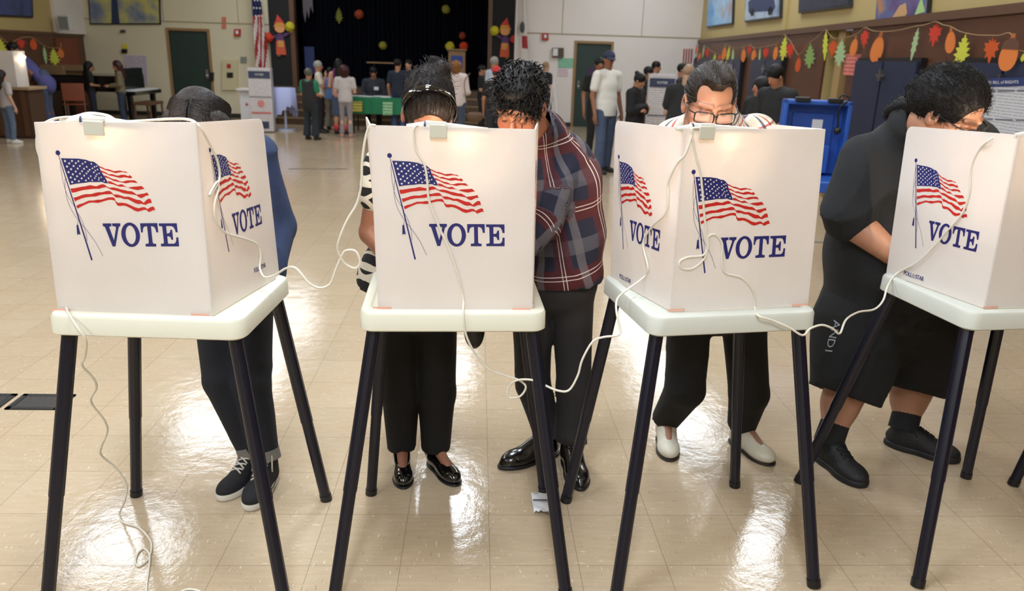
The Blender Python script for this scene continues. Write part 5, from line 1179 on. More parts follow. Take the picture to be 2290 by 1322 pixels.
o, J = bgp('man in white v-neck t-shirt, navy cap and blue jeans standing in the middle distance', 1362, 134, 11.8, 32, dict(m=cl('white_tee',(222,220,214)), sleeve='short', e=.018, hem=.10), B_('jean_wash',(74,88,116), w=.088, len=1.0), 'deep', hb('buzz'), arms='down', turn=-25, tilt=8, g=1.08, h=.011, hh=1.76, step=.06, stub=None) if False else bgp('man in white v-neck t-shirt, navy cap and blue jeans standing in the middle distance', 1362, 134, 11.8, 32, dict(m=cl('white_tee',(222,220,214)), sleeve='short', e=.018, hem=.10), B_('jean_wash',(74,88,116), w=.088, len=1.0), 'brown', hb('buzz'), arms='down', turn=25, tilt=8, g=1.08, h=.011, hh=1.76, step=.06)
cap(J, o, mat('navy_cap',(34,42,72), rough=.7))
bgp('dark-haired person standing just behind the man in the white t-shirt', 1342, 129, 13.2, 10, T_('black_tee',(20,20,22)), B_('black_trousers',(26,24,26)), 'brown', hb('short'))
bgp('woman in black hoodie with arms crossed and hair in a bun, looking down', 1426, 163, 11.6, 55, T_('black_hoodie',(24,24,27),'long', e=.03), B_('black_trousers',(26,24,26)), 'tan', hb('bun'), arms='cross', tilt=25, g=1.1, h=.012)
bgp('dark-haired man in black beside the information column, head only', 1453, 149, 14.6, 70, T_('black_tee',(20,20,22)), B_('black_trousers',(26,24,26)), 'brown', hb('short'))
bgp('dark-haired man in pale shirt behind the information column', 1470, 137, 16.4, 70, T_('pale_blue_shirt',(170,180,196)), B_('black_trousers',(26,24,26)), 'tan', hb('short'))
bgp('large man with shaved head in black t-shirt behind the man with glasses', 1542, 143, 9.6, 140, dict(m=cl('black_tee3',(26,26,28)), sleeve='short', e=.03), B_('black_trousers',(26,24,26)), (176,140,112), ('buzz',hairmat('shaved',(150,122,100)),(120,100,84)), arms='front', tilt=18, g=1.3, h=.012, lean=6)
bgp('person with dark hair seen over the shaved head man', 1529, 142, 14.0, 60, T_('dark_grey',(36,36,40)), B_('black_trousers',(26,24,26)), 'tan', hb('short'))
bgp('young man in black t-shirt with short black hair looking down, right of the garland', 1737, 146, 8.4, -62, dict(m=cl('black_tee4',(32,33,36)), sleeve='short', e=.026), B_('black_trousers',(26,24,26)), 'tan', hb('short'), arms='front', tilt=30, g=1.2, h=.011, lean=8, hh=1.66)
bgp('woman with curly black hair in dark jacket looking left', 1700, 187, 9.0, -75, T_('dark_jacket',(30,30,33),'long', e=.03), B_('black_trousers',(26,24,26)), 'tan', hb('curly'), arms='front', tilt=5, h=.012, hh=1.50)
# voter at the booth cut off by the right edge
J = stand(2.86, 3.1, 0, 1.74, 'front', 20, 30); figure('person', 'person in black at the right edge, only a sleeve in view', J, 'tan', dict(c=(22,18,18), style='short', m=HB), T_('black_coat',(14,14,16),'long', e=.03), B_('black_trousers',(26,24,26), w=.07), dict(m=bks), h=.014, seed=77)
# brown shoulder bag
bp_ = aty(1062, 258, 14.9)
e = empty('shoulder_bag', (bp_.x, bp_.y, bp_.z-.14), 0, 'brown leather shoulder bag on the back of the curly-haired woman', 'bag')
v = Vol((-.2,-.12,-.05), (.2,.12,.3), .012); v.ell((0,0,.12), (.15,.07,.12), None, .01); v.half((0,0,.2), (0,0,1), .01); V, F = v.mesh()
npmesh('bag_body', V, F, mat('brown_leather',(104,78,56), rough=.5), e)
MB().tube(spline([(-.12,0,.2),(-.18,.0,.5),(-.2,.05,.75),(-.1,.06,.9)],5), .009, 6).build('bag_strap', mat('brown_leather',(104,78,56)), e, smooth=True)
# ================================================================ BACKGROUND THINGS
paper = mat('white_paper', (225,225,228))
def printed(name, base, ink, per=.03, fill=.5, lines=True):
    m = mat(name, base, rough=.7); nt, b = nodes(m); tc = nt.nodes.new('ShaderNodeTexCoord'); sp = nt.nodes.new('ShaderNodeSeparateXYZ'); nt.links.new(tc.outputs['Object'], sp.inputs[0])
    row = nmath(nt, 'LESS_THAN', nmath(nt, 'FRACT', nmath(nt, 'DIVIDE', sp.outputs[2], per)), fill)
    n = nt.nodes.new('ShaderNodeTexNoise'); n.inputs['Scale'].default_value = 2/per; nt.links.new(tc.outputs['Object'], n.inputs['Vector'])
    f = nmath(nt, 'MULTIPLY', row, nmath(nt, 'GREATER_THAN', n.outputs['Fac'], .42)); nt.links.new(nmix(nt, nmath(nt, 'MULTIPLY', f, .75), srgb(base), srgb(ink)), b.inputs['Base Color']); return m
def quad_thing(name, label, cat, pts, m, th=.012, group=None, **k):
    """flat thing: four 3D corners (bl, br, tr, tl), thickness towards the viewer"""
    pts = [Vector(p) for p in pts]; n = (pts[1]-pts[0]).cross(pts[3]-pts[0]).normalized()
    if n.dot(CO-pts[0]) < 0: n = -n
    c = sum(pts, Vector())/4; P = [p-c for p in pts]+[p-c+n*th for p in pts]
    o = MB().add(P, [(0,1,2,3),(4,5,6,7),(0,1,5,4),(1,2,6,5),(2,3,7,6),(3,0,4,7)]).build(name, m, **k); o.location = c
    return tag(o, label, cat, group), n, c, pts
def backq(x0, y0, x1, y1, off=.0): 
    Y = YB-off; return [aty(x0,y1,Y), aty(x1,y1,Y), aty(x1,y0,Y), aty(x0,y0,Y)]
def art_mat(name, cols, scale=3, seed=0):
    m = mat(name, cols[0], rough=.6); nt, b = nodes(m); tc = nt.nodes.new('ShaderNodeTexCoord'); n = nt.nodes.new('ShaderNodeTexNoise'); n.inputs['Scale'].default_value = scale; n.inputs['Detail'].default_value = 5
    mp = nt.nodes.new('ShaderNodeMapping'); mp.inputs['Location'].default_value = (seed,seed*2,seed*3); nt.links.new(tc.outputs['Object'], mp.inputs[0]); nt.links.new(mp.outputs[0], n.inputs['Vector'])
    r = nt.nodes.new('ShaderNodeValToRGB'); e = r.color_ramp.elements; K = len(cols)
    while len(e) < K: e.new(.5)
    for i, c in enumerate(cols): e[i].position = .32+.36*i/(K-1); e[i].color = srgb(c)
    nt.links.new(n.outputs['Fac'], r.inputs[0]); nt.links.new(r.outputs[0], b.inputs['Base Color']); return m
dkframe = mat('black_frame', (26,26,30), rough=.4)
def picture(label, pts, cols, seed, frame=.035, scale=3, extra=None):
    o, n, c, P = quad_thing('painting', label, 'painting', pts, dkframe, th=.045, group=None)
    k = (P[1]-P[0]).length; w = (P[1]-P[0]).normalized()*frame; h_ = (P[3]-P[0]).normalized()*frame
    Q = [P[0]+w+h_, P[1]-w+h_, P[2]-w-h_, P[3]+w-h_]; Q = [q-c+n*.048 for q in Q]
    cv = MB().add(Q, [(0,1,2,3)]).build('canvas', art_mat('painted_%d' % seed, cols, scale, seed), o)
    if extra: 
        for pl, col in extra:
            f = lambda u, v: Q[0]*(1-u)*(1-v)+Q[1]*u*(1-v)+Q[2]*u*v+Q[3]*(1-u)*v+n*.002
            MB().poly([pl], f).build('painted_shape', mat('paint_%d_%d_%d' % col, col), cv, recalc=False)
    return o
picture('large blue and yellow landscape painting high on the cream wall at left', [aty(203,55,YB), aty(361,55,YB), aty(356,-90,YB), aty(192,-90,YB)], [(60,80,120),(120,130,150),(196,190,110),(90,110,160)], 3, .03, 1.2,
        extra=[([(.30,.0),(.42,.0),(.40,.45),(.38,1),(.33,1),(.32,.4)], (36,52,88)), ([(.74,.42),(1,.36),(1,1),(.55,1),(.6,.8)], (180,170,84))])
picture('dark blue painting in the top left corner', [LW(-70,34,.0), LW(70,40,.0), LW(66,-60,.0), LW(-80,-80,.0)], [(50,60,100),(70,80,130),(40,46,70)], 5, .04, 1.5)
rp = lambda a, b, c, d: [RW(*a), RW(*b), RW(*c), RW(*d)]
picture('light blue and tan painting nearest the corner on the tan wall', rp((1584,62),(1642,54),(1646,-60),(1590,-40)), [(90,150,210),(150,190,220),(170,130,110)], 7, .03, 1.6)
picture('painting of a dark blue vintage car on the tan wall', rp((1670,50),(1750,40),(1754,-70),(1674,-60)), [(130,160,190),(170,186,200),(110,130,160)], 9, .03, 2,
        extra=[([(.12,.18),(.2,.12),(.3,.16),(.7,.14),(.8,.1),(.9,.2),(.86,.42),(.7,.46),(.6,.62),(.3,.62),(.22,.46),(.1,.4)], (40,52,92)), ([(.2,.08),(.3,.08),(.32,.2),(.25,.26),(.18,.2)], (24,26,34)), ([(.72,.05),(.82,.05),(.86,.18),(.78,.24),(.7,.18)], (24,26,34))])
picture('very dark painting above the garland, partly out of the picture', rp((1792,30),(1908,16),(1912,-90),(1796,-70)), [(30,34,50),(44,46,70),(24,24,30)], 11, .03, 2)
picture('colourful abstract painting with green and purple shapes above the garland', rp((1967,46),(2082,38),(2092,-80),(1975,-70)), [(60,60,110),(96,70,120),(80,96,140),(170,120,80)], 13, .0, 3,
        extra=[([(.30,.55),(.75,.62),(.72,.78),(.34,.75)], (130,190,120)), ([(.35,.0),(.5,.25),(.62,.3),(.66,.1),(.6,.0)], (190,150,104)), ([(.8,.05),(.9,.4),(.98,.1)], (160,196,130))])
# wall fittings at the back
redm = mat('red_alarm', (176,44,36), rough=.5)
quad_thing('extinguisher_sign', 'small vertical red and white fire extinguisher sign on the cream wall', 'sign', backq(496,38,506,65), mat('sign_pink',(206,120,100)))
for x, y, l in ((532,73,'red fire alarm box on the cream wall beside the flag'), (1219,82,'red fire alarm box on the pale wall above the clock box')):
    o, n, c, P = quad_thing('fire_alarm', l, 'alarm', backq(x-7,y-8,x+7,y+8), redm, .06, 'fire alarms')
    q = Vector((0,-.065,0)); MB().box(q+Vector((-.03,-.01,-.03)), q+Vector((.03,.01,.045))).build('alarm_lens', paper, o)
quad_thing('electrical_panel', 'cream electrical panel with a red sign, right of the left green door', 'panel', backq(498,134,533,201), mat('cream_panel',(206,196,160)), .06)
o = quad_thing('red_warning_label', 'small red triangular label on the cream panel', 'label', backq(509,143,518,153), redm, .065)[0]
quad_thing('notice_plate', 'small dark notice plate in the middle of the cream panel', 'sign', backq(509,162,523,174), dkframe, .068)
quad_thing('wall_vent', 'small grey square vent beside the cream panel', 'vent', backq(538,127,552,141), mat('vent_grey',(130,136,124)), .02)
quad_thing('wall_phone', 'black wall telephone beside the left green door', 'telephone', backq(470,162,479,181), black, .08)
quad_thing('poster', 'white printed poster on the cream wall behind the piano', 'poster', [aty(284,190,YB), aty(331,190,YB), aty(327,124,YB), aty(276,122,YB)], printed('print_lilac',(206,196,206),(130,120,150),.05), .012)
quad_thing('sticky_note', 'yellow note above a small black wall box behind the piano', 'note', backq(274,99,286,109), mat('yellow_note',(216,206,60)), .02)
quad_thing('wall_box', 'small black wall box under the yellow note', 'box', backq(274,110,285,119), black, .06)
quad_thing('motion_sensor', 'small dark sensor under the big landscape painting', 'sensor', backq(271,67,281,73), mat('sensor_grey',(70,70,66)), .06)
o, n, c, P = quad_thing('clock_box', 'brown wall box with a white clock dial near the right green door', 'clock', backq(1235,107,1260,128), mat('brown_box',(84,70,58)), .08)
MB().box(Vector((-.13,-.10,-.08)), Vector((-.01,-.085,.09))).build('clock_face', paper, o)
quad_thing('sign', 'mint green printed notice beside the right green door', 'sign', backq(1248,130,1284,152), printed('print_mint',(150,206,176),(90,140,116),.04), .01)
quad_thing('sign', 'white notice with a small red mark under the mint green notice', 'sign', backq(1247,154,1270,171), printed('print_white',(218,212,220),(200,120,130),.05), .01)
quad_thing('wall_cabinet', 'blue-grey metal box on the wall behind the spiky-haired man', 'box', backq(1184,147,1205,168), mat('grey_blue_metal',(122,130,142)), .1)
# loudspeaker on the soffit
p = aty(150,52,YB-1.3); o = MB().box((-.13,-.16,-.16),(.13,.0,.16)).build('loudspeaker', mat('speaker_white',(206,206,200)), bevel=.01); o.location = p; tag(o, 'white wall loudspeaker in the top left corner', 'speaker')
MB().box((-.10,-.17,-.13),(.10,-.158,.13)).build('grille', mat('speaker_grille',(130,136,138)), o)
# flags
def flag(x0, ytop, x1, ybot, Y, label, stripes):
    a = aty(x0, ytop, Y); b = aty(x1, ybot, Y); e = empty('flag', (a.x, Y, 0), 0, label, 'flag', 'flags beside the stage')
    MB().cyl((0,0,.0), (0,0,3.6), .016, n=10).cyl((0,0,0),(0,0,.05),.15,.05,18).build('flag_pole', lightwood, e, smooth=True, auto=.6)
    zt, zb = a.z+.6, b.z; W_ = abs(b.x-a.x); n = 18; m_ = 24
    cols = {0:mat('flag_red',(160,40,44)), 1:mat('flag_white',(214,206,200)), 2:mat('flag_blue',(38,44,84)), 3:mat('flag_star',(225,225,225))}
    mb = MB(); V = []
    for j in range(m_+1):
        v = j/m_
        for i in range(n+1):
            u = i/n; x = -.02+(W_*(.35+.65*v)+.04)*u; y = -.03-.05*math.sin(u*9+v*2)-.02*math.sin(u*17); V.append((x, y, zt+(zb-zt)*v+.18*u*(1-v)-.10*u*v))
    F = []; MI = []
    for j in range(m_):
        for i in range(n):
            F.append((j*(n+1)+i, j*(n+1)+i+1, (j+1)*(n+1)+i+1, (j+1)*(n+1)+i))
            if stripes: MI.append(2 if (j < m_*.42 and i < n*1) else (0 if int((i*.9+j*.8)/3) % 2 else 1))
            else: MI.append(0 if (j >= m_-8 and j <= m_-6 and i > n*.55) else 1)
    mb.v = V; mb.f = F; mb.mi = MI; o = mb.build('flag_cloth', [cols[0],cols[1],cols[2]], e, smooth=True, recalc=False)
    if stripes:
        s_ = MB(); r = random.Random(3)
        for j in range(6):
            for i in range(3): z = zt-.1-j*.17; s_.sphere((.03+i*.07+(.03 if j % 2 else 0), -.10, z), (.017,.006,.02), 6, 4)
        s_.build('stars', cols[3], e)
    else:
        MB().sphere((W_*.45,-.10,(zt*.35+zb*.65)+.15), (.06,.02,.13), 8, 6).build('bear_emblem', mat('dark_emblem',(60,66,60)), e)
flag(566, 0, 602, 150, YB-.35, 'tall red, white and blue striped flag drooping left of the stage', True)
flag(1155, 0, 1182, 148, YB-.35, 'tall white flag with a red patch drooping right of the stage', False)
q_ = [aty(1526,141,YB), aty(1546,141,YB), aty(1550,110,YB), aty(1528,109,YB)]
o, n, c, P = quad_thing('flag', 'small red and white striped flag hanging in the right back corner', 'flag', q_, mat('flag_white',(214,206,200)), .02, 'small flags')
mb = MB(); w_ = (P[1]-P[0])/7
for i in range(0, 7, 2): mb.add([P[0]-c+w_*i+n*.024, P[0]-c+w_*(i+1)+n*.024, P[3]-c+w_*(i+1)+n*.024, P[3]-c+w_*i+n*.024], [(0,1,2,3)])
mb.build('stripe', mat('flag_red',(160,40,44)), o, recalc=False)
# paper cut-out figures on the black side panels
def cutout(x, y, label, flip):
    o3 = aty(x, y, YB-.10); e = empty('paper_figure', o3, 0, label, 'decoration', 'paper cut-out figures beside the stage'); k = .0108; sg = -1 if flip else 1
    f = lambda u, v: Vector((u*k*sg, 0, -v*k))
    def part(nm, pts, col, z): MB().poly([pts], lambda u, v: f(u,v)-Vector((0,z,0)), th=.006, n=(0,-1,0)).build(nm, mat('card_%d_%d_%d' % col, col, rough=.8), e)
    circ = lambda cx, cy, r, ry=None: [(cx+r*math.cos(t*math.pi/8), cy+(ry or r)*math.sin(t*math.pi/8)) for t in range(16)]
    part('skirt', [(-9,8),(9,8),(12,38),(-10,38)], (206,92,64), .0); part('legs', [(-8,38),(-1,38),(-1,42),(-8,42)], (120,84,60), .0)
    part('shirt', [(-8,-6),(8,-6),(9,10),(-9,10)], (92,60,104), .008); part('apron', [(-6,8),(8,8),(8,22),(-4,22)], (214,150,84), .012)
    part('arm', [(6,-6),(24,-12),(25,-8),(8,1)], (92,60,104), .008); part('arm', [(-6,-6),(-20,2),(-19,6),(-7,2)], (92,60,104), .008)
    part('face', circ(1,-17,11,9), (222,160,104), .012); part('hair', [(-13,-20),(-6,-30),(10,-30),(14,-18),(10,-22),(-6,-22)], (214,150,70), .02); part('hat', [(-11,-27),(-6,-34),(-3,-46),(6,-36),(12,-28),(2,-31)], (206,70,60), .026)
    part('hand', circ(26,-12,3), (222,190,90), .014); part('hand', circ(-20,5,3), (200,190,130), .014)
cutout(626, 82, 'smiling paper scarecrow figure with red hat on the left black panel', False)
cutout(1130, 88, 'smiling paper scarecrow figure with red hat on the right black panel', True)
def pompom(x, y, r, col, Y, label):
    c = aty(x, y, Y); R = r*Y/1730*1.02; mb = MB(); rr = random.Random(int(x)); mb.sphere((0,0,0), R, 18, 12)
    mb.v = [tuple(Vector(v)*(1+rr.uniform(-.09,.09))) for v in mb.v]
    o = mb.build('paper_ball', mat('tissue_%d_%d_%d' % col, col, rough=.8)); o.location = c; tag(o, label, 'paper ball', 'paper balls decorating the stage')
YL, OR, RO = (196,186,44), (206,84,34), (206,62,36)
for x, y, r, c, Y, l in ((648,60,9.5,YL,YB-.12,'yellow paper ball held by the left scarecrow figure'),(600,84,9.5,RO,YB-.12,'orange-red paper ball at the left scarecrow figure'),(1106,69,9.5,YL,YB-.12,'yellow paper ball held by the right scarecrow figure'),(1150,88,8,RO,YB-.12,'orange-red paper ball at the right scarecrow figure'),
    (803,32,9,(150,60,28),20.45,'dull orange paper ball high on the curtain'),(997,21,8.5,(130,126,40),20.45,'dim yellow paper ball high on the right of the curtain'),(856,102,8,(140,134,36),20.45,'dim yellow paper ball low in the middle of the curtain'),(1034,80,7,(140,50,28),20.45,'dull red paper ball above the pair at the lectern'),
    (1006,104,9.5,YL,20.4,'bright yellow paper ball left of the lectern top'),(1037,104,9,RO,20.4,'bright orange paper ball right of the lectern top')): pompom(x, y, r, c, Y, l)
# leaves
def leafshape(kind):
    if kind == 'oval': return [(.5*.34*math.sin(t*math.pi/12)*(1-.12*math.cos(t*math.pi/12)), .42*math.cos(t*math.pi/12)-.06) for t in range(24)]
    if kind == 'maple':
        h = [(0,.5),(.06,.30),(.20,.40),(.18,.26),(.46,.28),(.34,.12),(.44,.0),(.24,-.06),(.30,-.30),(.12,-.22),(.03,-.5)]
    elif kind == 'oak':
        h = [(0,.5),(.05,.36),(.14,.34),(.10,.22),(.26,.24),(.16,.08),(.34,.06),(.20,-.08),(.40,-.14),(.22,-.22),(.30,-.36),(.12,-.30),(.07,-.5)]
    elif kind == 'thin':
        h = [(0,.5),(.05,.36),(.10,.34),(.08,.22),(.16,.20),(.10,.08),(.18,.02),(.10,-.08),(.15,-.2),(.08,-.26),(.06,-.38),(.02,-.5)]
    return h+[(-x, y) for x, y in reversed(h[1:] if h[0][0] == 0 else h)]
def leaf(P0, n, up, side, kind, H_, W_, col, label, group):
    c = Vector(P0); pts = leafshape(kind); f = lambda u, v: side*(u*W_)+up*(v*H_)
    e = MB().poly([pts], f, th=.005, n=n).build('felt_leaf', mat('felt_%d_%d_%d' % col, col, rough=.9)); e.location = c
    tag(e, label, 'paper leaf', group)
    if kind == 'oval':
        MB().poly([[(-.05,.34),(.05,.34),(.035,.52),(-.035,.52)]], lambda u, v: f(u,v)+n*.003, th=.004, n=n).build('stalk', mat('felt_stalk_%d' % col[0], tuple(int(q*.8) for q in col)), e)
    return e
ORg, REd, YEl, PAl, DOr = (214,122,60), (196,60,44), (196,200,70), (160,186,140), (196,84,36)
GL = [(167,320,60,'oval',ORg),(187,370,80,'oval',ORg),(212,335,90,'thin',PAl),(237,342,65,'maple',REd),(285,385,80,'oak',YEl),(318,380,70,'maple',DOr),(347,350,120,'oval',ORg),(372,360,130,'thin',YEl),(403,375,125,'thin',PAl),(472,355,100,'oval',ORg),(512,325,65,'maple',REd),(540,355,85,'oval',ORg),(577,370,120,'thin',PAl),(617,343,80,'maple',REd),(681,340,105,'oval',ORg),(735,310,165,'oak',YEl),(775,325,110,'maple',REd),(827,415,110,'oval',DOr),(902,360,165,'oak',(130,160,90)),(1003,295,195,'thin',YEl),(1052,315,125,'maple',DOr),(1101,340,180,'oak',PAl),(1190,300,135,'oval',ORg),(1258,250,130,'maple',REd),(1342,310,200,'oval',ORg),(1583,285,215,'thin',PAl),(1713,225,155,'maple',REd),(1815,265,170,'oval',ORg),(1893,325,215,'oak',YEl),(2078,325,175,'maple',DOr),(2195,345,245,'oval',ORg),(2286,372,60,'oak',YEl)]
LMK = '''orange acorn cut-out nearest the back corner, beside the small striped flag
long orange acorn cut-out touching the one nearest the back corner
pale green narrow leaf closest to the back corner
small red maple leaf closest to the back corner
small yellow oak leaf hanging low just left of the slicked grey hair
rust maple leaf above the slicked grey hair, right of a low yellow oak leaf
tall orange acorn cut-out between a rust maple leaf and a narrow yellow leaf
narrow yellow leaf above the right temple of the man with black-framed glasses
pale green narrow leaf beside the black edge of the corner cabinet
orange acorn cut-out hanging alone before the narrow dark cabinet
little red maple leaf high on brown panelling between two blue cabinets
orange acorn cut-out at the left edge of the cabinet behind the curly-haired woman
pale green narrow leaf before the cabinet behind the curly-haired woman
red maple leaf before the cabinet behind the curly-haired woman
orange acorn cut-out above the young man in black, left of a yellow oak leaf
yellow oak leaf below the right end of the car painting
red maple leaf tucked against the yellow oak leaf below the car painting
low rust acorn cut-out hanging under the cord left of the broad green leaf
broad mid green oak leaf left of the doorway
narrow bright yellow leaf at the left side of the doorway
rust maple leaf in front of the tan door post
pale green lobed leaf left of the pink notice
orange acorn cut-out overlapping the top of the pink notice
red maple leaf right above the pink notice
large orange acorn cut-out before the left door of the wide blue cabinet
long pale green leaf by the right latch of the wide blue cabinet
large red maple leaf under the colourful abstract painting
large orange acorn cut-out between the big red maple and big yellow oak leaves
large yellow oak leaf above the head of the heavy man in black
large rust maple leaf left of the biggest brown-capped acorn
biggest acorn cut-out with dark brown cap, near the right edge
yellow leaf tip peeking in at the right edge of the photo'''.split('\n')
WD = {'oval':1.15,'thin':.62,'maple':.72,'oak':.78}
nmk = {'oval':'orange acorn-shaped','thin':'narrow lobed','maple':'maple-shaped','oak':'lobed oak-shaped'}; cnm = {ORg:'orange',REd:'red',YEl:'yellow',PAl:'pale green',DOr:'rust orange',(130,160,90):'mid green'}
rn = random.Random(4); side = Vector((.0903,1,0)).normalized()*-1; tops = []
ordn = ['first','second','third','fourth','fifth','sixth','seventh','eighth','ninth','tenth','eleventh','twelfth','thirteenth','fourteenth','fifteenth','sixteenth','seventeenth','eighteenth','nineteenth','twentieth','twenty-first','twenty-second','twenty-third','twenty-fourth','twenty-fifth','twenty-sixth','twenty-seventh','twenty-eighth','twenty-ninth','thirtieth','thirty-first','thirty-second']
for i, (x, y, h_, kd, col) in enumerate(GL):
    px, py = 1500+x/2.8987, y/2.8987; hp = h_/2.8987
    of_ = .17 if i == 30 else .10; c = RW(px, py, of_); a = RW(px, py-hp/2, of_); b = RW(px, py+hp/2, of_); H_ = abs(a.z-b.z)
    w_true = H_*WD[kd]*1.05; t_ = rn.uniform(-.15,.15)
    yaw = rn.uniform(.25,.65); sd = (side*math.cos(yaw)-RN*math.sin(yaw)).normalized(); sd2 = (sd*math.cos(t_)+Vector((0,0,1))*math.sin(t_)).normalized(); nn = Vector((0,0,1)).cross(sd).normalized()
    nn = nn if nn.dot(CO-c) > 0 else -nn; u2 = (Vector((0,0,1))*math.cos(t_)-sd*math.sin(t_)).normalized()
    if kd == 'oval': w_true = H_*1.45
    e = leaf(c, nn, u2, sd2, kd, H_, w_true, col, LMK[i], 'cut-out leaves on the right garland')
    if i == 30: MB().poly([[(-.17,.10),(.17,.10),(.15,.28),(.05,.40),(-.05,.40),(-.15,.28)]], lambda u, v: sd2*(u*w_true)+u2*(v*H_)+nn*.004, th=.004, n=nn).build('acorn_cap', mat('felt_brown',(92,58,40)), e)
    tops.append(a+Vector((0,0,.01)))
gp = []
for i in range(len(tops)-1):
    a, b = tops[i], tops[i+1]; m_ = (a+b)/2-Vector((0,0,.02*(a-b).length)); gp += [a, m_]
gp.append(tops[-1]); gp.append(tops[-1]+Vector((-.06,-.8,.10)))
twine = mat('twine', (168,140,100), rough=.9)
tag(MB().tube(spline(gp,3), .0035, 5).build('garland_cord', twine, smooth=True), 'tan twine holding the leaf garland along the right wall', 'garland')
LL = [(2,390,160,'oak',YEl),(78,415,105,'oval',ORg),(178,370,100,'maple',REd),(281,370,100,'oval',(206,84,40)),(380,465,150,'thin',PAl),(458,480,150,'oak',YEl),(513,445,90,'oval',ORg)]
tops = []
for i, (x, y, h_, kd, col) in enumerate(LL):
    px, py, hp = x/3.7767, y/3.7767, h_/3.7767; a = LW(px, py-hp/2, .12); b = LW(px, py+hp/2, .12); c = (a+b)/2; H_ = (a-b).length
    sd = Vector((.75,.66,0)).normalized(); nn = Vector((0,0,1)).cross(sd); nn = nn if nn.dot(CO-c) > 0 else -nn
    leaf(c, nn, Vector((0,0,1)), sd, kd, H_, H_*(1.5 if kd == 'oval' else WD[kd]), col, ['yellow oak leaf cut by the left edge of the photo','orange acorn cut-out next to the yellow leaf at the left edge','red maple leaf on the left wall garland','red-orange oval cut-out on the left wall garland','pale green narrow leaf on the left wall garland','yellow oak leaf in front of the rust-coloured door','orange acorn cut-out ending the left garland before the rust-coloured door'][i], 'cut-out leaves on the left garland'); tops.append(a)
tag(MB().tube(spline(tops+[LW(135,95,.1)],3), .008, 5).build('garland_cord', twine, smooth=True), 'twine of the short leaf garland on the left wall', 'garland')
c = aty(758, 34, 20.45); e = leaf(c, Vector((0,-1,0)), Vector((0,0,1)), Vector((1,0,0)), 'oak', .38, .26, (110,112,44), 'dim yellow leaf cut-out on the stage curtain', 'curtain leaves')
# stage props
p0 = aty(1003,176,20.2); p1_ = aty(1041,114,20.2)
e = empty('lectern', ((p0.x+p1_.x)/2, 20.2, .80), 0, 'brown wooden lectern with a blue sign on the stage', 'lectern')
MB().box((-.21,-.15,0),(.21,.15,p1_.z-.8)).build('lectern_body', lightwood, e, bevel=.01); MB().box((-.24,-.2,p1_.z-.8),(.24,.18,p1_.z-.76)).build('reading_top', lightwood, e, bevel=.008)
MB().box((-.14,-.165,p1_.z-1.22),(.14,-.151,p1_.z-.92)).build('blue_sign', mat('blue_sign',(40,76,160)), e)
a = aty(820,139,20.1); b = aty(890,139,20.1); e = empty('stage_rail', ((a.x+b.x)/2, 20.1, .80), 0, 'thin gold rail on a stand in front of the curtain', 'rail')
w2 = (b.x-a.x)/2; MB().box((-w2,-.02,a.z-.8-.02),(w2,.02,a.z-.8+.01)).build('rail_bar', lightwood, e); MB().cyl((-.2,0,0),(-.2,0,a.z-.82),.012,n=8).cyl((-.2,0,0),(-.2,0,.02),.12,n=14).build('rail_post', black, e)
a = aty(683,165,20.3); b = aty(702,105,20.3); o = MB().box((0,0,0),(b.x-a.x,.03,b.z-a.z)).build('blue_banner', mat('blue_cloth',(30,46,96))); o.location = (a.x,20.3,a.z); tag(o, 'narrow dark blue banner hanging at the left of the stage opening', 'banner')
a = aty(677,0,20.35); zz = [(0,.6),(.24,.6),(.24,-.30),(.18,-.12),(.13,-.42),(.09,-.22),(.04,-.52),(.0,-.3)]
o = MB().poly([zz], lambda u, v: Vector((u,0,v)), th=.02, n=(0,-1,0)).build('silver_fringe', mat('silver_card',(96,90,96))); o.location = a; tag(o, 'grey jagged-edged hanging at the top left of the stage opening', 'decoration')
# registration table with green cloth
a = aty(788,228,16.7); b = aty(905,228,16.7); zt = .74; cx, cy = (a.x+b.x)/2, 17.1; hw = (b.x-a.x)/2+.15
e = empty('folding_table', (cx, cy, 0), 0, 'long folding table under a green cloth in front of the stage', 'table')
MB().box((-hw,-.38,zt-.04),(hw,.38,zt-.005)).build('tabletop', mat('table_grey',(120,116,108)), e)
for sx in (-1,1):
    for sy in (-1,1): MB().cyl((sx*(hw-.15),sy*.3,0),(sx*(hw-.15),sy*.3,zt-.04),.015,n=8).build('leg', black, e)
gcl = mat('green_tablecloth', (34,118,78), rough=.85)
V = []; F = []; N = 60
for i in range(N+1):
    u = -hw-.02+(2*hw+.04)*i/N; w_ = .012*math.sin(i*.9); V += [(u,.40,zt),(u,-.40,zt),(u,-.415+w_,zt-.33)]
    if i: k = 3*i; F += [(k-3,k,k+1,k-2),(k-2,k+1,k+2,k-1)]
o = MB().add(V, F).build('tablecloth', gcl, smooth=True, auto=.6); o.location = (cx, cy, 0); tag(o, 'green cloth draped over the registration table', 'tablecloth')
for x0, x1, y0, y1, c, l in ((786,810,227,250,(206,196,90),'yellow printed sign taped to the front of the green cloth'),(856,878,228,257,(150,206,160),'pale green printed sign taped to the front of the green cloth')):
    Y = cy-.44; quad_thing('sign', l, 'sign', [aty(x0,y1,Y), aty(x1,y1,Y), aty(x1,y0,Y), aty(x0,y0,Y)], printed('print_%d' % c[0], c, (90,90,50), .06), .004)
for i, (x, y_, r) in enumerate(((800,.1,.2),(822,-.1,-.3),(850,.05,.1),(868,-.15,.4),(884,.1,-.2))):
    p = aty(x, 222, cy); o = MB().box((-.14,-.1,0),(.14,.1,.006+.004*i)).build('papers', paper); o.location = (p.x, cy+y_, zt+.003); o.rotation_euler = (0,0,r)
    tag(o, 'white sheets on the green table, %s from its left end' % ordn[i], 'papers', 'papers on the green table')
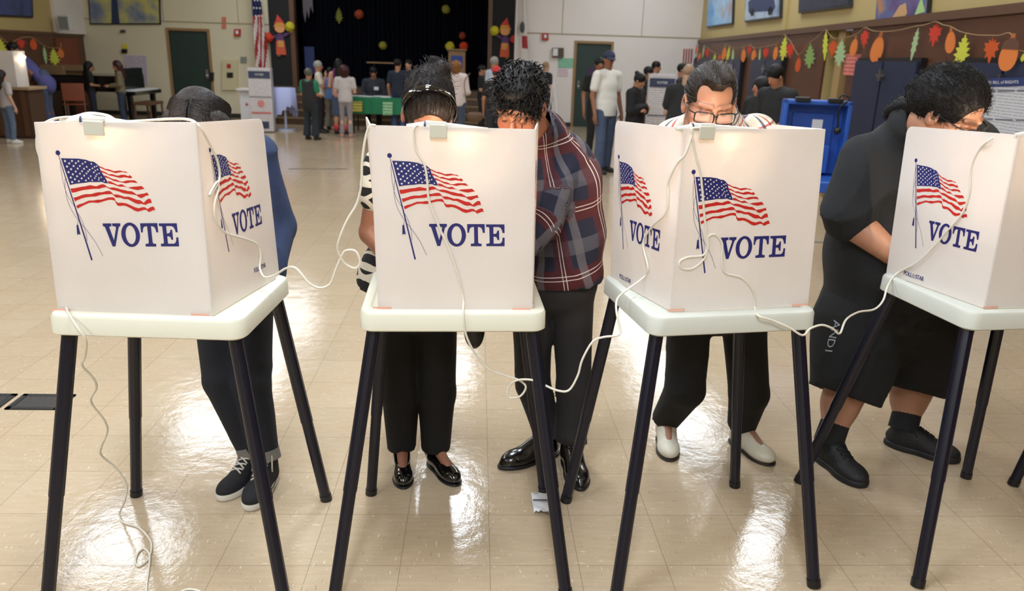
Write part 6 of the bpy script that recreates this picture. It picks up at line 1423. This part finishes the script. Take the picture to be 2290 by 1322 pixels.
# white leaflet columns with dark headings
def column(x0, x1, ytop, Y, rot, label):
    a = aty(x0, ytop, Y); b = aty(x1, ytop, Y); w_ = (b.x-a.x)/2; H_ = a.z; e = empty('information_column', ((a.x+b.x)/2, Y, 0), rot, label, 'display')
    MB().box((-w_,-.16,.02),(w_,.16,H_)).build('column_body', printed('print_column',(214,208,208),(150,144,150),.035), e, bevel=.006)
    MB().box((-w_*.94,-.168,H_-.20),(w_*.94,-.161,H_-.06)).build('heading', mat('navy_heading',(50,58,84)), e)
    mb = MB(); vs, fs = text_geo('VOTER', .055); mb.add([(v[0], -.170, v[1]+H_-.13) for v in vs], fs); mb.build('heading_text', paper, e, recalc=False)
    MB().box((-w_*.94,-.168,H_*.55),(w_*.94,-.161,H_*.565)).build('grey_rule', mat('rule_grey',(110,110,120)), e); MB().box((-w_*.86,-.168,.38),(w_*.86,-.161,.41)).build('red_rule', mat('rule_red',(196,90,84)), e)
    MB().cyl((0,-.161,.58),(0,-.168,.58),.07,n=20).build('round_mark', mat('mark_red',(206,130,130)), e); MB().box((-w_*.3,-.168,.08),(w_*.6,-.161,.22)).build('foot_mark', mat('navy_heading',(50,58,84)), e)
    return e
column(556, 606, 151, 16.6, .12, 'tall white information column with dark heading, left of the stage steps')
column(1452, 1510, 165, 12.9, -.15, 'tall grey-white information column in front of the right wall corner')
# small table with white board
a = aty(527,198,17.2); b = aty(600,198,17.2); w_ = (b.x-a.x)/2; e = empty('display_stand', ((a.x+b.x)/2,17.4,0), 0, 'low white stand with a dark round magnet, left of the information column', 'stand')
MB().box((-w_,-.2,a.z-.04),(w_,.3,a.z)).build('stand_top', fram, e, bevel=.006); MB().box((-w_+.04,-.1,.0),(w_-.04,-.05,a.z-.04)).build('stand_panel', paper, e); MB().cyl((.12,-.1,.62),(.12,-.13,.62),.09,n=18).build('round_magnet', mat('brown_magnet',(70,56,46)), e); MB().cyl((-.16,-.1,.5),(-.16,-.12,.5),.035,n=3).build('red_magnet', redm, e)
# lavender cloth over a small table
a = aty(612,196,16.9); b = aty(652,192,16.9); e = empty('side_table', ((a.x+b.x)/2, 17.0, 0), 0, 'small round table right of the information column', 'table'); zt2 = a.z
MB().cyl((0,0,zt2-.03),(0,0,zt2-.004),.22,n=20).build('tabletop', mat('table_grey',(120,116,108)), e); MB().cyl((0,0,0),(0,0,zt2-.03),.025,n=10).cyl((0,0,0),(0,0,.03),.2,n=16).build('pedestal', mat('pale_metal',(190,196,220)), e)
N = 48; V = [(0,0,zt2)]; F = []
for i in range(N):
    t = 2*math.pi*i/N; V += [(.23*math.cos(t),.23*math.sin(t),zt2), ((.25+.02*math.sin(5*t))*math.cos(t),(.25+.02*math.sin(5*t))*math.sin(t),zt2-.45-.12*math.sin(2*t)-.03*(i % 3))]
for i in range(N): j = (i+1) % N; F += [(0,1+2*i,1+2*j),(1+2*i,2+2*i,2+2*j,1+2*j)]
o = MB().add(V, F).build('lavender_cloth', mat('lavender_cloth',(176,184,226), rough=.9), smooth=True); o.location = e.location; tag(o, 'pale lavender cloth hanging over the small round table', 'tablecloth')
o = MB().cyl((0,0,0),(0,0,.2),.10,.13,18).build('red_bucket', mat('red_plastic',(160,40,44)), smooth=True, auto=.6); p = aty(655,228,18.9); o.location = (p.x, 18.9, .36); tag(o, 'red tub standing on the stage steps', 'tub')
# grand piano, bench, boxes, orange chair
pa = aty(105,196,17.9); pb = aty(330,196,17.9); e = empty('grand_piano', (pb.x-.1, 17.9, 0), 0, 'black grand piano along the back wall at left', 'piano'); Lp = (pb.x-pa.x)*.85
blk = mat('piano_black', (12,12,13), rough=.2, coat=.5)
out = [(0,-.72),(0,.72),(-.5,.76),(-1.1,.70),(-Lp*.8,.45),(-Lp,.25),(-Lp*1.02,-.1),(-Lp*.95,-.5),(-Lp*.8,-.72)]
MB().poly([out], lambda u, v: Vector((u-.25,v,.68)), th=.30, n=(0,0,1)).build('piano_case', blk, e, bevel=.01)
MB().poly([out], lambda u, v: Vector((u*1.01-.25,v*1.02,.985)), th=.025, n=(0,0,1)).build('piano_lid', blk, e)
MB().box((-.25,-.70,.62),(.12,.70,.70)).build('key_bed', blk, e, bevel=.006); MB().box((-.18,-.62,.70),(.08,.62,.725)).build('white_keys', paper, e)
MB().box((-.28,-.65,.98),(-.24,.65,1.16)).build('music_desk', blk, e)
for x, y in ((-.05,-.6),(-.05,.6),(-Lp*.85,0)): MB().cyl((x,y,0),(x,y,.68),.05,.07,10).build('leg', blk, e, smooth=True, auto=.6)
MB().box((-.5,-.12,.12),(-.44,.12,.68)).build('pedal_lyre', blk, e)
pbn = aty(322,262,17.3); e = empty('piano_bench', (pbn.x,17.6,0), 0, 'dark wooden piano bench right of the piano keyboard', 'bench')
MB().box((-.19,-.36,.42),(.19,.36,.48)).build('seat', darkwood, e, bevel=.01)
for sx in (-.16,.16):
    for sy in (-.32,.32): MB().cyl((sx,sy,0),(sx,sy,.42),.022,n=8).build('leg', darkwood, e)
card = mat('cardboard', (128,104,72), rough=.8, noise=.12, nscale=5)
for i, (x0, x1, y0, y1, Y) in enumerate(((92,140,176,196,17.2),(96,141,160,176,17.3),(90,138,146,160,17.3),(140,186,172,196,17.4),(138,178,158,172,17.5),(139,182,147,158,17.4))):
    a = aty(x0,y1,Y); b = aty(x1,y0,Y); z0 = max(a.z, 1.012 if i in (0,3) else a.z)
    o = MB().box((0,0,0),(b.x-a.x,.55,b.z-z0-.006)).box((.0,-.004,(b.z-z0)*.45),(b.x-a.x,.0,(b.z-z0)*.52)).build('cardboard_box', card, bevel=.006); o.location = (a.x, Y, z0)
    tag(o, ['lowest','middle','topmost'][i % 3]+' brown box of the '+('left' if i < 3 else 'right')+' pile on the piano', 'box', 'brown boxes on the piano')
pc_ = aty(172,250,17.0); e = empty('orange_chair', (pc_.x,17.0,0), math.radians(200), 'orange plastic chair below the piano', 'chair')
orp = mat('orange_plastic',(128,62,34), rough=.45); MB().box((-.22,-.22,.42),(.22,.22,.45)).build('seat', orp, e, bevel=.012)
MB().box((-.21,.20,.50),(.21,.23,.86)).build('backrest', orp, e, bevel=.03)
for sx in (-.18,.18):
    for sy in (-.18,.2): MB().cyl((sx,sy,0),(sx,sy,.43 if sy < 0 else .6),.012,n=8).build('leg', chrome, e)
# counter with voting screens at far left
pk = aty(35,215,14.3); e = empty('voting_counter', (pk.x-.15,14.5,0), 0, 'brown wooden counter with slatted front at far left', 'counter'); cb = mat('counter_wood',(74,50,34), rough=.5)
MB().box((-.75,-.25,.84),(.42,.35,.89)).build('worktop', mat('worktop_tan',(160,136,104)), e, bevel=.006)
MB().box((-.70,-.18,.02),(.36,.3,.84)).build('counter_body', cb, e)
for i in range(5): MB().box((-.62+i*.21,-.20,.05),(-.54+i*.21,-.18,.82)).build('slat', darkwood, e)
e2 = empty('privacy_screen', (pk.x-.15,14.4,.89), 0, 'white privacy screen glowing warmly on the far left counter', 'screen')
MB().box((-.60,-.12,0),(.22,-.105,.60)).build('screen_front', PANEL, e2); MB().box((.205,-.105,0),(.22,.25,.60)).build('screen_side', PANEL, e2)
L = bpy.data.lights.new('screen_lamp','POINT'); L.energy = 1.6; L.color = (1,.78,.55); L.shadow_soft_size = .03; lo = bpy.data.objects.new('screen_lamp', L); COL.objects.link(lo); lo.location = (.28,.12,.45); lo.parent = e2
MB().sphere((.28,.12,.50), .02, 8, 6).build('bulb', GLOW, e2, smooth=True)
# ---------------------------------------------------------------- right wall: blue folding-table cabinets, posters
bluep = mat('navy_laminate', (30,38,66), rough=.45); blk2 = mat('black_metal_edge', (20,20,22), rough=.4); steel = mat('steel', (150,150,150), rough=.3, metal=1)
def wall_cabinet(xa, xb, label, latch=True, y_ref=160, gap=.0):
    Ya, Yb_ = RW(xb, y_ref).y, RW(xa, y_ref).y; e = empty('folding_table_cabinet', rw_local((Ya+Yb_)/2, 0, .04), 0, label, 'cabinet', 'blue cabinets along the right wall'); zt3 = 1.76
    child(rwbox(Ya, Yb_, .1, zt3, .035, .09).build('cabinet_frame', blk2), e); w_ = (Yb_-Ya)
    for k in range(2): child(rwbox(Ya+.03+k*w_/2, Ya+w_/2-.02+k*w_/2+.01, .13, zt3-.04, .09, .115).build('door', bluep), e)
    if latch: child(rwbox(Ya+w_*.44, Ya+w_*.56, zt3-.20, zt3-.17, .115, .14).build('latch', steel), e); child(rwbox(Ya+w_*.485, Ya+w_*.515, zt3-.24, zt3-.12, .115, .145).build('latch_bar', steel), e)
    return e
wall_cabinet(1558, 1630, 'blue wall cabinet nearest the back corner, behind the first leaves')
wall_cabinet(1634, 1668, 'narrow dark blue wall cabinet second from the back corner')
wall_cabinet(1692, 1762, 'blue wall cabinet behind the curly-haired woman')
wall_cabinet(1932, 2078, 'wide blue wall cabinet with two steel latches, behind the garland')
wall_cabinet(2168, 2420, 'blue wall cabinet behind the bill of rights poster at the right edge')
o, n, c, P = quad_thing('sign', 'pink printed notice on the brown panelling beside the doorway', 'sign', rp((1893,168),(1924,170),(1932,122),(1897,121)), printed('print_pink',(226,130,116),(150,80,80),.045), .04)
Q = [RW(2186,292,.15), RW(2300,300,.15), RW(2312,172,.15), RW(2196,176,.15)]
o, n, c, P = quad_thing('poster', 'large white poster with a navy heading about voter rights at the right edge', 'poster', [RW(2178,322,.15), RW(2330,334,.15), RW(2330,172,.15), RW(2196,176,.15)], printed('print_rights',(206,206,210),(150,150,158),.022), .01)
f = lambda u, v: (P[0]*(1-u)+P[1]*u)*(1-v)+(P[3]*(1-u)+P[2]*u)*v-c+n*.014
MB().add([f(0,.865), f(1,.88), f(1,1.0), f(0,1.0)], [(0,1,2,3)]).build('heading', mat('navy_poster',(34,50,104)), o, recalc=False)
mb = MB(); vs, fs = text_geo('VOTER BILL of RIGHTS', .10); xs = [v[0] for v in vs]; wd = max(xs)-min(xs)
mb.add([f(.02+(v[0]-min(xs))/wd*.66, .935+v[1]*.62)+n*.003 for v in vs], fs); mb.build('heading_text', paper, o, recalc=False)
mb = MB()
for u in (.02,.34,.66):
    for v0, v1 in ((.80,.825),(.38,.40)): mb.add([f(u,v0)+n*.002, f(u+.28,v0)+n*.002, f(u+.28,v1)+n*.002, f(u,v1)+n*.002], [(0,1,2,3)])
mb.build('column_heads', mat('rule_grey',(110,110,120)), o, recalc=False)
# blue voting machine case on legs
BL_ = mat('bright_blue_plastic', (36,84,172), rough=.4, bump=.05, bscale=60)
ca = aty(1752,400,5.95); cb_ = aty(1893,400,5.95); zt4 = aty(1825,226,5.95).z; zb4 = .82
w_ = (cb_.x-ca.x)/2; e = empty('voting_machine_case', ((ca.x+cb_.x)/2, 6.1, 0), math.radians(-14), 'open bright blue plastic voting machine case on thin metal legs', 'voting machine')
MB().box((-w_,-.33,zb4-.09),(w_,.13,zb4)).build('case_tray', BL_, e, bevel=.015)
MB().box((-w_,.09,zb4),(w_,.13,zt4)).build('case_lid', BL_, e, bevel=.015)
for x in (-w_, w_-.035): MB().box((x,-.06,zb4),(x+.035,.10,zt4)).build('lid_side', BL_, e, bevel=.01)
MB().box((-w_,-.06,zt4-.035),(w_,.10,zt4)).build('lid_rim', BL_, e, bevel=.01)
MB().box((-w_+.09,.07,zb4+.05),(w_-.10,.092,zt4-.10)).build('inner_panel', mat('blue_inner',(34,78,164), rough=.45), e, bevel=.008)
MB().box((.07,.0,zb4+.02),(.14,.085,zb4+.24)).build('inner_clip', BL_, e, bevel=.01)
MB().box((-.01,.060,zt4-.28),(.07,.069,zt4-.15)).build('paper_label', paper, e)
for x in (-.12,.12): MB().box((x-.055,-.085,zt4-.015),(x+.055,-.02,zt4+.022)).build('latch', black, e, bevel=.008)
MB().tube(spline([(w_-.12,-.07,zt4+.01),(w_-.09,-.08,zt4+.05),(w_-.04,-.08,zt4+.02),(w_-.1,-.08,zt4-.05),(w_-.09,-.07,zt4-.2)],5), .007, 6).sphere((w_-.09,-.07,zt4-.22),.03,10,8).build('strap', black, e, smooth=True)
for sx in (-1,1):
    for sy, yy in ((-1,-.28),(1,.08)): MB().cyl((sx*(w_-.07),yy,zb4-.09),(sx*(w_+.04),yy+sy*.12,0),.012,n=10).build('leg', steel, e, smooth=True, auto=.6)
MB().cyl((-w_,-.33,.35),(w_,-.33,.35),.007,n=8).build('leg_brace', steel, e)
# white box left of the column on the stage side, thin white easel near the black-clad man
a = aty(1238,215,17.5); mb = MB(); p_ = Vector((a.x,17.5,0)); e = empty('easel', p_, 0, 'thin white easel legs beside the man in the striped tracksuit top', 'easel')
MB().cyl((-.02,0,1.15),(.16,-.1,0),.014,n=6).build('leg', paper, e); MB().cyl((-.02,0,1.15),(-.16,-.05,0),.014,n=6).build('leg', paper, e); MB().cyl((-.02,0,1.15),(0,.25,0),.014,n=6).build('leg', paper, e)
# ================================================================ FLOOR THINGS
grm = mat('grate_iron', (34,32,32), rough=.5, metal=.3)
def grate(xa, xb, label):
    ya, yb = atz(60,917).y, atz(60,883).y; e = empty('floor_grate', ((xa+xb)/2, (ya+yb)/2, 0), 0, label, 'floor grate', 'metal floor grates'); w_ = (xb-xa)/2; d_ = (yb-ya)/2
    MB().box((-w_,-d_,0),(w_,-d_+.025,.006)).box((-w_,d_-.025,0),(w_,d_,.006)).box((-w_,-d_,0),(-w_+.025,d_,.006)).box((w_-.025,-d_,0),(w_,d_,.006)).build('grate_frame', grm, e)
    MB().box((-w_+.02,-d_+.02,0),(w_-.02,d_-.02,.002)).build('grate_shade_sheet', mat('pit_shade_black',(24,24,26)), e)  # flat near-black sheet: shade below the bars is put into its colour
    mb = MB(); n = 22
    for i in range(n): x = -w_+.035+(2*w_-.07)*i/(n-1); mb.box((x-.002,-d_+.025,.002),(x+.002,d_-.025,.005))
    for j in range(8): y = -d_+.03+(2*d_-.06)*j/7; mb.box((-w_+.025,y-.0015,.002),(w_-.025,y+.0015,.0052))
    mb.build('grate_bars', mat('grate_bar',(96,92,90), rough=.4, metal=.5), e)
xr = atz(172,883).x; grate(xr-.25, xr, 'dark metal floor grate right of a pair at the left edge'); grate(xr-.62, xr-.28, 'dark metal floor grate cut by the left edge of the photo')
a = atz(645,378); b = atz(779,378); d_ = (b-a)/4
for i in range(4):
    o = MB().box((0,-.02,0),(d_.length*.93,.02,.004)).build('floor_slot', mat('slot_dark',(84,70,58))); o.location = a+d_*i; o.rotation_euler = (0,0,math.atan2(d_.y,d_.x)); tag(o, 'dark metal floor strip in the open floor, %s from the left' % ordn[i], 'floor strip', 'short floor strips')
# crumpled leaflet
p = atz(1213,1105); q = atz(1216,1158); V = []; F = []; nx, ny = 10, 14; rr = random.Random(8)
for j in range(ny+1):
    for i in range(nx+1):
        u, v_ = i/nx, j/ny; x = p.x-.045+.09*u; y = q.y+(p.y-q.y)*v_+(.02*(1-u) if v_ < .2 else 0)*(1-v_*5); z = .006+.012*abs(math.sin(u*4+v_*5))*(1-v_)+.010*rr.random()*(v_ < .35)
        V.append((x,y,z))
for j in range(ny):
    for i in range(nx): k = j*(nx+1)+i; F.append((k,k+1,k+nx+2,k+nx+1))
V += [(x,y,z-.0012) for x,y,z in V]; M0 = (nx+1)*(ny+1); F += [tuple(M0+t for t in reversed(f)) for f in F[:nx*ny]]
o = MB().add(V, F).build('leaflet', paper, smooth=True, recalc=False); tag(o, 'crumpled white leaflet lying at a booth leg on the floor', 'leaflet')
zc_ = lambda x, y: .024
MB().box((p.x-.044,(p.y*.55+q.y*.45)-.006,.0195),(p.x+.044,(p.y*.55+q.y*.45)+.004,.0205)).box((p.x-.04,p.y-.03,.0195),(p.x-.02,p.y-.027,.0203)).build('printed_band', mat('print_grey',(90,92,100)), o)
o = MB().sphere((0,0,.008), (.022,.012,.008), 10, 6).build('paper_scrap', paper, smooth=True); o.location = (atz(1801,1027).x, atz(1801,1027).y, 0); tag(o, 'tiny crumpled white scrap between the third and fourth booths', 'scrap')
# dark bag behind the middle booth
v = Vol((-.1,-.1,-.12), (.1,.1,.35), .008); v.ell((0,0,.0), (.040,.05,.075), None, .01); v.cone((0,0,.05), (0,0,.25), .038, .03, .03); V, F = v.mesh()
o = npmesh('black_pouch', V, F, mat('black_leather_bag',(14,13,14), rough=.4)); o.location = aty(1061,738,2.78); tag(o, 'rounded black pouch hanging just under the middle booth tray', 'bag')
# ================================================================ EXTENSION CORDS
cordm = mat('white_cord', (226,220,206), rough=.4)
def cord(pts, label, r=.0036):
    """pts: (x, y, depth) depth = Y value, or ('F') on the floor, or (booth index, panel, offset)"""
    P = []
    for x, y, d in pts:
        if d == 'F': P.append(atz(x, y, r*.9))
        elif isinstance(d, tuple):
            f, n = BOOTHS[d[0]][1][d[1]]; P.append(onplane(x, y, f(.5,.5)+n*(.006 if len(d) < 3 else d[2]), n))
        else: P.append(aty(x, y, d))
    o = MB().tube(spline(P, 5), r, 8).build('extension_cord', cordm, smooth=True); return tag(o, label, 'cord', 'white extension cords')
f0 = (0,'front'); s0 = (0,'right'); f1 = (1,'front'); f2 = (2,'front'); l2 = (2,'left'); l3 = (3,'left')
cord([(165,262,2.19),(140,263,2.165),(115,268,f0),(95,280,f0),(84,300,f0),(83,330,f0),(92,360,f0),(108,420,f0),(120,448,f0),(116,490,f0),(134,540,f0),(149,580,f0),(141,635,f0),(146,680,f0),(156,705,2.16),(175,735,2.135),(192,762,2.14),(190,798,2.18),(184,818,2.2),(208,845,2.24),(216,868,2.27),(203,898,2.31),(232,938,2.36),(240,965,2.39),(226,1002,2.43),(228,1020,2.45),(262,1050,2.48),(283,1085,2.5),(279,1120,2.51),(267,1150,'F'),(275,1168,'F'),(310,1180,'F'),(334,1205,'F'),(339,1225,'F'),(332,1250,'F'),(312,1266,'F'),(303,1258,'F'),(308,1238,'F'),(322,1227,'F'),(334,1240,'F'),(334,1262,'F'),(329,1300,'F'),(326,1340,'F')], 'thin white cord running from the left booth lamp down to a loop on the floor')
cord([(152,264,2.20),(170,260,2.21),(200,253,2.24),(240,258,2.24),(268,271,2.225),(320,270,2.22),(380,266,2.22),(425,268,2.23),(447,285,s0),(470,325,s0),(486,360,s0),(491,398,s0),(478,425,s0),(468,437,s0),(484,408,s0),(489,420,s0),(480,455,s0),(482,490,s0),(503,520,s0),(550,535,s0),(577,548,s0),(583,570,s0),(581,600,s0),(592,620,2.42),(615,615,2.40),(640,600,2.36),(662,600,2.34),(690,632,2.33),(715,644,2.33),(738,635,2.33),(750,605,2.33),(765,570,2.33),(775,560,2.33),(795,562,2.33),(805,585,2.33),(795,600,2.33),(772,590,2.33),(757,565,2.32),(757,540,2.31),(775,495,2.31),(798,455,2.31),(808,410,2.30),(810,360,2.295),(818,305,2.29),(828,281,2.285),(840,281,2.28)], 'long white cord swinging from the left booth across to the square-on booth')
cord([(938,282,2.29),(928,283,f1),(925,300,f1),(930,335,f1),(948,365,f1),(955,400,f1),(960,450,f1),(983,510,f1),(1005,560,f1),(1025,620,f1),(1036,670,f1),(1036,700,2.235),(1042,748,2.235),(1062,790,2.25),(1092,825,2.26),(1130,840,2.27),(1160,850,2.27),(1176,865,2.27),(1165,885,2.27),(1145,890,2.27),(1134,884,2.27),(1140,862,2.27),(1158,850,2.26),(1190,850,2.25),(1215,860,2.25),(1245,873,2.24),(1272,873,2.24),(1292,840,2.24),(1302,805,2.24),(1325,765,2.24),(1350,754,2.25),(1382,750,2.25),(1387,735,2.26),(1379,700,2.28),(1380,670,2.33),(1400,650,2.40),(1440,620,l2),(1449,600,l2),(1440,560,l2),(1440,535,l2),(1460,505,l2),(1488,478,l2),(1494,440,l2),(1494,410,l2),(1515,365,l2),(1532,345,f2),(1545,310,f2),(1550,290,f2)], 'long white cord from the square-on booth, looping low, up to the checked-shirt booth')
cord([(1582,287,2.31),(1562,286,f2),(1548,288,f2),(1547,300,f2),(1556,350,f2),(1566,385,f2),(1571,430,f2),(1576,490,f2),(1582,540,f2),(1577,575,f2),(1550,600,f2),(1525,600,f2),(1520,585,f2),(1540,575,f2),(1570,572,f2),(1583,555,f2),(1584,530,f2),(1600,525,f2),(1615,545,f2),(1614,580,f2),(1622,610,f2),(1660,622,f2),(1686,655,f2),(1688,690,f2),(1695,706,2.262),(1730,718,2.266),(1765,733,2.27),(1795,750,2.28),(1812,735,2.30),(1838,727,2.32),(1862,735,2.34),(1878,746,2.36),(1892,715,2.42),(1920,698,2.5),(1955,692,2.56),(1975,672,2.62),(1985,640,2.67),(2005,612,l3),(2050,588,l3),(2090,550,l3),(2115,520,l3),(2150,480,l3),(2168,430,l3),(2172,375,l3),(2190,335,l3),(2220,308,l3),(2236,301,2.62)], 'long white cord from the checked-shirt booth across to the rightmost booth')
o = cord([(395,1330,'F'),(415,1319,'F'),(440,1320,'F'),(470,1335,'F')], 'short bend of white cord at the bottom edge of the photo')
# ================================================================ LIGHT
for y, pl, pr in ((-4,85,4),(-1,85,4),(2.2,80,4),(5.3,90,36),(8.65,50,50),(12.0,50,45),(14.6,44,40),(17.6,40,46)):
    ceiling_light(-4.4, y, 1.15, 1.3, pl); ceiling_light(3.0 if y < 3 else 3.75, y, 1.0, 1.3, pr)
for y, p in ((-4,135),(-1,140),(2.2,90),(5.3,100),(9.7,55),(14.6,28)): ceiling_light(-.35, y, .6, 1.2, p)
W = bpy.data.worlds.new('world'); SC.world = W; W.use_nodes = True
W.node_tree.nodes['Background'].inputs[0].default_value = (.5,.55,.65,1); W.node_tree.nodes['Background'].inputs[1].default_value = .3
vs = SC.view_settings; vs.view_transform = 'Standard'; vs.look = 'None'; vs.gamma = 1; vs.exposure = -.07; vs.use_curve_mapping = False
SC.cycles.use_denoising = True
SC.cycles.sample_clamp_indirect = 6
